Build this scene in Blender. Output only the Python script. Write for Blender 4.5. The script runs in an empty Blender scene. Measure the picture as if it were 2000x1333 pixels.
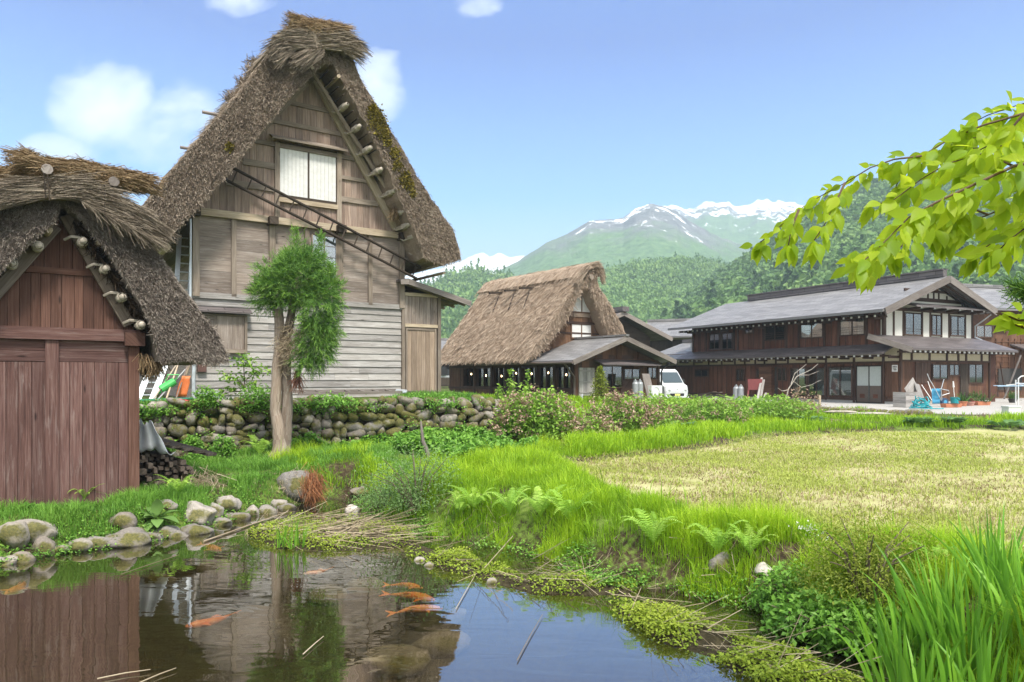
import bpy, math, random
import numpy as np
from mathutils import Vector, Matrix
random.seed(11)
RG = np.random.default_rng(11)
SC = bpy.context.scene
COL = SC.collection
F, HY, CZ = 1400.0, 735.0, 2.1          # focal length and horizon in photo pixels, eye height over the pond
V3 = lambda *a: Vector(a)

def at(px, py, d):
    return Vector(((px - 1000) / F * d, d, CZ - (py - HY) / F * d))
def onz(px, py, z=0.0):
    return at(px, py, (CZ - z) * F / (py - HY))

# ------------------------------------------------------------------ frames: a along a wall, b out of it, c up
class Frame:
    def __init__(s, o, u):
        s.o = Vector(o); s.u = Vector((u[0], u[1], 0)).normalized(); s.n = Vector((s.u.y, -s.u.x, 0)); s.k = Vector((0, 0, 1))
    def __call__(s, a, b, c):
        return s.o + s.u * a + s.n * b + s.k * c
    def px(s, px, py, b=0.0):
        """photo pixel -> (a, c) on the plane b"""
        r = Vector(((px - 1000) / F, 1, (HY - py) / F)); cam = Vector((0, 0, CZ))
        o = s.o + s.n * b
        t = (o - cam).dot(s.n) / r.dot(s.n)
        p = cam + r * t - s.o
        return p.dot(s.u), p.z
    def rect(s, x0, y0, x1, y1, b=0.0):
        ym, xm = (y0 + y1) / 2, (x0 + x1) / 2
        a0, a1 = s.px(x0, ym, b)[0], s.px(x1, ym, b)[0]
        c1, c0 = s.px(xm, y0, b)[1], s.px(xm, y1, b)[1]
        return a0, a1, c0, c1

# ------------------------------------------------------------------ mesh collector
class MB:
    def __init__(s):
        s.V = []; s.n = 0; s.L = []; s.S = []; s.R = []; s.U = []
    def add(s, verts, faces, uvs=None, rnd=None):
        """verts list of 3-vectors, faces list of index tuples, uvs per face list of (u,v)"""
        v = np.array([tuple(p) for p in verts], dtype=np.float64).reshape(-1, 3)
        r = random.random() if rnd is None else rnd
        for i, f in enumerate(faces):
            s.L.append(np.array(f, dtype=np.int32) + s.n); s.S.append(np.array([len(f)], dtype=np.int32))
            s.R.append(np.array([r]))
            if uvs is None:
                s.U.append(np.zeros((len(f), 2)))
            else:
                s.U.append(np.array(uvs[i], dtype=np.float64).reshape(-1, 2))
        s.V.append(v); s.n += len(v)
        return s
    def soup(s, V, Fc, rnd, uv=None):
        """numpy: V (n,3), Fc (m,k), rnd (m,)"""
        Fc = np.asarray(Fc, dtype=np.int32); k = Fc.shape[1]
        s.L.append((Fc + s.n).ravel()); s.S.append(np.full(len(Fc), k, dtype=np.int32)); s.R.append(np.asarray(rnd, dtype=np.float64))
        s.U.append(np.zeros((Fc.size, 2)) if uv is None else np.asarray(uv)[Fc.ravel()])
        s.V.append(np.asarray(V, dtype=np.float64)); s.n += len(V)
        return s
    def hexa(s, P, ax, rnd=None):
        """8 corners P[i][j][k] flattened i*4+j*2+k; ax = index of the long axis for the grain"""
        idx = lambda i, j, k: i * 4 + j * 2 + k
        fs = [((0,0,0),(0,0,1),(0,1,1),(0,1,0)), ((1,0,0),(1,1,0),(1,1,1),(1,0,1)),
              ((0,0,0),(1,0,0),(1,0,1),(0,0,1)), ((0,1,0),(0,1,1),(1,1,1),(1,1,0)),
              ((0,0,0),(0,1,0),(1,1,0),(1,0,0)), ((0,0,1),(1,0,1),(1,1,1),(0,1,1))]
        P = [Vector(p) for p in P]
        L = [(P[4] - P[0]).length, (P[2] - P[0]).length, (P[1] - P[0]).length]
        ou, ov = random.random() * 50, random.random() * 50
        faces, uvs = [], []
        for f in fs:
            faces.append(tuple(idx(*q) for q in f))
            oth = [q for q in range(3) if q != ax]
            uvs.append([(ou + q[ax] * L[ax], ov + q[oth[0]] * L[oth[0]] + q[oth[1]] * L[oth[1]]) for q in f])
        if (P[4] - P[0]).cross(P[2] - P[0]).dot(P[1] - P[0]) < 0:
            faces = [f[::-1] for f in faces]; uvs = [u[::-1] for u in uvs]
        return s.add(P, faces, uvs, rnd)
    def fbox(s, fr, a0, a1, b0, b1, c0, c1, rnd=None, ax=None):
        P = [fr(a, b, c) for a in (a0, a1) for b in (b0, b1) for c in (c0, c1)]
        L = [abs(a1 - a0), abs(b1 - b0), abs(c1 - c0)]
        return s.hexa(P, L.index(max(L)) if ax is None else ax, rnd)
    def bar(s, p0, p1, w, h=None, up=(0, 0, 1), rnd=None):
        p0, p1, up = Vector(p0), Vector(p1), Vector(up); h = h or w
        d = (p1 - p0).normalized(); sd = d.cross(up)
        if sd.length < 1e-4: sd = d.cross(Vector((1, 0, 0)))
        sd.normalize(); u2 = sd.cross(d)
        P = [q + sd * (w * (j - .5)) + u2 * (h * (k - .5)) for q in (p0, p1) for j in (0, 1) for k in (0, 1)]
        return s.hexa(P, 0, rnd)
    def prism(s, pts, ext, rnd=None):
        """closed loop of 3-D points, pushed along ext"""
        n = len(pts); ext = Vector(ext); pts = [Vector(p) for p in pts]; q = [p + ext for p in pts]
        ou = random.random() * 40
        o = pts[0]; e1 = (pts[1] - o).normalized(); nn = ext.normalized(); e2 = nn.cross(e1)
        uv = [(ou + (p - o).dot(e1), (p - o).dot(e2)) for p in pts]
        faces = [tuple(range(n)), tuple(range(2 * n - 1, n - 1, -1))]; uvs = [uv, uv[::-1]]
        for i in range(n):
            j = (i + 1) % n
            l = (pts[j] - pts[i]).length
            faces.append((j, i, n + i, n + j)); uvs.append([(ou + l, 0), (ou, 0), (ou, ext.length), (ou + l, ext.length)])
        return s.add(pts + q, faces, uvs, rnd)
    def tube(s, pts, rad, n=8, rnd=None, caps=True):
        pts = [Vector(p) for p in pts]; m = len(pts)
        rad = rad if hasattr(rad, '__len__') else [rad] * m
        V, faces, uvs = [], [], []; ref = Vector((0.31, 0.17, 0.93)); ln = 0; ou = random.random() * 30
        fr0 = None; lens = []
        for i, p in enumerate(pts):
            d = (pts[min(i + 1, m - 1)] - pts[max(i - 1, 0)]).normalized()
            x = (fr0 if fr0 is not None else ref); x = (x - d * x.dot(d))
            if x.length < 1e-3: x = d.orthogonal()
            x.normalize(); fr0 = x; y = d.cross(x)
            if i: ln += (p - pts[i - 1]).length
            lens.append(ln)
            for k in range(n):
                t = 2 * math.pi * k / n
                V.append(p + (x * math.cos(t) + y * math.sin(t)) * rad[i])
        for i in range(m - 1):
            for k in range(n):
                k2 = (k + 1) % n
                faces.append((i * n + k, i * n + k2, (i + 1) * n + k2, (i + 1) * n + k))
                w = 2 * math.pi / n * max(rad[i], .01)
                uvs.append([(ou + lens[i], k * w), (ou + lens[i], (k + 1) * w), (ou + lens[i + 1], (k + 1) * w), (ou + lens[i + 1], k * w)])
        if caps:
            faces.append(tuple(range(n - 1, -1, -1))); uvs.append([(ou, k * .02) for k in range(n)])
            faces.append(tuple(range((m - 1) * n, m * n))); uvs.append([(ou, k * .02) for k in range(n)])
        return s.add(V, faces, uvs, rnd)
    def ball(s, c, r, nu=10, nv=7, rnd=None, jit=0.0):
        c = Vector(c); r = r if hasattr(r, '__len__') else (r, r, r)
        V, faces = [], []
        for j in range(nv + 1):
            ph = math.pi * j / nv
            for i in range(nu):
                th = 2 * math.pi * i / nu; q = 1 + random.uniform(-jit, jit) * (0 < j < nv)
                V.append(c + Vector((r[0] * math.sin(ph) * math.cos(th) * q, r[1] * math.sin(ph) * math.sin(th) * q, r[2] * math.cos(ph) * q)))
        for j in range(nv):
            for i in range(nu):
                i2 = (i + 1) % nu
                faces.append((j * nu + i, (j + 1) * nu + i, (j + 1) * nu + i2, j * nu + i2))
        return s.add(V, faces, None, rnd)
    def build(s, name, mat, parent=None, smooth=False, org=None, attrs=None, flip=False):
        V = np.concatenate(s.V) if s.V else np.zeros((0, 3))
        o = Vector((0, 0, 0))
        if parent is not None: o = WORLD[parent.name]
        elif org is not None: o = Vector(org)
        V = V - np.array(tuple(o))
        L = np.concatenate(s.L); S = np.concatenate(s.S); R = np.concatenate(s.R); U = np.concatenate(s.U)
        me = bpy.data.meshes.new(name)
        me.vertices.add(len(V)); me.vertices.foreach_set('co', V.astype(np.float32).ravel())
        me.loops.add(len(L)); me.loops.foreach_set('vertex_index', L)
        me.polygons.add(len(S)); st = np.concatenate(([0], np.cumsum(S)[:-1])).astype(np.int32)
        me.polygons.foreach_set('loop_start', st)
        me.polygons.foreach_set('use_smooth', np.full(len(S), bool(smooth)))
        uvl = me.uv_layers.new(name='UVMap'); uvl.data.foreach_set('uv', U.astype(np.float32).ravel())
        at_ = me.attributes.new('rnd', 'FLOAT', 'FACE'); at_.data.foreach_set('value', R.astype(np.float32))
        for k, v in (attrs or {}).items():
            t = me.attributes.new(k, 'FLOAT', 'POINT'); t.data.foreach_set('value', np.asarray(v, dtype=np.float32))
        me.update(calc_edges=True)
        if mat is not None: me.materials.append(mat)
        ob = bpy.data.objects.new(name, me); COL.objects.link(ob)
        if parent is not None:
            ob.parent = parent
        else:
            ob.location = o
        WORLD[ob.name] = o
        return ob
WORLD = {}

def tag(o, label=None, cat=None, group=None, kind=None):
    if label: o['label'] = label
    if cat: o['category'] = cat
    if group: o['group'] = group
    if kind: o['kind'] = kind
    return o
def thing(name, loc, label, cat, group=None):
    o = bpy.data.objects.new(name, None); COL.objects.link(o); o.location = Vector(loc); o.empty_display_size = .3
    WORLD[o.name] = Vector(loc)
    return tag(o, label, cat, group)
def dup(root, loc, rz=0.0, sc=1.0, label=None, group=None):
    def cp(o, par):
        c = o.copy(); COL.objects.link(c); c.parent = par
        WORLD[c.name] = Vector(loc)
        for ch in o.children: cp(ch, c)
        return c
    r = cp(root, None); r.location = Vector(loc); r.rotation_euler = (0, 0, rz); r.scale = (sc, sc, sc)
    if label: r['label'] = label
    if group: r['group'] = group
    return r

# ------------------------------------------------------------------ material helper
class M:
    def __init__(s, name, rough=.8, spec=.3):
        s.m = bpy.data.materials.new(name); s.m.use_nodes = True; s.nt = s.m.node_tree; s.N = s.nt.nodes
        s.b = s.N['Principled BSDF']; s.out = s.N['Material Output']
        s.b.inputs['Roughness'].default_value = rough; s.b.inputs['Specular IOR Level'].default_value = spec
    def link(s, a, b): s.nt.links.new(a, b)
    def put(s, sock, v):
        if v is None: return
        if hasattr(v, 'is_output') or isinstance(v, bpy.types.NodeSocket): s.link(v, sock)
        else:
            if sock.type == 'RGBA' and len(v) == 3: v = (*v, 1)
            sock.default_value = v
    def coord(s, k='Object'): return s.N.new('ShaderNodeTexCoord').outputs[k]
    def pos(s): return s.N.new('ShaderNodeNewGeometry').outputs['Position']
    def attr(s, n):
        a = s.N.new('ShaderNodeAttribute'); a.attribute_name = n; return a.outputs['Fac']
    def map(s, v, sc=(1, 1, 1), loc=(0, 0, 0), rot=(0, 0, 0)):
        n = s.N.new('ShaderNodeMapping'); s.link(v, n.inputs['Vector']); n.inputs['Scale'].default_value = sc
        n.inputs['Location'].default_value = loc; n.inputs['Rotation'].default_value = rot; return n.outputs[0]
    def noise(s, v, scale=5, detail=4, rough=.55, dist=0.0, col=False):
        n = s.N.new('ShaderNodeTexNoise'); s.link(v, n.inputs['Vector']); n.inputs['Scale'].default_value = scale
        n.inputs['Detail'].default_value = detail; n.inputs['Roughness'].default_value = rough; n.inputs['Distortion'].default_value = dist
        return n.outputs['Color' if col else 'Fac']
    def vor(s, v, scale=5, feat='F1', out='Distance'):
        n = s.N.new('ShaderNodeTexVoronoi'); n.feature = feat; s.link(v, n.inputs['Vector']); n.inputs['Scale'].default_value = scale; return n.outputs[out]
    def ramp(s, f, stops, interp='LINEAR'):
        n = s.N.new('ShaderNodeValToRGB'); s.put(n.inputs[0], f); e = n.color_ramp.elements; n.color_ramp.interpolation = interp
        while len(e) > 1: e.remove(e[-1])
        for i, (p, c) in enumerate(stops):
            x = e[0] if i == 0 else e.new(p)
            x.position = p; c = (c, c, c) if not hasattr(c, '__len__') else c; x.color = (*c[:3], 1)
        return n.outputs[0]
    def mix(s, f, a, b, mode='MIX'):
        n = s.N.new('ShaderNodeMix'); n.data_type = 'RGBA'; n.blend_type = mode; n.clamp_factor = True
        s.put(n.inputs[0], f); s.put(n.inputs[6], a); s.put(n.inputs[7], b); return n.outputs[2]
    def math(s, op, a, b=0.0, c=None):
        n = s.N.new('ShaderNodeMath'); n.operation = op; s.put(n.inputs[0], a); s.put(n.inputs[1], b)
        if c is not None: s.put(n.inputs[2], c)
        return n.outputs[0]
    def sep(s, v):
        n = s.N.new('ShaderNodeSeparateXYZ'); s.link(v, n.inputs[0]); return n.outputs
    def bump(s, h, strength=.3, dist=.02):
        n = s.N.new('ShaderNodeBump'); n.inputs['Strength'].default_value = strength; n.inputs['Distance'].default_value = dist
        s.link(h, n.inputs['Height']); s.link(n.outputs[0], s.b.inputs['Normal'])
    def col(s, c): s.put(s.b.inputs['Base Color'], c); return s
    def translucent(s, c, fac=.4):
        t = s.N.new('ShaderNodeBsdfTranslucent'); s.put(t.inputs[0], c)
        mx = s.N.new('ShaderNodeMixShader'); mx.inputs[0].default_value = fac
        s.link(s.b.outputs[0], mx.inputs[1]); s.link(t.outputs[0], mx.inputs[2]); s.link(mx.outputs[0], s.out.inputs[0])

def plain(name, c, rough=.6, metal=0.0, var=.15, spec=.4):
    m = M(name, rough, spec); n = m.noise(m.coord('Object'), 9, 5)
    k = m.ramp(n, [(.25, tuple(x * (1 - var) for x in c)), (.75, tuple(min(1, x * (1 + var)) for x in c))])
    m.col(k); m.b.inputs['Metallic'].default_value = metal
    m.put(m.b.inputs['Roughness'], m.ramp(n, [(.3, max(0, rough - .1)), (.7, min(1, rough + .1))]))
    return m.m
def wood(name, dark, mid, light, grain=45, rough=.82, wear=None, bump=.35):
    """boards: uv.x runs along the grain in metres, rnd differs per board"""
    m = M(name, rough, .2); uv = m.coord('UV'); r = m.attr('rnd')
    off = m.N.new('ShaderNodeVectorMath'); off.operation = 'ADD'; m.link(uv, off.inputs[0])
    cmb = m.N.new('ShaderNodeCombineXYZ'); m.link(m.math('MULTIPLY', r, 37.0), cmb.inputs[2]); m.link(cmb.outputs[0], off.inputs[1])
    v = off.outputs[0]
    g = m.noise(m.map(v, (1.1, grain, 1)), 1.6, 6, .62, .4)
    g2 = m.noise(m.map(v, (2.5, grain * 3, 1)), 2.0, 4, .6)
    big = m.noise(m.map(v, (.7, 3.0, 1)), 1.4, 4, .6)
    kn = m.vor(m.map(v, (1.0, 4.5, 1)), 1.3)
    f = m.math('ADD', m.math('MULTIPLY', g, .55), m.math('ADD', m.math('MULTIPLY', big, .3), m.math('MULTIPLY', g2, .15)))
    c = m.ramp(f, [(.30, dark), (.5, mid), (.68, light)])
    c = m.mix(m.ramp(kn, [(.035, .85), (.10, 0)]), c, tuple(x * .35 for x in dark))
    c = m.mix(1.0, c, m.ramp(r, [(0, (.70, .70, .70)), (.35, (.95, .93, .9)), (.7, (1.05, 1.05, 1.04)), (1, (1.25, 1.24, 1.2))]), 'MULTIPLY')
    if wear is not None:
        w = m.noise(m.map(v, (.9, 9, 1)), 2.2, 6, .7, .6)
        c = m.mix(m.ramp(w, [(.54, 0), (.74, .6)]), c, wear)
    m.col(c); m.bump(f, bump, .012)
    return m.m
def leafmat(name, stops, trans=.35, rough=.5, tcol=None, nscale=1.2, gain=1.0):
    """leaf colour varies per leaf and slowly through space"""
    m = M(name, rough, .3); r = m.attr('rnd'); stops = [(p, tuple(min(.9, x * gain) for x in c)) for p, c in stops]
    n = m.noise(m.coord('Object'), nscale, 3)
    f = m.math('ADD', m.math('MULTIPLY', r, .6), m.math('MULTIPLY', n, .45))
    c = m.ramp(f, stops); m.col(c)
    m.translucent(c if tcol is None else m.mix(.6, c, tcol), trans)
    return m.m

# ------------------------------------------------------------------ polygon distance (numpy)
def sdist(poly, X, Y):
    """signed distance, positive outside"""
    P = np.asarray(poly, dtype=float); Q = np.roll(P, -1, 0)
    best = np.full(X.shape, 1e9); ins = np.zeros(X.shape, bool)
    for (x0, y0), (x1, y1) in zip(P, Q):
        dx, dy = x1 - x0, y1 - y0
        t = np.clip(((X - x0) * dx + (Y - y0) * dy) / (dx * dx + dy * dy + 1e-12), 0, 1)
        best = np.minimum(best, np.hypot(X - x0 - t * dx, Y - y0 - t * dy))
        cond = ((y0 > Y) != (y1 > Y)) & (X < (x1 - x0) * (Y - y0) / (y1 - y0 + 1e-12) + x0)
        ins ^= cond
    return np.where(ins, -best, best)
def sm(t, a=0.0, b=1.0):
    t = np.clip((t - a) / (b - a), 0, 1); return t * t * (3 - 2 * t)
_hg = RG.random((256, 256))
def vnoise(X, Y, s=1.0):
    x, y = np.asarray(X) * s + 1000.37, np.asarray(Y) * s + 1000.71
    i, j = np.floor(x).astype(int), np.floor(y).astype(int); fx, fy = x - i, y - j
    fx, fy = fx * fx * (3 - 2 * fx), fy * fy * (3 - 2 * fy)
    g = lambda a, b: _hg[a & 255, b & 255]
    return (g(i, j) * (1 - fx) + g(i + 1, j) * fx) * (1 - fy) + (g(i, j + 1) * (1 - fx) + g(i + 1, j + 1) * fx) * fy - .5
def fbm(X, Y, s=1.0, o=4, g=.5):
    r, a = 0, 1
    for k in range(o): r = r + a * vnoise(X, Y, s * 2.03 ** k); a *= g
    return r
# ================================================================== camera, light, sky
cam = bpy.data.cameras.new('camera'); co = bpy.data.objects.new('camera', cam); COL.objects.link(co); SC.camera = co
co.location = (0, 0, CZ); co.rotation_euler = (math.radians(90), 0, 0)
cam.sensor_width = 36; cam.lens = F / 2000 * 36; cam.shift_y = (HY - 666.5) / 2000; cam.clip_start = .05; cam.clip_end = 30000
SUN_EL, SUN_AZ = math.radians(56), math.radians(158)          # azimuth from +Y (away from camera) clockwise to +X
sd = Vector((math.sin(SUN_AZ) * math.cos(SUN_EL), math.cos(SUN_AZ) * math.cos(SUN_EL), math.sin(SUN_EL)))
sl = bpy.data.lights.new('sun', 'SUN'); so = bpy.data.objects.new('sun', sl); COL.objects.link(so)
sl.energy = 3.0; sl.angle = math.radians(10); sl.color = (1, .95, .87)
so.rotation_euler = (-sd).to_track_quat('-Z', 'Y').to_euler()
so.location = sd * 60
W = bpy.data.worlds.new('World'); SC.world = W; W.use_nodes = True
nt = W.node_tree; bg = nt.nodes['Background']
class WN(M):
    def __init__(s): s.nt = nt; s.N = nt.nodes
w = WN()
sky = nt.nodes.new('ShaderNodeTexSky'); sky.sky_type = 'NISHITA'; sky.sun_disc = False
sky.sun_elevation = SUN_EL; sky.sun_rotation = SUN_AZ; sky.air_density = 1.2; sky.dust_density = .6; sky.ozone_density = 2.0
d = w.coord('Generated'); xs = w.sep(d)
el = w.ramp(xs[2], [(0, (1.9, 1.7, 1.5)), (.08, (1.75, 1.6, 1.5)), (.15, (1.05, 1.2, 1.42)), (.24, (.30, .78, 1.35)), (.42, (.0, .23, .80)), (.8, (.25, .7, 1.4))])
skyc = w.mix(1.0, sky.outputs[0], el, 'MULTIPLY')
# clouds: a few soft banks, in the directions (x, z per unit depth) where the photograph has them
proj = nt.nodes.new('ShaderNodeVectorMath'); proj.operation = 'DIVIDE'
cm = nt.nodes.new('ShaderNodeCombineXYZ')
ay = w.math('MAXIMUM', w.math('ABSOLUTE', xs[1]), .08)
nt.links.new(w.math('DIVIDE', xs[0], ay), cm.inputs[0]); nt.links.new(w.math('DIVIDE', xs[2], ay), cm.inputs[1])
nt.links.new(w.math('MULTIPLY', xs[1], 3.0), cm.inputs[2])
n1 = w.noise(w.map(cm.outputs[0], (1, 1.5, 1)), 6.5, 6, .55, .25)
mask = None
for (cx, cy, rx, ry, a) in ((205, 195, 130, 120, 1.0), (105, 310, 110, 60, .8), (320, 260, 150, 120, .55), (735, 160, 70, 110, .9), (480, 8, 110, 45, .6), (940, 5, 60, 45, .5), (-300, 250, 300, 150, .9), (2500, 200, 300, 130, .8)):
    X0, Z0 = (cx - 1000) / F, (HY - cy) / F
    px = w.map(cm.outputs[0], (F / rx, F / ry, 0), (-X0 * F / rx, -Z0 * F / ry, 0))
    ln = nt.nodes.new('ShaderNodeVectorMath'); ln.operation = 'LENGTH'; nt.links.new(px, ln.inputs[0])
    g = w.math('MULTIPLY', w.ramp(ln.outputs[1 if len(ln.outputs) > 1 else 0], [(0, 1), (.45, .75), (1, 0)]), a)
    mask = g if mask is None else w.math('MAXIMUM', mask, g)
front = w.ramp(xs[1], [(.5, 0), (.53, 1)])
cf = w.math('ADD', w.math('MULTIPLY', mask, .62), w.math('MULTIPLY', w.math('SUBTRACT', n1, .5), 1.5))
cf = w.math('MULTIPLY', w.ramp(cf, [(.12, 0), (.40, .55), (.75, .95)]), w.math('MULTIPLY', w.ramp(mask, [(0.02, 0), (.2, 1)]), front))
skyc = w.mix(cf, skyc, (6.3, 6.6, 7.0))
# bright thin cloud overhead and behind the camera
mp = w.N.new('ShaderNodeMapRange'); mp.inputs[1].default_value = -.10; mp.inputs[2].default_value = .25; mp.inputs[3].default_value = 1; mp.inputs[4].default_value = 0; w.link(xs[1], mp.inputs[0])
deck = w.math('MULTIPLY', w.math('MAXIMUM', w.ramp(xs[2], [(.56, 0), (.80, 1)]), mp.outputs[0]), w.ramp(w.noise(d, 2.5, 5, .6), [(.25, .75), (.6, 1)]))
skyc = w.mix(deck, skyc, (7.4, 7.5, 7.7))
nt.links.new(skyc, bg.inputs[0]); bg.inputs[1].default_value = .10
SC.view_settings.view_transform = 'Standard'; SC.view_settings.look = 'None'; SC.view_settings.exposure = 1.36; SC.view_settings.gamma = 1
cy = SC.cycles; cy.use_denoising = True; cy.max_bounces = 6; cy.transparent_max_bounces = 12; cy.diffuse_bounces = 3; cy.glossy_bounces = 3; cy.volume_bounces = 0
cy.sample_clamp_indirect = 6; cy.caustics_reflective = False; cy.caustics_refractive = False
try: cy.denoiser = 'OPENIMAGEDENOISE'
except Exception: pass

# ================================================================== plan of the ground (from the photograph, at water level)
XY = lambda q, z=0.0: [tuple(onz(x, y, z).xy) for x, y in q]
POND = XY([(-300, 1190), (0, 1106), (130, 1082), (260, 1066), (350, 1047), (450, 1020), (520, 1000), (590, 986), (640, 976), (690, 985), (715, 1003),
           (762, 1024), (827, 1053), (900, 1061), (1000, 1080), (1069, 1097), (1110, 1122), (1180, 1150), (1300, 1160), (1400, 1178),
           (1500, 1200), (1529, 1212), (1580, 1252), (1739, 1284), (1800, 1340), (1900, 1500)]) + [(2.4, 2.2), (1.5, 1.4), (-3, 1.4), (-7.5, 3.0), (-8.2, 5.6)]
ISLES = [XY([(490, 1045), (560, 1018), (700, 1020), (770, 1035), (810, 1062), (740, 1074), (600, 1076), (530, 1068)]),
         XY([(800, 1066), (880, 1085), (960, 1118), (1090, 1133), (1230, 1150), (1230, 1166), (1060, 1158), (960, 1138), (850, 1104), (805, 1085)]),
         XY([(1200, 1176), (1260, 1198), (1400, 1236), (1560, 1290), (1680, 1345), (1520, 1345), (1390, 1284), (1280, 1246), (1205, 1200)])]
PADDY = XY([(1075, 905), (1130, 930), (1200, 960), (1300, 990), (1500, 1026), (1700, 1062), (2000, 1096), (2300, 1130)], .45) + [(21, 9), (26, 20), (22, 22.5)] + \
        XY([(2000, 838), (1700, 840), (1500, 850), (1350, 874), (1200, 890)], .45)
WALLF = [(px, d) for px, d in ((255, 15.0), (300, 15.2), (450, 15.8), (600, 16.6), (800, 17.6), (940, 18.4))]
WALLXY = [((px - 1000) / F * d, d) for px, d in WALLF]
TERR = [(-16, 12.0)] + WALLXY + [(-.25, 20.0), (-.4, 24), (-2.5, 34), (-40, 46), (-40, 12)]
YARD = [(9, 37.5), (13.2, 33.0), (14.6, 28.0), (21, 26.5), (40, 27), (40, 45), (20, 60)]
def ground(X, Y):
    X = np.asarray(X, float); Y = np.asarray(Y, float)
    s = sdist(POND, X, Y)
    z = .47 + .28 * sm(Y, 22, 31) + .3 * sm(Y, 24, 32) * sm(9 - X, 0, 6)
    z = np.where(Y < 3, .6, z) if False else z
    left = sm(-X - 2.2, 0, 1.2) * sm(16 - Y, 0, 2)
    z = z - .1 * left
    z = z + .02 * fbm(X, Y, .8, 3) * sm(40 - Y, 0, 5)
    # raised soft mounds on the right bank
    z = z + .22 * np.exp(-(((X + 3.1) / 1.3) ** 2 + ((Y - 13.6) / 1.3) ** 2)) + .14 * np.exp(-(((X - .2) / 1.3) ** 2 + ((Y - 12.3) / 1.2) ** 2))
    pd = sdist(PADDY, X, Y)
    z = z - .07 * sm(-pd, -.25, .25) * (Y < 26) + .06 * np.exp(-((pd - .6) / .5) ** 2)
    bank = sm(s + .05 * fbm(X, Y, 2.2, 3), -.02, .62)
    z = -.02 + (z + .02) * bank
    z = np.where(s < 0, -.02 - .42 * sm(-s, 0, .9), z)
    for I in ISLES:
        si = sdist(I, X, Y); z = np.maximum(z, .035 - .5 * sm(si, -.1, .6) + .05 * fbm(X, Y, 3, 2) * (si < .1))
    t = sdist(TERR, X, Y)
    z = z + (1.47 - z) * sm(-t, .02, .12) * (Y < 19.6) + (1.47 - z) * sm(-t, -.6, .9) * (Y >= 19.6)
    return z
def gz(x, y): return float(ground(np.array([x]), np.array([y]))[0])

def hit(px, py):
    """where the sight line of a photo pixel meets the ground"""
    d = np.geomspace(3.0, 60, 1500); x = (px - 1000) / F * d; zz = CZ - (py - HY) / F * d
    k = np.argmax(zz <= np.maximum(ground(x, d), 0.0)); return Vector((x[k], d[k], max(0.0, gz(x[k], d[k]))))
# polar sheet, fine near the pond and out to the horizon
ang = np.concatenate([np.radians(np.linspace(-180, -50, 40, endpoint=False)), np.radians(np.linspace(-50, 52, 560, endpoint=False)), np.radians(np.linspace(52, 180, 40))])
rad = np.concatenate([[.02, .7, 1.4, 2.0], np.geomspace(2.6, 26, 330), np.geomspace(26.4, 130, 70)[1:], np.geomspace(140, 2300, 24)])
A, R_ = np.meshgrid(ang, rad); GX, GY = R_ * np.sin(A), R_ * np.cos(A); GZ = ground(GX, GY)
nr, na = GX.shape; ii = np.arange(nr * na).reshape(nr, na)
FQ = np.stack([ii[:-1, :-1], ii[:-1, 1:], ii[1:, 1:], ii[1:, :-1]], -1).reshape(-1, 4)[:, ::-1]
g = M('ground', .95, .1); P = g.pos()
nA = g.noise(P, 1.3, 5, .6); nB = g.noise(P, 14, 5, .65); nC = g.noise(P, 60, 4, .6)
soil = g.ramp(nB, [(.3, (.035, .026, .016)), (.55, (.075, .055, .032)), (.75, (.14, .105, .065))])
turf = g.ramp(g.math('ADD', g.math('MULTIPLY', nB, .6), g.math('MULTIPLY', nA, .4)), [(.3, (.04, .07, .012)), (.5, (.10, .16, .025)), (.7, (.17, .22, .05))])
pad = g.ramp(g.math('ADD', g.math('MULTIPLY', nC, .55), g.math('MULTIPLY', nA, .45)), [(.3, (.19, .21, .055)), (.45, (.33, .33, .12)), (.58, (.46, .41, .23)), (.72, (.58, .50, .36))])
grav = g.ramp(nC, [(.3, (.24, .22, .20)), (.5, (.38, .36, .33)), (.7, (.52, .49, .45))])
mud = g.ramp(nB, [(.3, (.022, .018, .010)), (.6, (.06, .05, .026)), (.8, (.11, .09, .05))])
edge = g.math('MULTIPLY', g.math('SUBTRACT', nB, .5), .8)
c = g.mix(g.ramp(g.math('ADD', nA, edge), [(.42, 0), (.58, 1)]), soil, turf)
jag = lambda a: g.ramp(g.math('ADD', g.attr(a), edge), [(.35, 0), (.65, 1)])
c = g.mix(jag('paddy'), c, pad); c = g.mix(jag('yard'), c, grav); c = g.mix(jag('mud'), c, mud)
g.col(c); g.bump(g.math('ADD', nB, g.math('MULTIPLY', nC, .5)), .6, .03)
sP = sdist(POND, GX, GY); isl = np.minimum.reduce([sdist(I, GX, GY) for I in ISLES])
mudm = np.maximum(sm(-sP, -.25, .05), 0) ; mudm = np.clip(mudm, 0, 1)
mb = MB(); mb.soup(np.stack([GX.ravel(), GY.ravel(), GZ.ravel()], -1), FQ, RG.random(len(FQ)))
go = mb.build('ground', g.m, smooth=True, attrs={'paddy': sm(-sdist(PADDY, GX, GY), -.2, .5).ravel(), 'yard': sm(-sdist(YARD, GX, GY), -.6, .6).ravel(), 'mud': mudm.ravel()})
tag(go, kind='structure')

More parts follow.
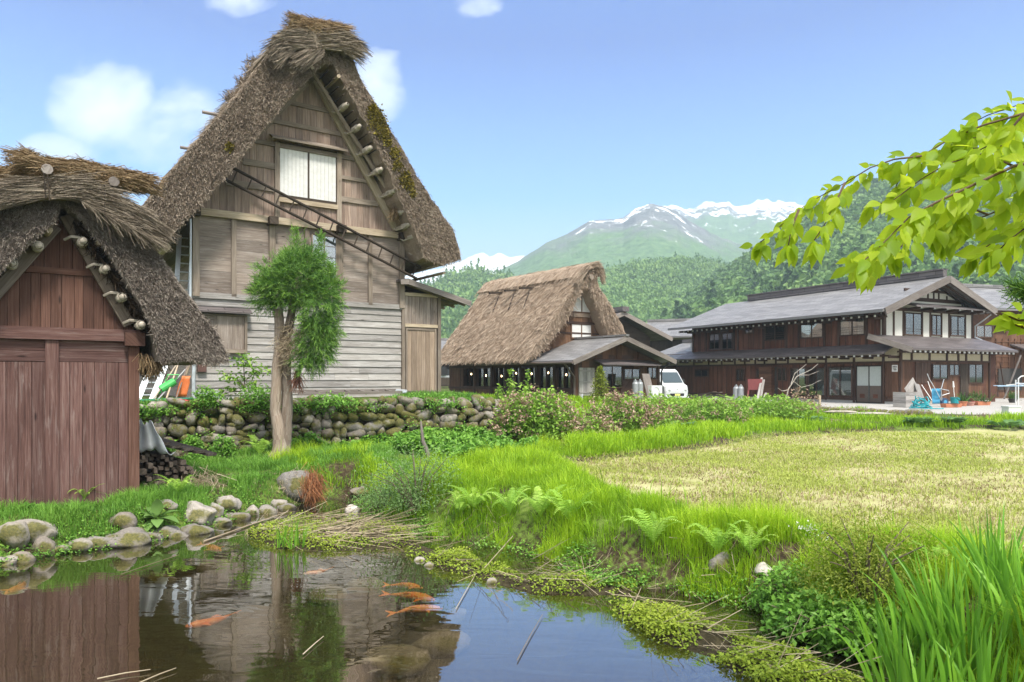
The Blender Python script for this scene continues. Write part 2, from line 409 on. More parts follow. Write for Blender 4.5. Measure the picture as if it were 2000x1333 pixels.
# ------------------------------------------------------------------ pond water
wm = M('pond_water', .03, .5); wn = wm.N
P = wm.pos()
rip = wm.noise(wm.map(P, (1.0, 2.6, 1), rot=(0, 0, .25)), 1.5, 2, .5, .6)
rip2 = wm.noise(P, 9, 2, .5)
bp = wn.new('ShaderNodeBump'); bp.inputs['Strength'].default_value = .12; bp.inputs['Distance'].default_value = .02
wm.link(wm.math('ADD', rip, wm.math('MULTIPLY', rip2, .06)), bp.inputs['Height'])
gl = wn.new('ShaderNodeBsdfGlossy'); gl.inputs['Roughness'].default_value = .0; wm.link(bp.outputs[0], gl.inputs['Normal'])
tr = wn.new('ShaderNodeBsdfTransparent'); tr.inputs[0].default_value = (.80, .74, .55, 1)
df = wn.new('ShaderNodeBsdfDiffuse'); df.inputs[0].default_value = (.060, .052, .026, 1)
fr_ = wn.new('ShaderNodeLayerWeight'); fr_.inputs['Blend'].default_value = .5; wm.link(bp.outputs[0], fr_.inputs['Normal'])
m1 = wn.new('ShaderNodeMixShader'); m1.inputs[0].default_value = .14; wm.link(tr.outputs[0], m1.inputs[1]); wm.link(df.outputs[0], m1.inputs[2])
m2 = wn.new('ShaderNodeMixShader'); wm.link(wm.math('MULTIPLY_ADD', wm.math('POWER', fr_.outputs['Facing'], 1.6), .95, .04), m2.inputs[0]); wm.link(m1.outputs[0], m2.inputs[1]); wm.link(gl.outputs[0], m2.inputs[2])
wm.link(m2.outputs[0], wm.out.inputs[0])
mb = MB(); pts = [(x, y) for x, y in POND]
cx, cyy = np.mean(pts, 0)
big = []
for (x, y), (x2, y2), (x3, y3) in zip(pts[-1:] + pts[:-1], pts, pts[1:] + pts[:1]):   # push the sheet a little under the bank
    dx, dy = x3 - x, y3 - y; l = math.hypot(dx, dy); big.append((x2 - dy / l * .16, y2 + dx / l * .16, 0.0))
if sdist(POND, np.array([big[3][0]]), np.array([big[3][1]]))[0] < 0:
    big = [(2 * a - x, 2 * b - y, 0.0) for (a, b), (x, y, _) in zip(pts, big)]
ar = sum(a[0] * b[1] - b[0] * a[1] for a, b in zip(big, big[1:] + big[:1]))
mb.add(big if ar > 0 else big[::-1], [tuple(range(len(big)))])
tag(mb.build('water', wm.m), kind='structure')

# ================================================================== hills and mountains
def skyline(pts, D0, D1, z0, name, mat, n=240, rows=60, rough=.05, seed=0, back=.25, pw=1.0, ridged=0.0, rs=1.0, jag=0):
    """a ridge whose skyline was read off the photograph, given its real distance: foot at D0, crest at D1 metres"""
    xs = np.array([p[0] for p in pts], float); ys = np.array([p[1] for p in pts], float)
    px = np.linspace(xs[0], xs[-1], n); py = np.interp(px, xs, ys)
    if jag: py = py + jag * fbm(px + seed * 50, px * 0 + seed, .045, 4, .6)
    zr = CZ + (HY - py) / F * D1
    T = np.concatenate([np.linspace(0, 1, rows), 1 + np.linspace(.08, back, 8)])
    X = np.zeros((len(T), n)); Y = X.copy(); Z = X.copy()
    for i, t in enumerate(T):
        d = D0 + (D1 - D0) * t
        X[i] = (px - 1000) / F * d; Y[i] = d
        h = t ** pw if t <= 1 else 1 - (t - 1) * .9
        Z[i] = z0 + (zr - z0) * h
    L = (D1 - D0) * .35
    nz = fbm(X + seed * 37, Y - seed * 11, rs / L, 6, .55)
    if ridged: nz = nz * (1 - ridged) + ridged * (.35 - 1.4 * np.abs(fbm(X * .8 + seed, Y * .8, rs * 1.2 / L, 5, .5)))
    amp = rough * (zr - z0)[None, :] * (np.clip(T, 0, 1) ** .6 * np.where(T > .985, .25, np.clip((1.06 - T) * 4, .25, 1)))[:, None]
    Z = Z + nz * amp
    ii = np.arange(X.size).reshape(X.shape)
    fq = np.stack([ii[:-1, :-1], ii[:-1, 1:], ii[1:, 1:], ii[1:, :-1]], -1).reshape(-1, 4)
    mb = MB(); mb.soup(np.stack([X.ravel(), Y.ravel(), Z.ravel()], -1), fq, RG.random(len(fq)))
    ob = mb.build(name, mat, smooth=True); tag(ob, kind='structure')
    return X, Y, Z, T
def hillmat(name, dark, mid, light, sc):
    m = M(name, .95, .1); P = m.pos(); n = m.noise(P, sc, 6, .65); n2 = m.vor(P, sc * 6)
    f = m.math('ADD', m.math('MULTIPLY', n, .75), m.math('MULTIPLY', n2, .3))
    m.col(m.ramp(f, [(.3, dark), (.5, mid), (.72, light)])); m.bump(n2, 1.0, 2.0 / sc * .02); return m
hm = hillmat('wooded_slope', (.018, .04, .014), (.04, .085, .025), (.075, .13, .035), .03)
def snowmat(name, hi, lo, sc, bias):
    m = M(name, .9, .15); P = m.pos(); s = m.sep(P)
    n = m.noise(P, sc, 8, .62, .4); n2 = m.noise(m.map(P, (1, 1, .45)), sc * 4, 7, .68, .5)
    veg = m.ramp(m.noise(P, sc * 9, 6, .7), [(.3, (.05, .10, .045)), (.5, (.105, .19, .075)), (.7, (.17, .26, .11))])
    rock = m.ramp(n2, [(.3, (.09, .10, .11)), (.6, (.20, .20, .20)), (.8, (.30, .28, .26))])
    h = m.math('DIVIDE', m.math('SUBTRACT', s[2], lo), hi - lo)
    body = m.mix(m.ramp(m.math('ADD', h, m.math('MULTIPLY', m.math('SUBTRACT', n, .5), .9)), [(.50, 0), (.72, 1)]), veg, rock)
    ge = m.N.new('ShaderNodeNewGeometry'); nz = m.sep(ge.outputs['Normal'])[2]
    sn = m.math('ADD', m.math('MULTIPLY', h, .75), m.math('ADD', m.math('MULTIPLY', m.math('SUBTRACT', n2, .5), 1.5), m.math('ADD', m.math('MULTIPLY', m.math('SUBTRACT', n, .5), .7), m.math('MULTIPLY', nz, .25))))
    m.col(m.mix(m.ramp(sn, [(bias, 0), (bias + .05, 1)]), body, (.86, .88, .9)))
    m.bump(n2, .8, 8.0); return m.m
S4 = [(1180, 470), (1240, 425), (1287, 400), (1314, 395), (1340, 406), (1381, 394), (1415, 399), (1449, 404), (1470, 397), (1494, 391), (1512, 394), (1560, 405), (1620, 398), (1700, 425), (1800, 440), (2000, 450), (2300, 470)]
skyline(S4, 930, 1610, 110, 'snow_mountain', snowmat('snow_rock_high', 397, 174, .0084, .74), rough=.15, seed=3, ridged=.7, rs=1.7, jag=7, n=420, rows=120)
S5 = [(-500, 640), (300, 560), (560, 545), (760, 548), (830, 532), (880, 517), (905, 509), (925, 500), (942, 491), (958, 499), (976, 491), (996, 501), (1017, 499), (1060, 500), (1120, 520), (1300, 540)]
skyline(S5, 1050, 1670, 75, 'snow_mountain', snowmat('snow_rock_far', 291, 93, .0084, .52), rough=.12, seed=8, ridged=.6, rs=1.6, jag=5, n=320, rows=90)
S3 = [(820, 610), (900, 575), (987, 524), (1030, 500), (1062, 479), (1090, 464), (1119, 449), (1149, 432), (1170, 430), (1197, 429), (1216, 427), (1240, 410), (1256, 403), (1269, 398), (1285, 401), (1299, 402), (1340, 425), (1385, 451), (1437, 477), (1460, 485), (1560, 530), (1700, 570)]
skyline(S3, 530, 930, 44, 'green_mountain', snowmat('green_rock', 226, 56, .0126, .90), rough=.14, seed=5, ridged=.5, rs=1.5, jag=3, n=420, rows=120)
S2 = [(-500, 615), (0, 605), (500, 580), (700, 575), (790, 573), (837, 561), (880, 539), (927, 524), (950, 530), (969, 538), (1025, 550), (1075, 551), (1130, 545), (1175, 533), (1210, 525), (1242, 517), (1287, 514), (1320, 512), (1362, 511), (1400, 514), (1452, 521), (1500, 533), (1600, 553), (1750, 595)]
H2 = skyline(S2, 200, 440, 0, 'wooded_hills', hm.m, rough=.16, seed=2, rs=1.3, n=300, rows=80)
S1 = [(1215, 668), (1270, 652), (1330, 606), (1370, 578), (1400, 556), (1450, 522), (1500, 488), (1560, 440), (1620, 402), (1662, 384), (1700, 372), (1800, 358), (1900, 352), (2050, 350), (2300, 360), (2700, 380)]
H1 = skyline(S1, 130, 360, 0, 'wooded_hillside', hm.m, rough=.10, seed=9, rs=1.2, n=240, rows=70)

# woods on the slopes: masses of crowns nobody could count
def crown_unit(n, k, conif=False, seed=1):
    """unit crown of leaf-clump faces, radius 1"""
    r = np.random.default_rng(seed); V, Fc, Rn = [], [], []
    for i in range(n):
        if conif:
            h = r.random() ** 1.4; rr = (1 - h) * .55 * (.7 + .5 * r.random()); th = r.random() * 6.283
            c = np.array([rr * math.cos(th), rr * math.sin(th), -1 + 2.4 * h]); s = .17 + .14 * (1 - h)
        else:
            d_ = r.normal(size=3); d_ /= np.linalg.norm(d_); d_[2] = abs(d_[2]) * 1.1 - .25
            c = d_ * (.72 + .33 * r.random()) * np.array([1, 1, .85]); s = .10 + .11 * r.random()
        a = r.normal(size=3); a /= np.linalg.norm(a); b = np.cross(a, r.normal(size=3)); b /= np.linalg.norm(b)
        base = len(V); m = 5
        for q in range(m):
            t = 6.283 * q / m + r.random() * .5; V.append(c + (a * math.cos(t) + b * math.sin(t)) * s * (.7 + .6 * r.random()))
        Fc.append([base + q for q in range(m)]); Rn.append(r.random())
    return np.array(V), np.array(Fc), np.array(Rn)
def forest(H, name, label, mat, count, size, units, clumps, tmin=.0, tmax=1.0, pxr=(0, 2000), conf=0.0):
    X, Y, Z, T = H; rows = int(np.sum(T <= 1.0)); mb = MB(); tot = 0
    q = np.random.default_rng(count)
    placed = 0
    Ts = T[:rows]
    while placed < count:
        i = q.integers(0, rows - 1); j = q.integers(0, X.shape[1] - 1); fi, fj = q.random(), q.random()
        lerp = lambda A: (A[i, j] * (1 - fj) + A[i, j + 1] * fj) * (1 - fi) + (A[i + 1, j] * (1 - fj) + A[i + 1, j + 1] * fj) * fi
        x, y, z = lerp(X), lerp(Y), lerp(Z); pxx = 1000 + F * x / y
        if not (pxr[0] - 40 < pxx < pxr[1] + 60) or not tmin <= Ts[i] <= tmax: continue
        cl = vnoise(x, y, .02) + vnoise(x, y, .006)
        isc = q.random() < conf * (1.0 + 3.5 * cl)
        V, Fc, Rn = units[1] if isc else units[0][q.integers(0, len(units[0]))]
        s = size * (.5 + .95 * q.random() ** 1.5); th = q.random() * 6.283
        c_, s_ = math.cos(th), math.sin(th); W_ = V * s
        W_ = np.stack([W_[:, 0] * c_ - W_[:, 1] * s_, W_[:, 0] * s_ + W_[:, 1] * c_, W_[:, 2] * (1.15 if isc else 1)], -1) + np.array([x, y, z + s * .45])
        tone = (.02 + .14 * q.random()) if isc else np.clip(.24 + .62 * q.random() + .25 * cl, .2, 1.0)
        mb.soup(W_, Fc, np.clip(tone + (Rn - .5) * .16, 0, 1)); placed += 1
    ob = mb.build(name, mat); return tag(ob, label, 'forest', kind='stuff')
wl = leafmat('wood_leaves', [(.05, (.03, .06, .028)), (.25, (.055, .11, .035)), (.45, (.10, .185, .045)), (.7, (.165, .26, .07)), (1, (.29, .36, .15))], .25, .7, nscale=.02, gain=1.25)
U_hi = ([crown_unit(110, 5, seed=k) for k in range(3)], crown_unit(80, 5, True, 9))
U_lo = ([crown_unit(26, 5, seed=k + 20) for k in range(3)], crown_unit(26, 5, True, 29))
wl2 = leafmat('distant_leaves', [(.05, (.045, .085, .04)), (.25, (.08, .15, .05)), (.45, (.125, .215, .06)), (.7, (.19, .29, .085)), (1, (.31, .39, .17))], .25, .7, nscale=.012, gain=1.35)
forest(H1, 'hillside_forest', 'fresh green mixed wood covering the near slope behind the two storey house', wl, 4200, 3.6, U_hi, 0, conf=.09, pxr=(1200, 2000))
forest(H2, 'distant_forest', 'hazy green wood covering the rolling hills below the snowy mountains', wl2, 7000, 2.9, U_lo, 0, conf=.14, pxr=(800, 1560))

# ------------------------------------------------------------------ air
hz = M('haze_air'); hz.N.remove(hz.b)
pv = hz.N.new('ShaderNodeVolumePrincipled'); pv.inputs['Color'].default_value = (.71, .90, 1.0, 1); pv.inputs['Density'].default_value = 0.00070; pv.inputs['Anisotropy'].default_value = .1
hz.link(pv.outputs[0], hz.out.inputs['Volume'])
fr0 = Frame((0, 0, 0), (1, 0)); mb = MB(); mb.fbox(fr0, -2600, 2600, -2450, 300, -1.8, 425)
ho = mb.build('haze', hz.m); tag(ho, kind='stuff'); ho.display_type = 'WIRE'
# ================================================================== materials
WGREY = wood('weathered_grey_boards', (.12, .105, .093), (.31, .29, .273), (.50, .485, .47), 40, wear=(.56, .545, .53))
WMID = wood('weathered_brown_boards', (.085, .066, .055), (.22, .178, .15), (.38, .335, .30), 42, wear=(.42, .385, .355))
WGABLE = wood('gable_boards', (.10, .07, .055), (.25, .185, .15), (.42, .34, .29), 36, wear=(.34, .21, .15))
WBEAM = wood('old_beam', (.085, .065, .05), (.21, .17, .135), (.36, .31, .265), 40)
WPALE = wood('pale_beam', (.17, .12, .075), (.37, .30, .215), (.55, .47, .37), 30)
WDARK = wood('dark_old_timber', (.018, .013, .01), (.05, .037, .028), (.10, .08, .063), 36)
WRED = wood('red_brown_boards', (.035, .019, .017), (.125, .066, .057), (.225, .148, .13), 30, wear=(.27, .215, .195), bump=.6)
WREDD = wood('red_brown_gable', (.04, .02, .014), (.115, .058, .042), (.20, .115, .09), 40)
WSTAIN = wood('dark_stained_boards', (.04, .018, .012), (.13, .054, .034), (.23, .11, .07), 34, .7)
WREST = wood('brown_stained_boards', (.035, .018, .011), (.12, .06, .036), (.22, .12, .075), 34, .7)
WTRIM = wood('dark_trim', (.028, .016, .012), (.072, .042, .031), (.13, .082, .062), 30, .7)
WFASC = wood('grey_fascia', (.085, .07, .062), (.19, .165, .15), (.30, .27, .25), 30)
WDOOR = wood('door_boards', (.10, .07, .05), (.26, .195, .145), (.40, .32, .255), 40)
def thatchmat(name, stops, bump=.8, moss=None, mth=(.60, .72)):
    m = M(name, .95, .05); uv = m.coord('UV'); P = m.coord('Object'); r = m.attr('rnd')
    n = m.noise(P, 22, 6, .72); b = m.noise(P, 2.2, 4, .6); n3 = m.noise(m.map(P, (1, 1, 3)), 60, 3, .7)
    f = m.math('ADD', m.math('MULTIPLY', n, .34), m.math('ADD', m.math('MULTIPLY', b, .30), m.math('ADD', m.math('MULTIPLY', n3, .14), m.math('MULTIPLY', r, .30))))
    c = m.ramp(f, stops)
    if moss: c = m.mix(m.ramp(m.math('ADD', m.math('MULTIPLY', b, .8), m.math('MULTIPLY', n, .25)), [(mth[0], 0), (mth[1], .9)]), c, moss)
    m.col(c); m.bump(m.math('ADD', n, n3), bump, .05); return m.m
TH_MAIN = thatchmat('main_thatch', [(.30, (.07, .05, .036)), (.45, (.225, .172, .128)), (.60, (.40, .32, .245)), (.78, (.58, .49, .39))], moss=(.19, .15, .03), mth=(.68, .80))
TH_SHED = thatchmat('shed_thatch', [(.30, (.08, .06, .048)), (.45, (.235, .19, .16)), (.60, (.42, .36, .30)), (.80, (.62, .54, .45))])
TH_REST = thatchmat('pale_thatch', [(.30, (.19, .135, .095)), (.45, (.37, .275, .20)), (.60, (.50, .39, .295)), (.80, (.62, .51, .40))])
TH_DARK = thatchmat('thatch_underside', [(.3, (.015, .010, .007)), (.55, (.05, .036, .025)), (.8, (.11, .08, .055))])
STRAW = thatchmat('ridge_straw', [(.28, (.10, .06, .032)), (.45, (.27, .18, .10)), (.62, (.46, .33, .19)), (.85, (.63, .48, .30))])
STRAWG = thatchmat('grey_straw', [(.28, (.10, .075, .055)), (.45, (.25, .20, .15)), (.62, (.40, .33, .25)), (.85, (.56, .48, .37))])
ROPE = plain('rope_wrap', (.42, .37, .30), .9, var=.3)
WHITEB = M('white_panel', .55, .3); uvx = WHITEB.sep(WHITEB.coord('UV'))
WHITEB.col(WHITEB.ramp(WHITEB.noise(WHITEB.map(WHITEB.coord('UV'), (3, 1, 1)), 3, 4), [(.3, (.58, .57, .54)), (.7, (.67, .665, .64))])); WHITEB = WHITEB.m
STEEL = plain('galvanised_steel', (.55, .58, .60), .45, .6)
ALU = plain('aluminium', (.50, .53, .55), .45, .5, .12)
def slatemat(name, c0, c1, rows, cols, rough=.5):
    m = M(name, rough, .4); uv = m.coord('UV')
    br = m.N.new('ShaderNodeTexBrick'); m.link(uv, br.inputs['Vector']); br.inputs['Scale'].default_value = 1
    br.inputs['Brick Width'].default_value = cols; br.inputs['Row Height'].default_value = rows; br.inputs['Mortar Size'].default_value = .012
    br.inputs['Color1'].default_value = (0, 0, 0, 1); br.inputs['Color2'].default_value = (1, 1, 1, 1); br.inputs['Mortar'].default_value = (.5, .5, .5, 1); br.inputs['Bias'].default_value = 0
    v = m.N.new('ShaderNodeRGBToBW'); m.link(br.outputs['Color'], v.inputs[0])
    n = m.noise(m.map(uv, (1, 3, 1)), .9, 5, .6)
    f = m.math('ADD', m.math('MULTIPLY', v.outputs[0], .35), m.math('MULTIPLY', n, .65))
    c = m.ramp(f, [(.2, c0), (.75, c1)]); c = m.mix(br.outputs['Fac'], c, tuple(x * .35 for x in c0)); m.col(c)
    m.bump(m.math('SUBTRACT', f, m.math('MULTIPLY', br.outputs['Fac'], 2.0)), .4, .02); return m.m
SLATE = slatemat('grey_metal_tiles', (.13, .123, .12), (.26, .25, .245), .24, .9, .55)
SLATEB = slatemat('brown_metal_tiles', (.075, .062, .06), (.17, .145, .14), .21, .9)
PLASTW = plain('white_plaster', (.66, .64, .58), .85, var=.05)
PLASTS = plain('shaded_plaster', (.56, .50, .36), .9, var=.08)  # white plaster under the eaves, with the eave shade mixed into its colour
RAFTW = plain('white_rafter_end', (.68, .68, .66), .6, var=.04)
BRONZE = plain('bronze_frame', (.035, .024, .02), .4, .4)
def glassmat(name, tint=(.55, .6, .6), ior=1.5, t=.85):
    m = M(name, .02, .5); N_ = m.N
    g_ = N_.new('ShaderNodeBsdfGlossy'); g_.inputs['Roughness'].default_value = .02
    t_ = N_.new('ShaderNodeBsdfTransparent'); t_.inputs[0].default_value = (*tint, 1)
    f = N_.new('ShaderNodeFresnel'); f.inputs[0].default_value = ior
    a = N_.new('ShaderNodeMixShader'); m.link(m.math('ADD', m.math('MULTIPLY', f.outputs[0], .8), 1 - t), a.inputs[0]); m.link(t_.outputs[0], a.inputs[1]); m.link(g_.outputs[0], a.inputs[2])
    m.link(a.outputs[0], m.out.inputs[0]); return m.m
GLASS = glassmat('window_glass', (.82, .86, .86), 1.5, .76); GLASSC = glassmat('clear_glass', (.85, .88, .86), 1.5, .78)
FROST = plain('frosted_glass', (.42, .46, .44), .35, var=.06)
CURT = plain('white_curtain', (.72, .72, .69), .9, var=.06)
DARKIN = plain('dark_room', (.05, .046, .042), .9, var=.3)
CONC = plain('grey_concrete', (.34, .33, .31), .9, var=.2)
def stonemat(name, moss=.5, pale=1.0):
    m = M(name, .9, .2); P = m.coord('Object'); r = m.attr('rnd'); n = m.noise(P, 6, 6, .65); n2 = m.noise(P, 40, 4, .6); n3 = m.noise(P, 2.3, 4, .6)
    c = m.ramp(r, [(0, tuple(pale * x for x in (.18, .16, .14))), (.25, tuple(pale * x for x in (.32, .275, .23))), (.5, tuple(pale * x for x in (.265, .25, .235))), (.75, tuple(pale * x for x in (.40, .36, .31))), (1, tuple(pale * x for x in (.50, .46, .42)))])
    c = m.mix(1, c, m.ramp(m.math('ADD', m.math('MULTIPLY', n, .6), m.math('MULTIPLY', n2, .4)), [(.3, (.5, .5, .5)), (.5, (.95, .93, .9)), (.7, (1.3, 1.28, 1.25))]), 'MULTIPLY')
    ge = m.N.new('ShaderNodeNewGeometry'); up = m.sep(ge.outputs['Normal'])[2]
    f = m.math('ADD', m.math('MULTIPLY', n3, 1.0), m.math('MULTIPLY', n, .4))
    c = m.mix(m.ramp(f, [(.86 - .3 * moss, 0), (.98 - .3 * moss, .9)]), c, m.ramp(n2, [(.3, (.05, .055, .012)), (.6, (.13, .12, .025)), (.8, (.2, .17, .05))]))
    m.col(c); m.bump(m.math('ADD', n, m.math('MULTIPLY', n2, .4)), .6, .03); return m.m
STONE = stonemat('wall_stone', .85, .74); BOULD = stonemat('bank_boulder', .55, .80); STONEW = stonemat('pale_stone', .1, 1.1)

# ------------------------------------------------------------------ shared building bits
def straws(mb, pts, dirs, ln, wd, jit=.35, rnd=(0, 1), lift=.0, nrm=None):
    """flat straw slivers lying at pts along dirs (numpy n,3)"""
    n = len(pts); d = dirs + RG.normal(size=(n, 3)) * jit; d /= np.linalg.norm(d, axis=1)[:, None]
    sx = np.cross(d, RG.normal(size=(n, 3))); sx /= np.linalg.norm(sx, axis=1)[:, None] + 1e-9
    L = (ln * (.5 + RG.random(n)))[:, None]; w = (wd * (.6 + .8 * RG.random(n)))[:, None]
    V = np.stack([pts - sx * w / 2, pts + sx * w / 2, pts + d * L + sx * w * .35, pts + d * L - sx * w * .35], 1).reshape(-1, 3)
    mb.soup(V, np.arange(4 * n).reshape(n, 4), rnd[0] + (rnd[1] - rnd[0]) * RG.random(n))
def inpoly(poly, n):
    """n random points inside a 2-D polygon"""
    P = np.array(poly); lo, hi = P.min(0), P.max(0); out = np.zeros((0, 2))
    while len(out) < n:
        q = lo + (hi - lo) * RG.random((n * 2, 2)); out = np.concatenate([out, q[sdist(poly, q[:, 0], q[:, 1]) < 0]])
    return out[:n]
def polysub(poly, step):
    out = []
    for (x0, y0), (x1, y1) in zip(poly, poly[1:] + poly[:1]):
        k = max(1, int(math.hypot(x1 - x0, y1 - y0) / step)); out += [(x0 + (x1 - x0) * i / k, y0 + (y1 - y0) * i / k) for i in range(k)]
    return out
def thatch_slab(fr, poly, b0, b1, name, mat, parent, rag=.04, ns=0, sl=.16, sw=.016, sdir=None, face_b=True, top=None, ntop=0, dome=.10):
    """a thick thatch leg: outline poly (a, c) in the gable plane, from b1 (back) to b0 (front), ragged, with straw ends on the cut face"""
    P = polysub(poly, .22); cx_, cz_ = np.mean(P, 0); mb = MB()
    P = [(a + random.uniform(-rag, rag), c + random.uniform(-rag, rag)) for a, c in P]
    n = len(P); nb = max(2, int(abs(b0 - b1) / .45)); V = []
    # the cut face bulges: three shrinking rings towards the middle line
    for j in range(nb + 1):
        b = b1 + (b0 - b1) * j / nb
        for (a, c) in P: V.append(fr(a + random.uniform(-rag, rag) * .6, b + (random.uniform(-rag, rag) if 0 < j < nb else 0), c + random.uniform(-rag, rag) * .6))
    faces = []
    for j in range(nb):
        for i in range(n):
            k = (i + 1) % n; faces.append((j * n + i, j * n + k, (j + 1) * n + k, (j + 1) * n + i))
    faces.append(tuple(range(n))); faces.append(tuple(range((nb + 1) * n - 1, nb * n - 1, -1)))
    for f in faces: pass
    mb.add(V, faces, None, .5)
    if ns:
        q = inpoly(poly, ns); pts = np.array([tuple(fr(a, b0 + random.uniform(-.02, .03), c)) for a, c in q])
        dv = np.array(tuple(fr.u * sdir[0] + fr.k * sdir[1] + fr.n * sdir[2])); straws(mb, pts, np.tile(dv, (ns, 1)), sl, sw, .45)
    if top:   # straw over the outer (weather) face: top = list of (a, c) edge points to follow
        E = np.array(top); seg = np.hypot(*np.diff(E, axis=0).T); cs = np.concatenate([[0], np.cumsum(seg)])
        t = RG.random(ntop) * cs[-1]; a = np.interp(t, cs, E[:, 0]); c = np.interp(t, cs, E[:, 1]); bb = b1 + (b0 - b1) * RG.random(ntop) ** .8
        dd = np.stack([np.interp(t + .1, cs, E[:, 0]) - np.interp(t - .1, cs, E[:, 0]), np.interp(t + .1, cs, E[:, 1]) - np.interp(t - .1, cs, E[:, 1])], 1)
        dd /= np.linalg.norm(dd, axis=1)[:, None] + 1e-9
        o = np.array(tuple(fr.o)); U = np.array(tuple(fr.u)); Nn = np.array(tuple(fr.n)); K = np.array([0, 0, 1.])
        pts = o + a[:, None] * U + bb[:, None] * Nn + c[:, None] * K
        straws(mb, pts, dd[:, :1] * U + dd[:, 1:] * K, sl * 1.5, sw, .16)
    return mb.build(name, mat, parent)
def boards_v(mb, fr, a0, a1, ctop, cbot, b0, b1, w, gap=.006):
    """vertical boards; ctop may be a function of a"""
    n = max(1, round((a1 - a0) / w)); e = [a0 + (a1 - a0) * i / n for i in range(n + 1)]
    for i in range(1, n): e[i] += random.uniform(-.12, .12) * w
    for i in range(n):
        x0, x1 = e[i] + gap / 2, e[i + 1] - gap / 2; bb = b1 + random.uniform(-.004, .004)
        t0, t1 = (ctop(x0), ctop(x1)) if callable(ctop) else (ctop, ctop)
        l0, l1 = (cbot(x0), cbot(x1)) if callable(cbot) else (cbot, cbot)
        if max(t0 - l0, t1 - l1) < .02: continue
        t0, t1 = max(t0, l0 + .005), max(t1, l1 + .005)
        P = [fr(a, b, c) for a, lo, hi in ((x0, l0, t0), (x1, l1, t1)) for b in (b0, bb) for c in (lo, hi)]
        mb.hexa(P, 2)
def boards_h(mb, fr, a0, a1, c0, c1, b0, b1, w, lap=0.0, splits=0, gap=.005):
    n = max(1, round((c1 - c0) / w)); h = (c1 - c0) / n
    for i in range(n):
        z0, z1 = c0 + i * h + gap / 2, c0 + (i + 1) * h - gap / 2
        xs_ = [a0] + sorted(random.uniform(a0, a1) for _ in range(splits if random.random() < .8 else 0)) + [a1]
        for x0, x1 in zip(xs_, xs_[1:]):
            if x1 - x0 < .05: continue
            r = random.random(); bo = random.uniform(-.003, .003)
            P = [fr(a, b, c) for a in (x0 + .002, x1 - .002) for b, q in ((b0, 0), (b1 + bo, 1)) for c in (z0, z1)]
            if lap:   # lapped: the lower edge stands proud
                P[2] = fr(x0 + .002, b1 + lap + bo, z0); P[6] = fr(x1 - .002, b1 + lap + bo, z0)
            mb.hexa(P, 0, r)
def pane_pair(fr, parent, a0, a1, c0, c1, b, n=2, fw=.05, frame=None, glass=None, curtain=(), back=None, bars=0, sill=False, blind=None, name='window', depth=.07, wall=None):
    """a sliding window standing on the wall: window (frame) > pane, curtain"""
    frame = frame or BRONZE; mb = MB()
    mb.fbox(fr, a0, a1, b, b + depth, c1 - fw, c1); mb.fbox(fr, a0, a1, b, b + depth, c0, c0 + fw)
    mb.fbox(fr, a0, a0 + fw, b, b + depth, c0 + fw, c1 - fw); mb.fbox(fr, a1 - fw, a1, b, b + depth, c0 + fw, c1 - fw)
    w_ = (a1 - a0 - 2 * fw) / n
    for i in range(1, n): mb.fbox(fr, a0 + fw + w_ * i - fw * .4, a0 + fw + w_ * i + fw * .4, b + .006, b + depth * .85, c0 + fw, c1 - fw)
    for k in range(bars):
        z = c0 + (c1 - c0) * (.18 + .10 * k); mb.fbox(fr, a0 + fw, a1 - fw, b + depth * .9, b + depth * 1.0 + .01, z, z + .012)
    f = mb.build(name, frame, parent)
    WORLD[f.name] = WORLD[parent.name]
    m2 = MB(); m2.fbox(fr, a0 + fw * .5, a1 - fw * .5, b + .002, b + .008, c0 + fw * .5, c1 - fw * .5); m2.build('window_backing', back or DARKIN, f)
    for (u0, u1) in curtain:
        m3 = MB(); k = max(6, int((u1 - u0) * (a1 - a0) / .035)); V = []; x0, x1 = a0 + (a1 - a0) * u0, a0 + (a1 - a0) * u1
        for i in range(k + 1):
            x = x0 + (x1 - x0) * i / k; bb = b + .022 + .008 * math.sin(i * 1.9) + .003 * random.random()
            V += [fr(x, bb, c0 + fw * .7), fr(x, bb, c1 - fw * .7)]
        m3.add(V, [(2 * i, 2 * i + 2, 2 * i + 3, 2 * i + 1) for i in range(k)]); m3.build('curtain', CURT, f, smooth=True)
    if glass is not False:
        for i in range(n):
            m4 = MB(); m4.fbox(fr, a0 + fw + w_ * i, a0 + fw + w_ * (i + 1), b + .036, b + .041, c0 + fw, c1 - fw); m4.build('pane', glass or GLASS, f)
    return f
# ================================================================== the big thatched farmhouse
hf = Frame((-.443 * 19, 19, 1.5), (.824, .566))
WG = hf.px(783, 600)[0]                              # gable wall runs a = 0 .. WG
house = thing('thatched_farmhouse', hf(WG / 2, 0, 0), 'tall weathered wooden farmhouse with a steep thatched gable above the stone wall', 'house')
Z = lambda py, px=580: hf.px(px, py)[1]
cB = hf.px(381, 409)[1] - .0; cB2 = hf.px(786, 458)[1]; cBm = (cB + cB2) / 2       # top beam line
cS = hf.px(580, 592)[1]                              # top of the grey siding
D = 11.0                                             # length of the house
# plain inner body so that nothing shines through
mb = MB(); ap = hf.px(606, 150); cA = ap[1]; aA = ap[0]
body = [(0.03, -.35), (WG - .03, -.35), (WG - .03, cBm), (aA, cA - .15), (.03, cBm)]
mb.prism([hf(a, -.06, c) for a, c in body], -hf.n * (D - .2)); mb.build('inner_wall', WMID, house)
# side wall boards on the left flank
mb = MB(); lf = Frame(hf(0, 0, 0), -hf.n)
boards_h(mb, lf, 0, D, 0, cBm, .0, .04, .26, splits=2); mb.build('flank_boards', WMID, house)
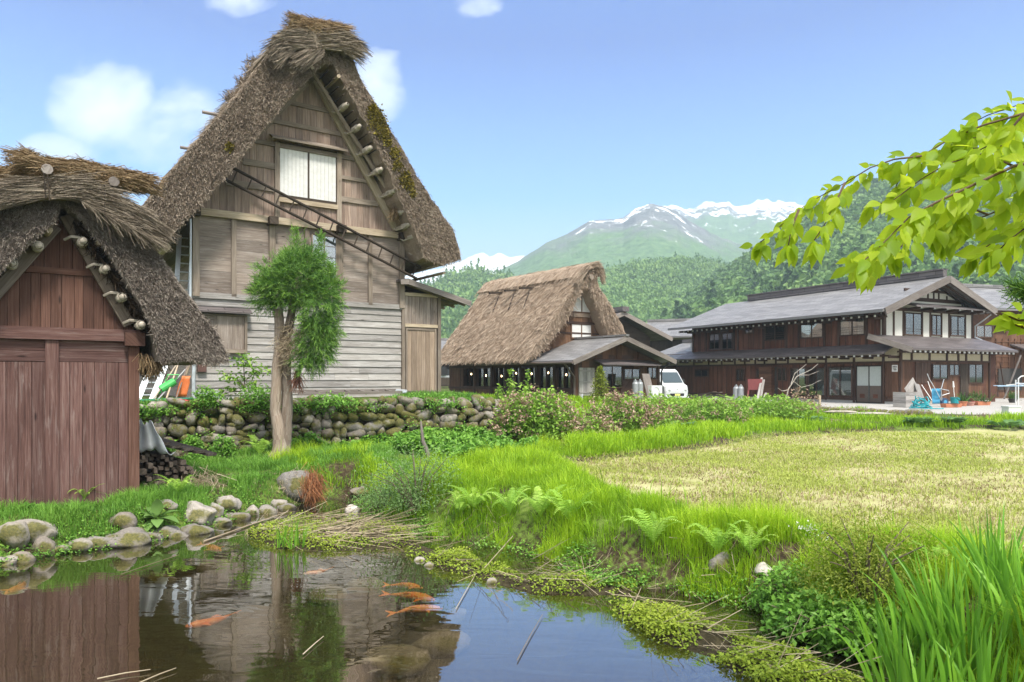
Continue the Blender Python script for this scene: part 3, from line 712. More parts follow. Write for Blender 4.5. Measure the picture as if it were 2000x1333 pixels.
# grey lapped siding
sh = hf.rect(390, 604, 481, 692)
mb = MB(); boards_h(mb, hf, 0, WG, -.12, cS - .02, -.05, .0, .205, lap=.028, splits=2); mb.build('lower_siding', WGREY, house)
mb = MB(); mb.fbox(hf, 0, WG, -.05, .035, -.36, -.125); mb.build('foundation', CONC, house)
mb = MB(); mb.fbox(hf, -.03, WG + .04, -.04, .07, cS - .02, cS + .13); mb.build('rail', WGREY, house)
# middle storey: posts with panels of wide boards between
PX = [382, 456, 530.5, 598.6, 662.5, 722, 783]; PA = [hf.px(x, 510)[0] for x in PX]
mb = MB()
for i in range(6): boards_h(mb, hf, PA[i], PA[i + 1], cS + .13, cBm - .1, -.05, .0 + .012 * (i % 2), .30)
mb.build('middle_boards', WMID, house)
for i, a in enumerate(PA):
    mb = MB(); ww = .085 if i in (0, 2, 4, 6) else .065
    mb.fbox(hf, a - ww, a + ww, -.03, .10 if ww > .08 else .07, cS + (.02 if i in (0, 6) else .06), cBm - .09); mb.build('post', WBEAM, house)
mb = MB(); mb.bar(hf(-.12, .05, cB - .06), hf(WG + .1, .05, cB - .06), .16, .19); mb.build('gable_beam', WPALE, house)
for x, y in ((381, 414), (533, 437), (666, 450), (787, 466)):
    a, c = hf.px(x, y, .2); mb = MB(); mb.fbox(hf, a - .12, a + .12, .0, .34, cB - .21, cB + .0); mb.build('joist_end', WDARK, house)
# gable boarding in tiers between rails
def roofline(a): return cB + (cA - cB) * max(0, (1 - abs(a - aA) / (aA + .05 if a < aA else WG + .05 - aA)))
wr = hf.rect(546, 294, 655, 388); hw = hf.rect(540, 284, 662, 396)
tiers = [(535 / 2.666, 585 / 2.666), ]
railpx = [(860, 560), (770, 668), (680, 785)]
RZ = [hf.px(250 + 950 / 2.666, y / 2.666)[1] for y in (562, 672, 790)]     # three rails above the window
mb = MB(); lev = [cB + .05] + [RZ[2], RZ[1], RZ[0]] + [cA + .1]
for k in range(4):
    lo, hi = lev[k], lev[k + 1]
    if k == 0:
        for (x0, x1) in ((0.05, wr[0] - .06), (wr[1] + .06, WG - .05)):
            boards_v(mb, hf, x0, x1, lambda a: min(hi, roofline(a)), lo, -.05, .012, .2)
        boards_v(mb, hf, wr[0] - .06, wr[1] + .06, wr[2] - .02, lo, -.05, .012, .2)
    else:
        boards_v(mb, hf, .05, WG - .05, lambda a: min(hi, roofline(a)), lo, -.05, .008 + .006 * k, .2)
mb.build('gable_boards', WGABLE, house)
def half(c): k = (c - cB) / (cA - cB); return aA * k, WG - (WG - aA) * k
for c in RZ:
    l, r_ = half(c); mb = MB(); mb.fbox(hf, l - .05, r_ + .05, .0, .075, c - .06, c + .06); mb.build('gable_rail', WBEAM, house)
for (x0, y0, x1, y1) in ((474, 314, 536, 330), (440, 356, 534, 372), (664, 346, 716, 357), (664, 388, 738, 402)):
    a0, a1, c0, c1 = hf.rect(x0, y0, x1, y1); mb = MB(); mb.fbox(hf, a0, a1, .0, .065, c0 + .04, c1 - .02); mb.build('gable_rail', WBEAM, house)
for x in (540, 661):
    a = hf.px(x, 340)[0]; mb = MB(); mb.fbox(hf, a - .07, a + .07, -.02, .09, cB + .05, wr[3] + .05); mb.build('window_post', WBEAM, house)
# window with two white sliding shutters under a plank hood
mb = MB(); a0, a1, c0, c1 = wr
mb.fbox(hf, a0 - .03, a1 + .03, -.02, .06, c0 - .09, c0 - .005); mb.fbox(hf, a0 - .03, a1 + .03, -.02, .06, c1 + .005, c1 + .09)
am = (a0 + a1) / 2; mb.fbox(hf, am - .022, am + .022, .03, .062, c0, c1)
wn_ = mb.build('window', WDARK, house)
for x0, x1 in ((a0, am - .024), (am + .024, a1)):
    mb = MB(); n = 7
    for i in range(n): mb.fbox(hf, x0 + (x1 - x0) * i / n + .003, x0 + (x1 - x0) * (i + 1) / n - .003, .0, .04 + random.uniform(0, .003), c0 + .003, c1 - .003)
    mb.build('white_shutter', WHITEB, wn_)
mb = MB(); p0, p1 = hf(a0 - .28, .10, c1 + .2), hf(a1 + .28, .10, c1 + .2)
mb.prism([hf(a0 - .28, .0, c1 + .28), hf(a1 + .28, .0, c1 + .28), hf(a1 + .28, .30, c1 + .13), hf(a0 - .28, .30, c1 + .13)], (0, 0, -.05)); mb.build('window_hood', WBEAM, wn_)
mb = MB(); mb.fbox(hf, a0 - .05, a1 + .05, .0, .10, c0 - .22, c0 - .09); mb.build('window_sill', WPALE, wn_)
# curtained window of the middle storey
a0, a1, c0, c1 = hf.rect(607, 460, 657, 546); f = pane_pair(hf, house, a0, a1, c0, c1, .014, 2, .035, frame=WBEAM, curtain=((.08, .5), (.5, .93)), bars=0)
mb = MB()
for k in range(1, 4): z = c0 + (c1 - c0) * k / 4; mb.fbox(hf, a0 + .03, a1 - .03, .05, .07, z - .01, z + .01)
mb.build('muntin', WFASC, f)
# shuttered opening, lower left
a0, a1, c0, c1 = hf.rect(390, 618, 480, 690)
mb = MB(); mb.fbox(hf, a0, a1, .0, .17, c0, c0 + .10); mb.fbox(hf, a0, a0 + .07, .0, .17, c0 + .1, c1); mb.fbox(hf, a1 - .07, a1, .0, .17, c0 + .1, c1); mb.fbox(hf, a0, a1, .0, .17, c1, c1 + .04)
sb = mb.build('shutter_box', WBEAM, house)
mb = MB(); boards_v(mb, hf, a0 + .075, a1 - .075, c1 - .005, c0 + .105, .02, .125, .3); mb.build('shutter_board', WMID, sb)
mb = MB(); mb.prism([hf(a0 - .12, .0, c1 + .24), hf(a1 + .10, .0, c1 + .24), hf(a1 + .10, .34, c1 + .10), hf(a0 - .12, .34, c1 + .10)], (0, 0, -.035)); mb.build('shutter_hood', SLATEB, sb)
# conduit, boxes on the lower wall
mb = MB(); mb.tube([hf(-.12, .12, cBm - .3), hf(-.12, .12, 2.0)], .03, 8); mb.tube([hf(-.03, .16, 1.0), hf(-.05, .16, .55), hf(-.05, .16, .0)], .045, 8); mb.build('conduit', STEEL, house)
mb = MB(); a, c = hf.px(392, 718); mb.fbox(hf, a - .1, a + .12, .02, .14, c - .12, c + .12); mb.build('meter_box', plain('brown_box', (.10, .05, .04), .5), house)
mb = MB(); a0, a1, c0, c1 = hf.rect(384, 765, 430, 795); mb.fbox(hf, a0, a1, .03, .18, c0, c1); mb.build('grey_box', plain('grey_box_paint', (.34, .38, .38), .6), house)
# doorway lean-to on the right
ax0, ax1 = WG + .06, hf.px(858, 680)[0]; lc = hf.px(800, 556)[1]
mb = MB(); mb.fbox(hf, ax0, ax1, -2.2, -.02, -.3, hf.px(820, 575)[1]); mb.build('porch_wall', WMID, house)
for a in (ax0 - .0, ax1 - .03):
    mb = MB(); mb.fbox(hf, a - .055, a + .055, -.03, .075, -.12, hf.px(820, 574)[1]); mb.build('porch_post', WBEAM, house)
mb = MB()
for y in (577, 637): c = hf.px(822, y)[1]; mb.fbox(hf, ax0 + .05, ax1 - .085, -.02, .06, c - .05, c + .05)
mb.fbox(hf, ax0 - .12, ax1 + .1, -.04, .13, -.16, .03); mb.build('porch_rail', WPALE, house)
mb = MB(); boards_v(mb, hf, ax0 + .06, ax1 - .09, hf.px(822, 579)[1], hf.px(822, 634)[1], -.03, .015, .13); mb.build('porch_boards', WMID, house)
dl = hf.rect(792, 642, 851, 756); mb = MB(); boards_v(mb, hf, dl[0] + .05, dl[1] - .05, dl[3] - .05, .04, -.03, .02, .17); do = mb.build('door', WDOOR, house)
mb = MB()
for (q0, q1, z0, z1) in ((dl[0], dl[0] + .05, .04, dl[3]), (dl[1] - .05, dl[1], .04, dl[3]), (dl[0] + .05, dl[1] - .05, dl[3] - .06, dl[3]), (dl[0] + .05, dl[1] - .05, .04, .14)): mb.fbox(hf, q0, q1, -.02, .045, z0, z1)
mb.build('door_frame', WBEAM, do)
pk = hf.px(796, 545, .3); tip = hf.px(917, 588, .3); bk = hf.px(768, 552, .3)
mb = MB(); mb.prism([hf(pk[0] - .25, .38, pk[1] - .02), hf(pk[0], .38, pk[1]), hf(tip[0], .38, tip[1]), hf(tip[0] - .02, .38, tip[1] - .06), hf(pk[0], .38, pk[1] - .07), hf(pk[0] - .25, .38, pk[1] - .09)], -hf.n * 2.8); pr = mb.build('porch_roof', SLATEB, house)
mb = MB(); mb.bar(hf(pk[0], .40, pk[1] - .10), hf(tip[0], .40, tip[1] - .10), .05, .17); mb.bar(hf(pk[0] - .28, .40, pk[1] - .13), hf(pk[0], .40, pk[1] - .10), .05, .15); mb.build('porch_fascia', WFASC, pr)
mb = MB(); s0 = hf(pk[0], 0, pk[1] - .2)
for k in range(4): mb.bar(hf(pk[0] + .0, .1 - .7 * k, pk[1] - .13), hf(tip[0] - .05, .1 - .7 * k, tip[1] - .13), .06, .08)
mb.bar(hf(ax1 + .1, .3, hf.px(830, 575)[1]), hf(ax1 + .1, -2.3, hf.px(830, 575)[1]), .1, .1); mb.build('porch_rafter', WBEAM, pr)
# ---------------- roof
OB = 1.05                                            # overhang of the thatch in front of the gable
q = lambda x, y, b=OB: hf.px(250 + x / 2.666, y / 2.666, b)
Lpoly = [q(*p) for p in ((85, 1200), (95, 1050), (190, 930), (330, 760), (470, 605), (600, 455), (690, 330), (760, 240), (830, 170), (1010, 170), (1010, 330), (950, 400), (830, 520), (700, 680), (560, 860), (400, 1050), (290, 1160), (185, 1285))]
Rpoly = [q(*p) for p in ((1010, 172), (1120, 170), (1168, 290), (1205, 400), (1290, 545), (1440, 800), (1560, 1010), (1690, 1190), (1735, 1352), (1640, 1385), (1545, 1345), (1450, 1120), (1350, 880), (1240, 650), (1140, 470), (1060, 330), (1010, 330))]
ev = hf.px(902, 509, OB); ev0 = hf.px(795, 528, OB)
roofL = thatch_slab(hf, Lpoly, OB, -D - .6, 'thatch', TH_MAIN, house, .03, 24000, .085, .013, (-.25, -.75, .35), top=[Lpoly[8], Lpoly[6], Lpoly[4], Lpoly[2], Lpoly[1]], ntop=9000)
Rcl = Rpoly
roofR = thatch_slab(hf, Rcl, OB, -D - .6, 'thatch', TH_MAIN, house, .03, 14000, .085, .013, (.25, -.75, .35), top=[Rpoly[1], Rpoly[3], Rpoly[5], Rpoly[7], Rpoly[8]], ntop=5000)
# moss cushions on the right rake
MOSS = leafmat('moss', [(.2, (.10, .085, .012)), (.6, (.25, .20, .03)), (1, (.36, .30, .06))], .1, .9)
mb = MB(); mpts = [(1290, 620, 30), (1310, 660, 26), (1330, 700, 20), (1385, 800, 18), (1400, 860, 16), (1440, 930, 22), (1460, 965, 18), (1270, 580, 20), (1350, 740, 14), (525, 770, 12), (1480, 1010, 10)]
for x, y, r_ in mpts:
    k = r_ * 26; a = x + RG.normal(size=k) * r_ * .62; c = y + RG.normal(size=k) * r_ * .8
    pts = np.array([tuple(hf(*q(X_, Y_)[:1], OB + random.uniform(-.0, .06), q(X_, Y_)[1])) for X_, Y_ in zip(a, c)])
    straws(mb, pts, np.tile(np.array(tuple(hf.n)), (k, 1)), .05, .05, 1.0)
mb.build('moss', MOSS, roofR)
# rafters, bargeboards and the tied purlin ends under the overhang
mb = MB(); mb.bar(hf(*q(958, 392, .12)[:1], .10, q(958, 392, .12)[1]), hf(-.28, .10, cB - .05), .10, .26); mb.build('bargeboard', WBEAM, house)
mb = MB(); mb.bar(hf(*q(970, 392, .12)[:1], .10, q(970, 392, .12)[1]), hf(*q(1400, 1195, .12)[:1], .10, q(1400, 1195, .12)[1]), .10, .25); mb.build('bargeboard', WPALE, house)
prev = None
for i, (x, y) in enumerate(((1120, 398), (1140, 545), (1205, 658), (1262, 770), (1318, 882), (1385, 995), (1440, 1100), (1465, 1170), (1500, 1225), (1545, 1300))):
    b = .92; a, c = q(x, y, b); mb = MB()
    mb.tube([hf(a - .02, -.1, c), hf(a, b + .03, c)], [.07, .062], 9); po = mb.build('purlin', ROPE if i < 8 else WPALE, house, smooth=True)
    mb = MB()
    for k in range(7):
        bb = b - .14 - .045 * k; mb.tube([hf(a + .082 * math.cos(t), bb + .006 * math.sin(t * 2), c + .082 * math.sin(t)) for t in [j * .6283 for j in range(11)]], .014, 5, caps=False)
    mb.tube([hf(a - .05, b - .3, c - .06), hf(a - .16, b - .55, c - .10), hf(a - .2, b - .65, c - .04)], .02, 5); mb.build('rope_lashing', ROPE, po)
mb = MB()                                            # dark underside of the right thatch: reeds and thin battens
U0, U1 = q(1015, 350, .9), (WG + .95, cB - .85)
for k in range(26):
    t = (k + .5) / 26; a, c = U0[0] + (U1[0] - U0[0]) * t, U0[1] + (U1[1] - U0[1]) * t
    mb.tube([hf(a + .05, 1.0, c), hf(a + .05, -.1, c)], .022, 5)
mb.build('batten', WDARK, house)
mb = MB(); mb.tube([hf(U0[0] - .12, .45, U0[1] - .05), hf(U1[0] - .05, .45, U1[1])], .06, 7); mb.build('rafter', WBEAM, house)
mb = MB()
for k in range(5):
    a, c = hf.px(805 + 12 * k, 480 + 14 * k, .5); mb.tube([hf(a + .05, .9, c), hf(a + .05, -1.5, c)], .045, 7)
mb.build('eave_pole', WPALE, house)
for i, (x, y) in enumerate(((957, 355), (1095, 400))):
    a, c = q(x, y, 1.1); mb = MB(); mb.tube([hf(a, -.3, c), hf(a, 1.14, c)], .055, 8); mb.build('pole_end', WPALE, house)
a, c = q(1440, 1180, .5); mb = MB(); mb.fbox(hf, a - .1, a + .1, .05, .55, c - .1, c + .1); mb.build('beam_end', WFASC, house)
a, c = hf.px(325, 482, .7); mb = MB(); mb.tube([hf(a, -2, c), hf(a, .72, c)], .10, 10); mb.build('beam_end', WPALE, house)
mb = MB(); k = 500; a, c = q(1395, 1120, .6); pts = np.array([tuple(hf(a, .55, c + .12)) for _ in range(k)]) + RG.normal(size=(k, 3)) * .05
straws(mb, pts, np.tile(np.array([0, 0, -1.]), (k, 1)), .22, .012, .45); mb.build('straw_bunch', STRAW, house)
# ridge: layered straw saddle, top roll, cross poles
def saddle(fr, arch, th, b0, b1, name, mat, parent, ns, sl, sw, droop=.12):
    """arch: list of (a, c) centre line over the ridge; a thick curved sheet from b1 to b0 with long straws across it"""
    mb = MB(); A_ = np.array(arch); n = len(A_)
    T_ = np.gradient(A_, axis=0); T_ /= np.linalg.norm(T_, axis=1)[:, None]; Nr = np.stack([-T_[:, 1], T_[:, 0]], 1)
    if Nr[n // 2, 1] < 0: Nr = -Nr
    up, lo = A_ + Nr * th / 2, A_ - Nr * th / 2; loop = [tuple(p) for p in up] + [tuple(p) for p in lo[::-1]]
    P = polysub(loop, .15); nb = max(3, int(abs(b0 - b1) / .3)); m = len(P); V = []
    for j in range(nb + 1):
        b = b1 + (b0 - b1) * j / nb
        for a, c in P: V.append(fr(a + random.uniform(-.02, .02), b + (random.uniform(-.03, .03) if j in (0, nb) else 0), c + random.uniform(-.02, .02)))
    fs = [(j * m + i, j * m + (i + 1) % m, (j + 1) * m + (i + 1) % m, (j + 1) * m + i) for j in range(nb) for i in range(m)] + [tuple(range(m)), tuple(range((nb + 1) * m - 1, nb * m - 1, -1))]
    mb.add(V, fs, None, .35)
    cs = np.concatenate([[0], np.cumsum(np.hypot(*np.diff(A_, axis=0).T))]); t = RG.random(ns) * cs[-1]
    off = (RG.random(ns) - .5) * th * 1.05; front = RG.random(ns) < .6
    off = np.where(front, off, th / 2 + .012)
    a = np.interp(t, cs, A_[:, 0]) + np.interp(t, cs, Nr[:, 0]) * off; c = np.interp(t, cs, A_[:, 1]) + np.interp(t, cs, Nr[:, 1]) * off
    b = np.where(front, b0 + RG.normal(size=ns) * .015, b1 + (b0 - b1) * RG.random(ns))
    mid = cs[-1] / 2; sg = np.where(t > mid, 1, -1)[:, None]
    d2 = np.stack([np.interp(t, cs, T_[:, 0]), np.interp(t, cs, T_[:, 1])], 1) * sg
    o = np.array(tuple(fr.o)); U = np.array(tuple(fr.u)); Nn = np.array(tuple(fr.n)); K = np.array([0, 0, 1.])
    straws(mb, o + a[:, None] * U + b[:, None] * Nn + c[:, None] * K, d2[:, :1] * U + d2[:, 1:] * K + .04 * Nn, sl * .9, sw, .09)
    return mb.build(name, mat, parent)
def roll(fr, path, rad, name, mat, parent, ns, sl, sw):
    mb = MB(); pts = [fr(*p) for p in path]; mb.tube(pts, rad, 12, .4)
    P = np.array([tuple(p) for p in pts]); R_ = np.array(rad if hasattr(rad, '__len__') else [rad] * len(P)); t = RG.random(ns) * (len(P) - 1.001)
    i = t.astype(int); f_ = (t - i)[:, None]; c = P[i] * (1 - f_) + P[i + 1] * f_; ax_ = P[i + 1] - P[i]; ax_ /= np.linalg.norm(ax_, axis=1)[:, None]
    rv = RG.normal(size=(ns, 3)); rv -= ax_ * np.sum(rv * ax_, 1)[:, None]; rv /= np.linalg.norm(rv, axis=1)[:, None]
    rr = (R_[i] * (1 - f_[:, 0]) + R_[i + 1] * f_[:, 0])[:, None]
    sg = np.where(RG.random(ns) < .5, 1, -1)[:, None]
    straws(mb, c + rv * rr * (.96 + .06 * RG.random((ns, 1))), ax_ * sg + rv * .05 + np.cross(ax_, rv) * .3, sl * .7, sw, .17)
    return mb.build(name, mat, parent)
arch = [q(*p, 1.3) for p in ((800, 255), (840, 215), (900, 205), (980, 205), (1060, 205), (1120, 215), (1160, 250))]
cap = saddle(hf, arch, .50, 1.32, -D - .7, 'ridge_cap', STRAWG, house, 5200, .5, .014)
pa = [q(*p, 1.25) for p in ((862, 108), (900, 122), (960, 140), (1040, 152), (1100, 160), (1150, 168))]
roll(hf, [(a, 1.12, c) for a, c in pa], [.20, .21, .24, .24, .22, .19], 'ridge_roll', STRAW, cap, 4200, .32, .012)
mb = MB(); k = 420; pts = np.array([tuple(hf(*q(x, y, 1.4)[:1], 1.36, q(x, y, 1.4)[1])) for x, y in zip(RG.uniform(930, 1030, k), RG.uniform(250, 290, k))])
straws(mb, pts, np.tile(np.array(tuple(-hf.u * .75 - hf.k * .75)), (k, 1)), .5, .014, .12); mb.build('straw_tip', STRAWG, cap)
for (x, y, bb) in ((395, 219, -4.2), (352, 288, -7.0)):
    a, c = hf.px(x, y, bb); mb = MB(); mb.tube([hf(a, bb, c), hf(aA + 1.0, bb, c + .02)], .055, 8); mb.build('ridge_pole', WFASC, cap)
mb = MB()
for (x, y) in ((655, 340), (640, 375), (540, 510), (600, 440)):
    a, c = q(x, y, -1.2); k = 160; pts = np.array([tuple(hf(a, -1.2, c))] * k) + RG.normal(size=(k, 3)) * .09; straws(mb, pts, np.tile(np.array([-.4, 0, .6]), (k, 1)), .16, .02, .7)
mb.build('thatch_tuft', TH_MAIN, roofL)
# ---------------- ladders and gear by the house
def ladder(name, p0, p1, side, width, nr, mat, rail=.03, rung=.018, label=None, group=None, flat=False, holes=False):
    p0, p1, side = Vector(p0), Vector(p1), Vector(side).normalized()
    t = thing(name, p0, label, 'ladder', group)
    for s_ in (-.5, .5):
        mb = MB()
        if flat: mb.bar(p0 + side * width * s_, p1 + side * width * s_, rail * 2.6, rail, up=(p1 - p0).cross(side))
        else: mb.tube([p0 + side * width * s_, (p0 + p1) / 2 + side * width * s_ + Vector((0, 0, .015)), p1 + side * width * s_], rail, 7)
        mb.build('rail', mat, t)
    for i in range(nr):
        c = p0 + (p1 - p0) * ((i + .6) / nr); mb = MB(); mb.tube([c - side * width * .5, c + side * width * .5], rung, 6); mb.build('rung', mat, t)
    return t
b = .42; p0 = hf.px(430, 347, b); p1 = hf.px(808, 541, b); r0 = hf.px(452, 326, b); r1 = hf.px(828, 527, b)
P0, P1 = hf(p0[0], b, p0[1]), hf(p1[0], b, p1[1]); Q0, Q1 = hf(r0[0], b, r0[1]), hf(r1[0], b, r1[1])
sdv = ((Q0 - P0) + (Q1 - P1)) / 2; dd = (P1 - P0).normalized(); wperp = (sdv - dd * sdv.dot(dd))
ladder('wooden_ladder', (P0 + Q0) / 2, (P1 + Q1) / 2, wperp, wperp.length, 15, WDARK, .042, .022, 'long dark wooden ladder slung diagonally across the farmhouse gable')
g0, g1 = hf.px(590, 775, .9), hf.px(770, 781, .9)
b = 1.0; P0, P1 = hf(hf.px(583, 784, b)[0], b, .02), hf(hf.px(785, 781, b)[0], b, .02)
lt = thing('wooden_ladder', P0, 'old grey wooden ladder lying on edge in weeds along the foot of the grey siding', 'ladder')
mb = MB(); mb.bar(P0 + V3(0, 0, .10), P1 + V3(0, 0, .10), .06, .09); mb.build('rail', WFASC, lt)
mb = MB(); up_ = V3(0, 0, .40); back_ = -hf.n * .42
mb.bar(P0 + V3(0, 0, .15) + back_, P1 + V3(0, 0, .15) + back_, .06, .09); mb.build('rail', WFASC, lt)
for k in range(7):
    c = P0 + (P1 - P0) * ((k + .5) / 7.3) + V3(0, 0, .12); mb = MB(); mb.bar(c, c + back_ + V3(0, 0, .04), .07, .05); mb.build('rung', WFASC, lt)
mb = MB(); e = P1 + V3(0, 0, .10); mb.tube([e, e + hf.u * .15 + V3(0, 0, .0) + back_ * .1, e + hf.u * .25 + back_ * .5 + V3(0, 0, .03), e + back_ + V3(0, 0, .05)], .04, 7); mb.build('end_hoop', STEEL, lt)
lx = Frame(hf(-.35, -.1, 0), hf.u)
p0 = hf.px(352, 575, -.3); p1 = hf.px(372, 452, -.3)
ladder('aluminium_ladder', hf(p0[0], -.2, p0[1] - 1.2), hf(p1[0], -.9, p1[1]), hf.u, .34, 12, ALU, .045, .02, 'silver aluminium ladder standing upright between the farmhouse flank and its eave', flat=True)
# things stacked under the left eave on top of the stone wall
k0 = hf.px(270, 770, 1.2)
base = lambda px, py, b: hf(*[hf.px(px, py, b)[0]], b, hf.px(px, py, b)[1])
ladder('aluminium_ladder', base(279, 792, 1.9), base(312, 708, 1.2), hf.u, .30, 7, ALU, .05, .02, 'silver aluminium ladder leaning among the garden tools beside the red brown hut', flat=True)
TO = [('garden_tool', (322, 788), (352, 700), .02, (.52, .40, .28), 'long pale wooden tool handle leaning highest in the tool heap'),
      ('garden_tool', (296, 786), (345, 712), .018, (.40, .33, .25), 'grey wooden tool handle leaning behind the silver ladder in the heap'),
      ('garden_tool', (340, 790), (366, 716), .018, (.20, .15, .12), 'thin dark tool handle at the right edge of the tool heap'),
      ('garden_tool', (300, 790), (362, 722), .016, (.36, .36, .36), 'grey metal rod slanting across the green watering can')]
for nm, p, r_, rd, cc, lb in TO:
    P0, P1 = base(*p, 2.0), base(*r_, 1.3); t = thing(nm, P0, lb, 'tool')
    mb = MB(); mb.tube([P0, P1], rd, 7); mb.build('handle', plain('handle_wood', cc, .8, var=.25), t)
    mb = MB(); d_ = (P0 - P1).normalized(); mb.prism([P0 + hf.u * .09, P0 - hf.u * .09, P0 - hf.u * .07 + d_ * .2, P0 + d_ * .26, P0 + hf.u * .07 + d_ * .2], hf.n * .02); mb.build('blade', STEEL, t)
c = base(328, 753, 1.7); t = thing('watering_can', c, 'bright green plastic watering can in the heap of garden tools', 'watering can'); GRN = plain('green_plastic', (.06, .42, .09), .4)
mb = MB(); ax_ = hf.u * .15 + V3(0, 0, .10); mb.tube([c - ax_, c + ax_], [.105, .09], 14); mb.build('can_body', GRN, t, smooth=False)
mb = MB(); mb.tube([c - ax_ + V3(0, 0, -.05), c - ax_ * 2.3], [.04, .025], 8); mb.build('spout', GRN, t)
mb = MB(); mb.tube([c + ax_, c + ax_ + V3(.1, 0, .15), c + V3(0, 0, .25), c - ax_ * .4 + V3(0, 0, .13)], .018, 6); mb.build('handle', GRN, t)
c = base(353, 755, 1.6); t = thing('shovel', c, 'orange plastic scoop shovel standing in the tool heap', 'shovel'); ORG = plain('orange_plastic', (.62, .17, .05), .5)
mb = MB(); Vg = []
for i in range(7):
    for j in range(5):
        u_, v_ = (j - 2) / 2, i / 6; Vg.append(c + hf.u * (u_ * .11 * (1 - .25 * (v_ > .8)) + .12 * v_) + V3(0, 0, -.25 + .5 * v_) + hf.n * (.05 * u_ * u_))
mb.add(Vg, [(i * 5 + j, i * 5 + j + 1, i * 5 + j + 6, i * 5 + j + 5) for i in range(6) for j in range(4)]); so_ = mb.build('scoop', ORG, t, smooth=True); so_.modifiers.new('t', 'SOLIDIFY').thickness = .02
mb = MB(); mb.tube([c + hf.u * .12 + V3(0, 0, .28), c + hf.u * .3 + V3(0, 0, .8)], .02, 7); mb.build('handle', WPALE, t)
for (nm, px, py, cc, r_, lb, cat) in (('rubber_glove', 347, 783, (.55, .03, .07), .16, 'crimson rubber glove lying on the wall top at the end of the tool heap', 'glove'),
                              ('plastic_bag', 285, 798, (.75, .73, .70), .20, 'crumpled white plastic bag at the foot of the silver ladder', 'bag'),
                              ('plastic_bag', 306, 790, (.60, .25, .22), .17, 'faded pink plastic bag in front of the green watering can', 'bag'),
                              ('garden_hose', 322, 795, (.03, .22, .13), .2, 'dark green coil of hose lying on the wall top', 'hose'),
                              ('sack', 335, 800, (.33, .20, .08), .24, 'rusty brown sack lying on the wall top by the hose', 'sack')):
    c = base(px, py, 2.3); mat_ = plain(nm + '_mat', cc, .55, var=.3); mb = MB()
    if nm == 'garden_hose':
        mb.tube([c + hf.u * (.22 + .01 * k) * math.cos(k * .5) + hf.n * .16 * math.sin(k * .5) + V3(0, 0, .03 + .004 * k) for k in range(40)], .022, 6)
    elif nm == 'rubber_glove':
        mb.ball(c, (.13, .07, .05), 9, 6, jit=.1)
        for k in range(4): d_ = (hf.u * (1 - .1 * k) + hf.n * (.5 - .33 * k) ).normalized(); mb.tube([c + d_ * .08, c + d_ * .17, c + d_ * (.26 - .02 * abs(k - 1)) + V3(0, 0, -.02)], [.026, .024, .016], 7)
        mb.tube([c, c + hf.n * .12 - hf.u * .02, c + hf.n * .18 + hf.u * .04], [.03, .026, .018], 7)
    else:
        mb.ball(c, (r_ * 1.3, r_ * .8, r_ * .6), 14, 9, jit=.22)
    tag(mb.build(nm, mat_, smooth=True, org=c), lb, cat)
# ================================================================== red brown thatched hut at the pond
sf = Frame(tuple(at(265, 960, 10.1)), (.80, .60))
shed = thing('thatched_hut', sf(-.9, 0, 0), 'small red brown boarded hut with a shaggy thatched roof beside the pond', 'hut')
q1 = lambda x, y, b=0.0: sf.px(x / 3.332, 250 + y / 3.332, b)
q4 = lambda x, y, b=0.0: sf.px(x / 2.563, 600 + y / 2.563, b)
SL = -2.02; SD = 3.0                                # left end and depth
cb = q4(300, 105)[1]; cbm = q4(300, 165)[1]; sA = q1(405, 590)
sap = (sA[0], sA[1])
mb = MB(); mb.prism([sf(a, -.05, c) for a, c in ((SL + .02, -.3), (-.02, -.3), (-.02, cb), (sap[0], sap[1] - .05), (SL + .02, cb))], -sf.n * SD); mb.build('inner_wall', WREDD, shed)
sr = Frame(sf(0, 0, 0), -sf.n); mb = MB(); boards_v(mb, sr, 0, SD, cb, -.3, -.03, .02, .2); mb.build('flank_boards', WRED, shed)
pm = sf.px(101, 800)[0]
c2 = q4(450, 205)[1]; c3 = q4(450, 275)[1]
mb = MB(); boards_v(mb, sf, pm + .06, -.07, c3 - .005, -.12, -.05, .012, .135); mb.build('door', WRED, shed)
mb = MB(); boards_v(mb, sf, SL + .06, pm - .06, c3 - .005, -.12, -.05, .005, .145); mb.build('door', WRED, shed)
mb = MB()
for a0, a1 in ((pm + .06, -.07), (SL + .06, pm - .06)): boards_h(mb, sf, a0, a1, c3, cbm, -.05, .008, .16)
mb.build('door_head', WRED, shed)
for a, w_ in ((0, .10), (pm, .075), (SL, .10)):
    mb = MB(); mb.fbox(sf, a - w_, a + w_ * .35 if a == 0 else a + w_, -.06, .055 if a != 0 else .075, -.14, cbm - .004); mb.build('post', WRED if a != 0 else WREDD, shed)
mb = MB(); mb.bar(sf(SL - .2, .03, (cb + cbm) / 2), sf(.06, .03, (cb + cbm) / 2), .12, cb - cbm); mb.build('beam', WRED, shed)
a0, a1, c0, c1 = sf.rect(632 / 2.563, 600 + 130 / 2.563, 724 / 2.563, 600 + 195 / 2.563, .12); mb = MB(); mb.fbox(sf, a0 - .02, a1, -.3, .17, c0, c1); mb.build('beam_end', WREDD, shed)
mb = MB(); mb.fbox(sf, SL - .1, .05, -.05, .03, -.3, -.15); mb.build('sill_stone', CONC, shed)
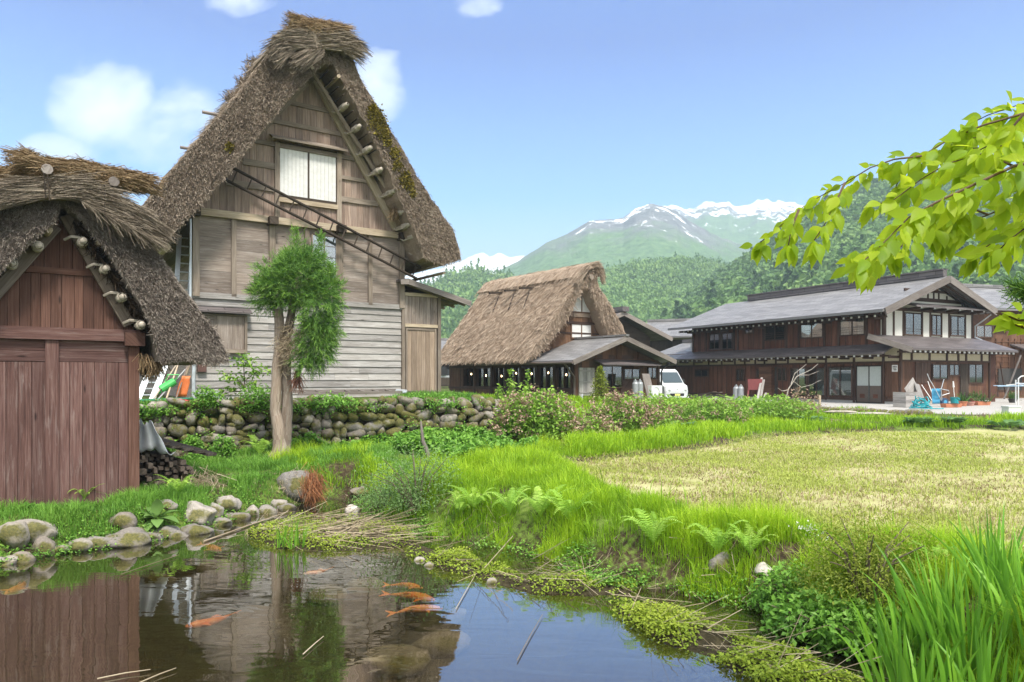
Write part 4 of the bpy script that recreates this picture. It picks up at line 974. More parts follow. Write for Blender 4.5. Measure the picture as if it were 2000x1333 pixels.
# gable boards, rails, bargeboards
rb = q1(835, 1285); lb_ = (2 * sap[0] - rb[0], rb[1])
def sroof(a): return sap[1] + .06 - (sap[1] - rb[1]) * abs(a - sap[0]) / (rb[0] - sap[0])
cr = q1(350, 935)[1]
mb = MB(); boards_v(mb, sf, SL + .05, -.02, lambda a: min(cr - .03, sroof(a)), cb, -.05, .01, .125); mb.build('gable_boards', WREDD, shed)
mb = MB(); boards_v(mb, sf, SL + .05, -.02, sroof, cr + .04, -.05, .004, .15); mb.build('gable_boards', WREDD, shed)
hw_ = (rb[0] - sap[0]) * (sap[1] - cr) / (sap[1] - rb[1]); mb = MB(); mb.fbox(sf, sap[0] - hw_, sap[0] + hw_, -.02, .04, cr - .035, cr + .045); mb.build('gable_rail', WREDD, shed)
mb = MB(); mb.bar(sf(sap[0] + .03, .07, sap[1] + .03), sf(rb[0], .07, rb[1]), .07, .15); mb.build('bargeboard', WBEAM, shed)
a, c = q1(0, 1050); k_ = (sap[1] - c) / (sap[0] - a)
mb = MB(); mb.bar(sf(sap[0] - .08, .07, sap[1] - .12), sf(sap[0] - 1.1, .07, sap[1] - .12 - 1.02 * k_), .07, .15); mb.build('bargeboard', WBEAM, shed)
# thatch
SB = .42
R = [q1(*p, SB) for p in ((395, 470), (520, 460), (700, 470), (930, 690), (1000, 780), (1075, 880), (1150, 1000), (1260, 1140), (1380, 1300))] + [q4(*p, SB) for p in ((1080, 120), (1143, 262), (1060, 290), (930, 262), (800, 275))] + \
    [q1(*p, SB) for p in ((985, 1290), (930, 1190), (880, 1090), (790, 940), (700, 800), (600, 690), (500, 560))]
thatch_slab(sf, R, SB, -SD - .4, 'thatch', TH_SHED, shed, .02, 26000, .06, .007, (.25, -.75, .4), top=[R[2], R[3], R[5], R[7], R[9], R[10]], ntop=9000)
Lm = [(2 * sap[0] - a - .05, c) for a, c in R[:14]]
L = [q1(*p, SB) for p in ((395, 470), (380, 560), (355, 610), (250, 690), (150, 790), (60, 880), (0, 930), (-130, 1090), (-300, 1290), (-420, 1440), (-620, 1430), (-700, 1300), (-500, 1000), (-250, 720), (-80, 560), (150, 430))]
thatch_slab(sf, L, SB, -SD - .4, 'thatch', TH_SHED, shed, .02, 18000, .06, .007, (-.25, -.75, .4), top=[L[15], L[13], L[12], L[11]], ntop=3500)
mb = MB(); k = 900; pp = inpoly([q4(*p, .1) for p in ((690, 240), (830, 275), (810, 320), (760, 325), (700, 280))], k)
straws(mb, np.array([tuple(sf(a, random.uniform(-.6, .15), c + .05)) for a, c in pp]), np.tile(np.array([.1, -.2, -.9]), (k, 1)), .16, .01, .3); mb.build('eave_straw', STRAW, shed)
for i, (x, y) in enumerate(((320, 665), (655, 745), (545, 735), (690, 915), (800, 1100), (925, 1280), (80, 880), (250, 765))):
    b = .36 + .03 * (i == 1); a, c = q1(x, y, b); mb = MB(); mb.tube([sf(a - .02, -.3, c + .0), sf(a, b + .02, c)], [.05, .042], 9); po = mb.build('purlin', WPALE if i in (0, 1) else ROPE, shed, smooth=True)
    if i > 1:
        mb = MB()
        for k in range(5): mb.tube([sf(a + .055 * math.cos(t), b - .06 - .035 * k, c + .055 * math.sin(t)) for t in [j * .6283 for j in range(11)]], .012, 5, caps=False)
        mb.tube([sf(a, b - .1, c + .05), sf(a - .13, b - .12, c + .06), sf(a - .2, b - .2, c + .02)], .02, 5); mb.build('rope_lashing', ROPE, po)
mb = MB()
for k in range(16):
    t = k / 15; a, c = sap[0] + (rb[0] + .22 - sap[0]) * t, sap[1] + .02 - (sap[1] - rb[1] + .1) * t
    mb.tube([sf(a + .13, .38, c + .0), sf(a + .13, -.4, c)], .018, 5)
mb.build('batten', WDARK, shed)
mb = MB(); k = 1500; t = RG.random(k); a = sap[0] + (rb[0] + .1 - sap[0]) * t + .1; c = sap[1] - .05 - (sap[1] - rb[1]) * t
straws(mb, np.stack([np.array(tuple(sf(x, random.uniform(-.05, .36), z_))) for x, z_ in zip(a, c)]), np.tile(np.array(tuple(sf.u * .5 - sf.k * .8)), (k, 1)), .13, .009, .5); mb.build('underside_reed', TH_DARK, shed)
# straw saddle over the ridge
arch = [q1(*p, .6) for p in ((-330, 640), (-180, 540), (-60, 470), (80, 425), (220, 400), (370, 385), (500, 400), (620, 440), (740, 500), (850, 570), (945, 640))]
cap = saddle(sf, arch, .27, .62, -SD - .5, 'ridge_cap', STRAWG, shed, 9000, .36, .0075)
mb = MB(); k = 900; t = RG.random(k); aa = np.array(arch); e = aa[6] + (aa[10] - aa[6]) * t[:, None]
straws(mb, np.array([tuple(sf(a, .63, c - .12)) for a, c in e]), np.tile(np.array(tuple(sf.u * .75 - sf.k * .55)), (k, 1)), .22, .007, .25); mb.build('straw_tip', STRAWG, cap)
path = [q1(*p, .55) for p in ((112, 215), (170, 215), (250, 250), (400, 275), (560, 290), (700, 320), (800, 335), (900, 350), (1000, 365))]
roll(sf, [(a, .48, c) for a, c in path], [.12, .13, .135, .14, .15, .14, .13, .125, .10], 'ridge_roll', STRAW, cap, 6500, .2, .0075)
path = [q1(*p, .0) for p in ((-120, 330), (0, 330), (130, 320), (300, 330), (450, 350))]
roll(sf, [(a, .1, c) for a, c in path], [.10, .11, .12, .12, .10], 'ridge_roll', STRAW, cap, 2500, .2, .0075)
for (x, y) in ((305, 275), (738, 355)):
    a, c = q1(x, y, .6); mb = MB(); mb.tube([sf(a, -1.5, c), sf(a, .66, c)], .065, 9); mb.build('ridge_pole', WFASC, cap)
mb = MB()
for (x0, y0, x1, y1) in ((285, 290, 300, 460), (310, 300, 325, 470), (680, 370, 685, 560), (685, 560, 730, 750)):
    mb.tube([sf(*[q1(x0, y0, .7)[0]], .68, q1(x0, y0, .7)[1]), sf(q1(x1, y1, .7)[0], .66, q1(x1, y1, .7)[1])], .007, 4)
mb.build('tie_wire', WDARK, cap)

# ------------------------------------------------------------------ stack of old timber, plastic sheet
tf = Frame(sf(.12, -.9, .0), sf.u)
WOLD = wood('old_stacked_timber', (.03, .022, .018), (.10, .078, .062), (.22, .185, .155), 30)
k = 0
for row in range(8):
    n = 8 - max(0, row - 4)
    for j in range(n):
        w_, h_ = random.uniform(.04, .10), random.uniform(.035, .075)
        a = .04 + j * .092 + random.uniform(-.012, .012) + (.03 if row % 2 else 0); c = .0 + row * .068 + random.uniform(-.006, .006)
        z0 = gz(*tf(a, 0, 0).xy) - tf.o.z + .05
        b = random.uniform(.15, .55) - .01 * row; tl = random.uniform(-.12, .12)
        mb = MB(); mb.bar(tf(a + tl, -1.1, c + z0), tf(a, b, c + z0 + random.uniform(-.015, .015)), w_, h_)
        P = tf(a, b, c + z0)
        tag(mb.build('timber_length', WOLD, org=P), 'square ended old timber stacked against the flank of the red brown hut', 'timber', 'old timbers stacked beside the hut')
for j in range(5):
    z0 = .62 - .02 * j; mb = MB(); a = .0 + .12 * j; mb.bar(tf(a, -.9, z0 + .04), tf(a + .35 + .05 * j, .42, z0 - .02 - .03 * j), .16, .04)
    tag(mb.build('plank', WOLD, org=tf(a, 0, z0)), 'dark loose plank lying askew on top of the timber stack', 'plank', 'loose planks on the timber stack')
PLASTIC = M('plastic_sheet', .25, .5); PLASTIC.col((.78, .80, .83)); PLASTIC.translucent((.8, .82, .85), .35); PLASTIC.b.inputs['Transmission Weight'].default_value = 0; PLASTIC = PLASTIC.m
mb = MB(); V = []; nu, nv = 22, 12
for j in range(nv):
    for i in range(nu):
        s_, t_ = i / (nu - 1), j / (nv - 1)
        a = -.02 + .52 * s_ * (.35 + .65 * t_); b = .30 - .1 * t_ + .25 * s_; c = .98 - .36 * min(1, t_ * 1.5) - .10 * t_ - .06 * s_ + .03 * math.sin(9 * s_ + 4 * t_) + .025 * math.sin(23 * s_ + 9 * t_) * (1 - .3 * t_) + random.uniform(-.008, .008)
        V.append(tf(a, b + .04 * math.sin(14 * s_ + 3 * t_), c))
mb.add(V, [(j * nu + i, j * nu + i + 1, (j + 1) * nu + i + 1, (j + 1) * nu + i) for j in range(nv - 1) for i in range(nu - 1)])
o = mb.build('plastic_sheet', PLASTIC, smooth=True, org=tf(.2, .3, .8)); tag(o, 'crumpled pale plastic sheet draped over the timber stack', 'sheet'); o.modifiers.new('t', 'SOLIDIFY').thickness = .006
# ================================================================== dry stone wall
def stone_blob(mb, c, r, ax, rnd=None, n=(9, 6), jit=.10):
    """a rounded stone: ellipsoid with its own lumps; ax = (u, n, k) axes"""
    V = []; ph0 = random.random() * 6; p1, p2, p3 = (random.uniform(-1, 1) for _ in range(3)); nu, nv = n; e = random.uniform(.78, 1.0)
    planes = [(Vector((random.gauss(0, 1), random.gauss(0, 1), random.gauss(0, 1))).normalized(), random.uniform(.62, .9)) for _ in range(6)]
    for j in range(nv + 1):
        ph = math.pi * j / nv
        for i in range(nu):
            th = 2 * math.pi * i / nu
            x, y, z_ = math.sin(ph) * math.cos(th), math.sin(ph) * math.sin(th), math.cos(ph)
            sg = lambda t: math.copysign(abs(t) ** e, t)
            k = 1 + jit * (p1 * math.sin(2 * th + ph0) * math.sin(ph) + p2 * math.cos(3 * ph + ph0) + p3 * math.sin(th * 3 + ph * 2) * math.sin(ph))
            q = Vector((sg(x) * k, sg(y) * k, sg(z_) * k))
            for pn, ph_ in planes:
                o_ = q.dot(pn) - ph_
                if o_ > 0: q = q - pn * (o_ * .85)
            V.append(c + ax[0] * (q.x * r[0]) + ax[1] * (q.y * r[1]) + ax[2] * (q.z * r[2]))
    mb.add(V, [(j * nu + i, (j + 1) * nu + i, (j + 1) * nu + (i + 1) % nu, j * nu + (i + 1) % nu) for j in range(nv) for i in range(nu)], None, rnd)
mb = MB(); segs = list(zip(WALLXY, WALLXY[1:])) + [(WALLXY[-1], (-.35, 19.4))]
wt = thing('dry_stone_wall', (WALLXY[2][0], WALLXY[2][1], .3), 'mossy dry stone retaining wall of rounded river stones below the farmhouse', 'wall')
for (x0, y0), (x1, y1) in segs:
    wf = Frame((x0, y0, 0), (x1 - x0, y1 - y0)); Lw = math.hypot(x1 - x0, y1 - y0)
    z = .12
    while z < 1.46:
        h = random.uniform(.14, .24); a = random.uniform(-.1, .05)
        while a < Lw + .05:
            w_ = random.choice((.16, .2, .24, .28, .33, .4, .46)); zz = z + h / 2 + random.uniform(-.05, .05); tz = random.uniform(-.4, .4)
            ax = (wf.u * math.cos(tz) + wf.k * math.sin(tz), wf.n, wf.k * math.cos(tz) - wf.u * math.sin(tz))
            hh = h * random.uniform(.85, 1.15)
            stone_blob(mb, wf(a + w_ / 2, .02 + .10 * (1.45 - z) + random.uniform(-.04, .06), zz), (w_ * .57, .17, hh * .62), ax, None, (10, 7), .09)
            a += w_ * .98
        z += h * .93
mb.build('stone_courses', STONE, wt, smooth=True)
mb = MB()
for (x0, y0), (x1, y1) in segs:
    wf = Frame((x0, y0, 0), (x1 - x0, y1 - y0)); Lw = math.hypot(x1 - x0, y1 - y0); mb.prism([wf(-.05, -.06 + .13, .0), wf(-.05, -.12, 1.42), wf(-.05, -.4, 1.42), wf(-.05, -.4, .0)], wf.u * (Lw + .1))
EARTH = plain('wall_earth', (.05, .04, .022), .95, var=.4); mb.build('earth_core', EARTH, wt)
# ================================================================== second house: thatched, with a tiled front wing
rd_ = 32.0
rf = Frame(tuple(at(1121.6, 783, rd_)), (.80, .60)); rl = Frame(tuple(rf.o), (.60, -.80))     # rl: the long side (a < 0 runs back to the left), n faces left-front
rl = Frame(tuple(rf.o), (.60, -.80))
q5 = lambda x, y: (850 + x / 3.332, 480 + y / 3.332)
rest = thing('thatched_house', rf(0, 0, 0), 'thatched house with brown boarded front wing and long glazed side before the hills', 'house')
RW = rf.px(*q5(1455, 800))[0]; RL_ = rl.px(*q5(92, 860))[0]                                     # widths (RL_ < 0)
ceil_ = rf.px(*q5(905, 745))[1]
# tiled front wing: body, gable
pk = rf.px(*q5(1185, 640), .0)
mb = MB(); gp = [(.34, -.5), (RW, -.5), (RW, ceil_ + .1), (pk[0], rf.px(*q5(1185, 625))[1]), (.34, ceil_ + .12)]
mb.prism([rf(a, -.04, c) for a, c in gp], -rf.n * 6.2); mb.build('wing_wall', WREST, rest)
mb = MB(); boards_v(mb, rf, 0.08, RW - .08, lambda a: gp[3][1] - abs(a - gp[3][0]) * (gp[3][1] - gp[4][1]) / gp[3][0] - .08, 0, -.05, .0, .42); mb.build('wing_boards', WREST, rest)
for a in (0.04, RW - .04, rf.px(*q5(1212, 850))[0], rf.px(*q5(1160, 850))[0]):
    mb = MB(); mb.fbox(rf, a - .07, a + .07, -.03, .05, -.05, ceil_ - .02); mb.build('wing_post', WTRIM if a > .1 else WREST, rest)
a, c0 = rf.px(*q5(1185, 740)); mb = MB(); mb.fbox(rf, a - .05, a + .05, -.02, .04, c0, c0 + .95)
for x in (1045, 1320): a, c = rf.px(*q5(x, 740)); mb.fbox(rf, a - .05, a + .05, -.02, .04, c, c + .35)
mb.fbox(rf, .05, RW - .05, -.02, .045, c0 - .12, c0); mb.build('gable_timber', WREST, rest)
# roof of the wing: two tiled slopes, ridge towards the camera
E0 = rf.px(*q5(895, 746), .9); E1 = rf.px(*q5(1566, 746), .9); PK = rf.px(*q5(1243, 592), .9)
def slope(fr, p_top, p_eave, b0, b1, th, mat, name, parent):
    mb = MB(); T0, T1 = fr(p_top[0], b0, p_top[1]), fr(p_top[0], b1, p_top[1]); E_0, E_1 = fr(p_eave[0], b0, p_eave[1]), fr(p_eave[0], b1, p_eave[1])
    l, w_ = (E_0 - T0).length, abs(b1 - b0); dn = V3(0, 0, -th)
    V = [T0, T1, E_1, E_0, T0 + dn, T1 + dn, E_1 + dn, E_0 + dn]
    fs = [(0, 1, 2, 3), (7, 6, 5, 4), (0, 3, 7, 4), (1, 0, 4, 5), (2, 1, 5, 6), (3, 2, 6, 7)]
    uv = [[(0, 0), (w_, 0), (w_, l), (0, l)]] + [[(0, 0), (.1, 0), (.1, .1), (0, .1)]] * 5
    uv[1] = [(0, l), (w_, l), (w_, 0), (0, 0)]
    return mb.add(V, fs, uv).build(name, mat, parent)
wr1 = slope(rf, PK, (E0[0], E0[1]), .9, -5.4, .10, SLATE, 'wing_roof', rest); wr2 = slope(rf, PK, (E1[0], E1[1]), .9, -5.4, .10, SLATE, 'wing_roof', rest)
mb = MB(); mb.bar(rf(E0[0], .93, E0[1] - .1), rf(PK[0], .93, PK[1] - .09), .05, .22); mb.build('fascia', WFASC, rest)
mb = MB(); mb.bar(rf(E1[0], .93, E1[1] - .1), rf(PK[0], .93, PK[1] - .09), .05, .22); mb.build('fascia', WFASC, rest)
mb = MB(); mb.bar(rf(PK[0], 1.0, PK[1] + .06), rf(PK[0], -5.4, PK[1] + .06), .2, .09); mb.build('ridge_tile', SLATE, rest)
mb = MB(); g0 = rf(E0[0] - .05, .95, E0[1] - .10); mb.tube([g0, rf(E0[0] - .05, -6.2, E0[1] - .1)], .06, 8); mb.tube([rf(E0[0] - .03, .4, E0[1] - .14), rf(-.12, .12, ceil_ - .75), rf(-.1, .12, ceil_ - .85), rf(-.1, .12, .02)], .045, 8); mb.build('gutter', plain('brown_gutter', (.12, .09, .075), .5), rest)
mb = MB(); g0 = rf(E1[0], .5, E1[1] - .16); mb.tube([g0, rf(RW + .2, .1, ceil_ - .3), rf(RW + .08, .1, ceil_ - .5), rf(RW + .08, .1, 0)], .045, 8); mb.build('downpipe', plain('dark_pipe', (.05, .04, .035), .5), rest)
# canopy, door, windows of the wing
a0, a1, c0, c1 = rf.rect(*q5(1025, 745), *q5(1390, 772)); mb = MB(); mb.prism([rf(a0, .0, c1 + .02), rf(a1, .0, c1 + .02), rf(a1 + .05, .75, c0 - .02), rf(a0 - .05, .75, c0 - .02)], (0, 0, -.05)); mb.build('canopy', SLATEB, rest)
a0, a1, c0, c1 = rf.rect(*q5(932, 795), *q5(1032, 978)); mb = MB(); boards_v(mb, rf, a0, a1, c1, c0, .0, .05, .12); 
for z_ in (c0 + .15, (c0 + c1) / 2, c1 - .15): mb.fbox(rf, a0, a1, .05, .075, z_ - .03, z_ + .03)
mb.build('grey_shutter', WGREY, rest)
pane_pair(rf, rest, *rf.rect(*q5(1078, 780), *q5(1215, 930)), .01, 2, .06, frame=WTRIM, glass=GLASS)
pane_pair(rf, rest, *rf.rect(*q5(1222, 798), *q5(1330, 876)), .01, 2, .06, frame=WTRIM, curtain=((.08, .5), (.52, .93)))
pane_pair(rf, rest, *rf.rect(*q5(1378, 790), *q5(1437, 868)), .01, 2, .05, frame=WTRIM, curtain=((.08, .5), (.52, .93)))
# glazed long side under the thatch
GR = lambda x, y: rl.px(*q5(x, y))
ct = GR(560, 752)[1]
mb = MB(); mb.fbox(rl, RL_, 0, -3.8, -.25, -.5, ct + .25); mb.build('long_wall', WTRIM, rest)
sill_c = GR(560, 938)[1]
mb = MB(); boards_v(mb, rl, RL_, -.05, sill_c, -.1, -.06, .0, .3); mb.build('long_wall_boards', WREST, rest)
a0 = GR(180, 860)[0]; mb = MB(); boards_v(mb, rl, RL_, a0, ct, sill_c, -.06, .0, .16); mb.build('end_boards', WREST, rest)
mb = MB(); mb.fbox(rl, RL_, 0, -.05, .06, sill_c - .02, sill_c + .08); mb.fbox(rl, RL_, 0, -.05, .05, ct - .28, ct - .18); mb.build('long_wall_rail', WTRIM, rest)
xs5 = [180, 258, 370, 460, 560, 660, 778, 893]; lampm = M('lamp_glow'); lampm.b.inputs['Emission Color'].default_value = (1, .75, .4, 1); lampm.b.inputs['Emission Strength'].default_value = 6; lampm.col((1, .8, .5)); lampm = lampm.m
ROOMB = plain('room_back', (.32, .30, .26), .9, var=.7)
for i, (x0, x1) in enumerate(zip(xs5, xs5[1:])):
    A0, A1 = GR(x0 + 8, 860)[0], GR(x1 - 6, 860)[0]
    f = pane_pair(rl, rest, A0, A1, sill_c + .08, ct - .28, -.18, 2 if i != 1 else 2, .05, frame=WTRIM, glass=GLASSC, back=ROOMB, depth=.20, name='glazed_panel')
    a = GR(x1, 860)[0]; mb = MB(); mb.fbox(rl, a - .07, a + .07, -.1, .07, -.1, ct); mb.build('long_wall_post', WTRIM, rest)
    a = (A0 * .5 + A1 * .5); c = ct - .28 - random.uniform(.25, .5); mb = MB(); mb.tube([rl(a, -.14, c + .05), rl(a, -.14, ct - .3)], .008, 4)
    mb.ball(rl(a, -.155, c), .055, 8, 6); mb.build('pendant_lamp', lampm, f)
    mb = MB(); boards_v(mb, rl, A0, A1, ct, ct - .18, -.06, -.02, .3); mb.build('transom', plain('transom_board', (.14, .11, .08), .8) if i == 0 else bpy.data.materials['transom_board'], f)
mb = MB(); mb.fbox(rl, RL_ - .3, -.1, -.1, .25, -.02, .12); mb.build('stone_footing', CONC, rest)
# low metal eave at the far left end
a, c = GR(100, 775); mb = MB(); mb.prism([rl(RL_ - .7, -2.5, ct + .35), rl(RL_ + 1.6, -2.5, ct + .35), rl(RL_ + 1.6, .6, ct + .02), rl(RL_ - .7, .6, ct + .02)], (0, 0, -.06)); mb.build('side_eave', STEEL, rest)
# thatch: gable plane set back behind the wing; outline from the photograph
tf2 = Frame(rf(0, -2.6, 0), (.80, .60)); qt = lambda x, y, b=0.0: tf2.px(*q5(x, y), b)
Lr = 7.6
ridge = qt(1010, 205, .6); lb2 = qt(612, 742, .6); rb2 = qt(1225, 585, .6)
apx = qt(985, 270); wallL, wallR = qt(690, 660)[0], qt(1150, 590)[0]
mb = MB(); mb.prism([tf2(a, -.03, c) for a, c in ((max(.3, lb2[0] + .8), 1.7), (rb2[0] - .3, .5), (rb2[0] - .3, qt(1150, 590)[1]), (apx[0], apx[1]), (max(.3, lb2[0] + .8), qt(690, 680)[1] + .2))], -tf2.n * Lr); mb.build('gable_wall', WREST, rest)
def rroof(a): 
    if a < apx[0]: return apx[1] - (apx[0] - a) * (apx[1] - qt(690, 680)[1]) / (apx[0] - qt(690, 680)[0])
    return apx[1] - (a - apx[0]) * (apx[1] - qt(1150, 590)[1]) / (qt(1150, 590)[0] - apx[0])
cm_ = qt(950, 505)[1]
WRG = wood('warm_gable_boards', (.04, .02, .012), (.13, .07, .04), (.23, .135, .08), 34)
mb = MB(); boards_v(mb, tf2, max(.3, lb2[0] + .85), rb2[0] - .35, lambda a: min(rroof(a), cm_ - .05), 1.0, -.03, .02, .16); boards_v(mb, tf2, lb2[0] + .85, rb2[0] - .35, rroof, cm_ + .06, -.03, .015, .16); mb.build('gable_boards', WRG, rest)
mb = MB(); mb.fbox(tf2, qt(815, 500)[0], qt(1120, 500)[0], -.02, .09, cm_ - .05, cm_ + .06); c = qt(900, 570)[1]; mb.fbox(tf2, qt(760, 500)[0], qt(1140, 500)[0], -.02, .06, c - .04, c + .04); mb.build('gable_rail', WTRIM, rest)
for (x0, y0, x1, y1) in ((893, 330, 1005, 432), (885, 516, 1010, 600)):
    a0, a1, c0, c1 = tf2.rect(*q5(x0, y0), *q5(x1, y1)); mb = MB(); mb.fbox(tf2, a0 - .06, a1 + .06, .0, .07, c0 - .07, c0); mb.fbox(tf2, a0 - .06, a1 + .06, .0, .07, c1, c1 + .07); mb.fbox(tf2, a0 - .06, a0, .0, .07, c0, c1); mb.fbox(tf2, a1, a1 + .06, .0, .07, c0, c1)
    am = (a0 + a1) / 2; mb.fbox(tf2, am - .03, am + .03, .0, .065, c0, c1); w_ = mb.build('window', WRG, rest)
    for u0, u1 in ((a0, am - .03), (am + .03, a1)): mb = MB(); mb.fbox(tf2, u0, u1, .0, .045, c0, c1); mb.build('white_shutter', WHITEB, w_)
a0, a1, c0, c1 = tf2.rect(*q5(895, 436), *q5(1002, 466)); mb = MB(); mb.fbox(tf2, a0, a1, .01, .06, c0, c1); mb.build('window_apron', WDOOR, rest)
TB = .75
def slab2(poly, b0, b1, bl, name): return thatch_slab(tf2, poly, b0, b1, name, TH_REST, rest, .04, 2600, .2, .02, (-.5, -.7, .3))
Lp = [qt(*p, TB) for p in ((985, 130), (1050, 128), (1056, 200), (990, 240), (960, 300), (920, 350), (880, 450), (820, 530), (740, 640), (680, 700), (655, 725), (605, 738))]
th2 = .55
dl_ = (Lp[11][0] - Lp[0][0], Lp[11][1] - Lp[0][1]); ll = math.hypot(*dl_)
LO = [Lp[0], Lp[1], Lp[2]] + Lp[3:]
obj_l = slab2(LO, TB, -Lr, 0, 'thatch')
Rp = [qt(*p, TB) for p in ((1000, 135), (1050, 128), (1060, 260), (1120, 350), (1180, 450), (1245, 580), (1200, 590), (1130, 580), (1090, 480), (1030, 340), (985, 250))]
slab2(Rp, TB, -Lr, 0, 'thatch')
# long shaggy left slope: bundles of straw all over the weather face
mb = MB(); n = 40000; A0_, A1_ = np.array(Lp[0]), np.array(Lp[11]); t = RG.random(n); bb = TB - RG.random(n) * (Lr + TB)
nrm = np.array([-(A0_[1] - A1_[1]), (A0_[0] - A1_[0])]); nrm = nrm / np.linalg.norm(nrm) * np.array([1, 1])
if nrm[0] > 0: nrm = -nrm
nrm = np.array([-abs(nrm[0]), abs(nrm[1])])
aa = A0_[0] + (A1_[0] - A0_[0]) * t; cc = A0_[1] + (A1_[1] - A0_[1]) * t; bump_ = .05 * np.array([vnoise(x, y, 1.0) for x, y in zip(bb * 2.2, t * 14)]).ravel() + .04
o = np.array(tuple(tf2.o)); U = np.array(tuple(tf2.u)); Nn = np.array(tuple(tf2.n)); K = np.array([0, 0, 1.])
pts = o + (aa + nrm[0] * bump_)[:, None] * U + bb[:, None] * Nn + (cc + nrm[1] * bump_)[:, None] * K
dv = (A1_ - A0_) / np.linalg.norm(A1_ - A0_); straws(mb, pts, np.tile(dv[0] * U + dv[1] * K, (n, 1)), .26, .022, .16); mb.build('thatch_straw', TH_REST, obj_l)
mb = MB()
for (x, y, x2, y2) in ((690, 262, 732, 270), (568, 296, 612, 298), (463, 302, 512, 308)):
    P0 = at(*q5(x, y), 37.5); P1 = at(*q5(x2, y2), 36.2)
for k, bb_ in enumerate((-2.6, -3.9, -5.3)):
    t_ = .22; a = A0_[0] + (A1_[0] - A0_[0]) * t_; c = A0_[1] + (A1_[1] - A0_[1]) * t_
    mb.bar(tf2(a + .25, bb_, c + .22), tf2(a - .75, bb_, c + .12), .12, .10)
    for s_ in range(9):
        t2 = t_ + .02 + s_ * .022; mb.tube([tf2(A0_[0] + (A1_[0] - A0_[0]) * t2 - .06, bb_ + .05 * s_, A0_[1] + (A1_[1] - A0_[1]) * t2 + .06)] + [tf2(A0_[0] + (A1_[0] - A0_[0]) * (t2 + .02) - .06, bb_ + .05 * s_ + .05, A0_[1] + (A1_[1] - A0_[1]) * (t2 + .02) + .06)], .035, 5)
mb.build('ridge_pole', WDARK, rest)
arch = [qt(*p, TB) for p in ((930, 215), (975, 150), (1020, 128), (1050, 140), (1068, 200))]
saddle(tf2, arch, .28, TB + .15, -Lr - .2, 'ridge_cap', TH_REST, rest, 2600, .4, .02)
mb = MB(); P0, P1 = qt(985, 255, .3), qt(1165, 590, .3); mb.bar(tf2(P0[0], .3, P0[1]), tf2(P1[0], .3, P1[1]), .12, .16)
for k in range(7): t_ = (k + .6) / 7; a, c = P0[0] + (P1[0] - P0[0]) * t_, P0[1] + (P1[1] - P0[1]) * t_; mb.tube([tf2(a + .12, -.05, c), tf2(a + .12, TB, c)], .06, 6)
mb.build('rake_timber', WDARK, rest)
a, c = qt(1015, 205, .9); mb = MB(); mb.tube([tf2(a, -.5, c), tf2(a, .95, c)], .14, 8); mb.build('ridge_beam', WBEAM, rest)
# gear in front of the wing
def cylinder(nm, px, py, d, h, r, mat, label, grp):
    p = at(px, py, d); t = thing(nm, p, label, 'gas cylinder', grp); mb = MB(); z = lambda k: p + V3(0, 0, k)
    mb.tube([z(0), z(.04), z(h * .82), z(h * .9), z(h * .93)], [r * .93, r, r, r * .75, r * .35], 14); mb.build('tank', mat, t, smooth=False)
    mb = MB(); mb.tube([z(h * .92), z(h * .98)], [r * .6, r * .6], 12); mb.build('collar', mat, t); mb = MB(); mb.tube([z(h * .95), z(h * 1.05)], .03, 6); mb.build('valve', STEEL, t)
GASM = plain('gas_grey', (.30, .315, .325), .5, .2)
cylinder('gas_cylinder', 1241, 783, 33.0, .95, .15, GASM, 'left grey gas cylinder of the pair beside the front wing of the thatched house', 'gas cylinders')
cylinder('gas_cylinder', 1250, 783, 33.0, .95, .15, GASM, 'grey gas cylinder between its twin and the tilted grey board by the thatched house', 'gas cylinders')
p = at(1263, 783, 33.2); bf = Frame(tuple(p), (.8, .6)); mb = MB(); mb.hexa([bf(a, b, c) for a in (-.22, .22) for b, c in ((0, 0), (-.3, 1.2)) for c in (c,)] if False else [V for a in (-.25, .25) for b in (0, .04) for V in (bf(a, b + .3, 0), bf(a - .1, b, 1.25))], 2); tag(mb.build('grey_board', WFASC, org=p), 'grey weathered board leaning by the gas cylinders', 'board')
p = at(1283, 784, 33.0); t = thing('storage_box', p, 'small white outdoor unit on the ground in front of the parked white van', 'outdoor unit'); bf = Frame(tuple(p), (.8, .6))
mb = MB(); mb.fbox(bf, -.36, .36, -.3, 0, .06, .72); mb.fbox(bf, -.30, -.2, -.25, -.05, 0, .06); mb.fbox(bf, .2, .3, -.25, -.05, 0, .06); mb.build('casing', RAFTW, t)
mb = MB(); mb.tube([bf(-.08 + .24 * math.cos(k * .3142), .012, .40 + .24 * math.sin(k * .3142)) for k in range(21)], .012, 5, caps=False); mb.build('fan_ring', FROST, t)
p = at(1133, 783, 32.2); t = thing('shovel', p, 'grey metal shovel leaning against the corner post of the thatched house', 'shovel'); mb = MB(); mb.tube([p + V3(0, 0, .25), p + V3(-.1, .1, 1.5)], .02, 6); mb.build('handle', WFASC, t)
mb = MB(); mb.prism([p + V3(-.13, 0, .3), p + V3(.13, 0, .3), p + V3(.12, -.02, .08), p + V3(0, -.03, 0), p + V3(-.12, -.02, .08)], (0, .02, 0)); mb.build('blade', STEEL, t)
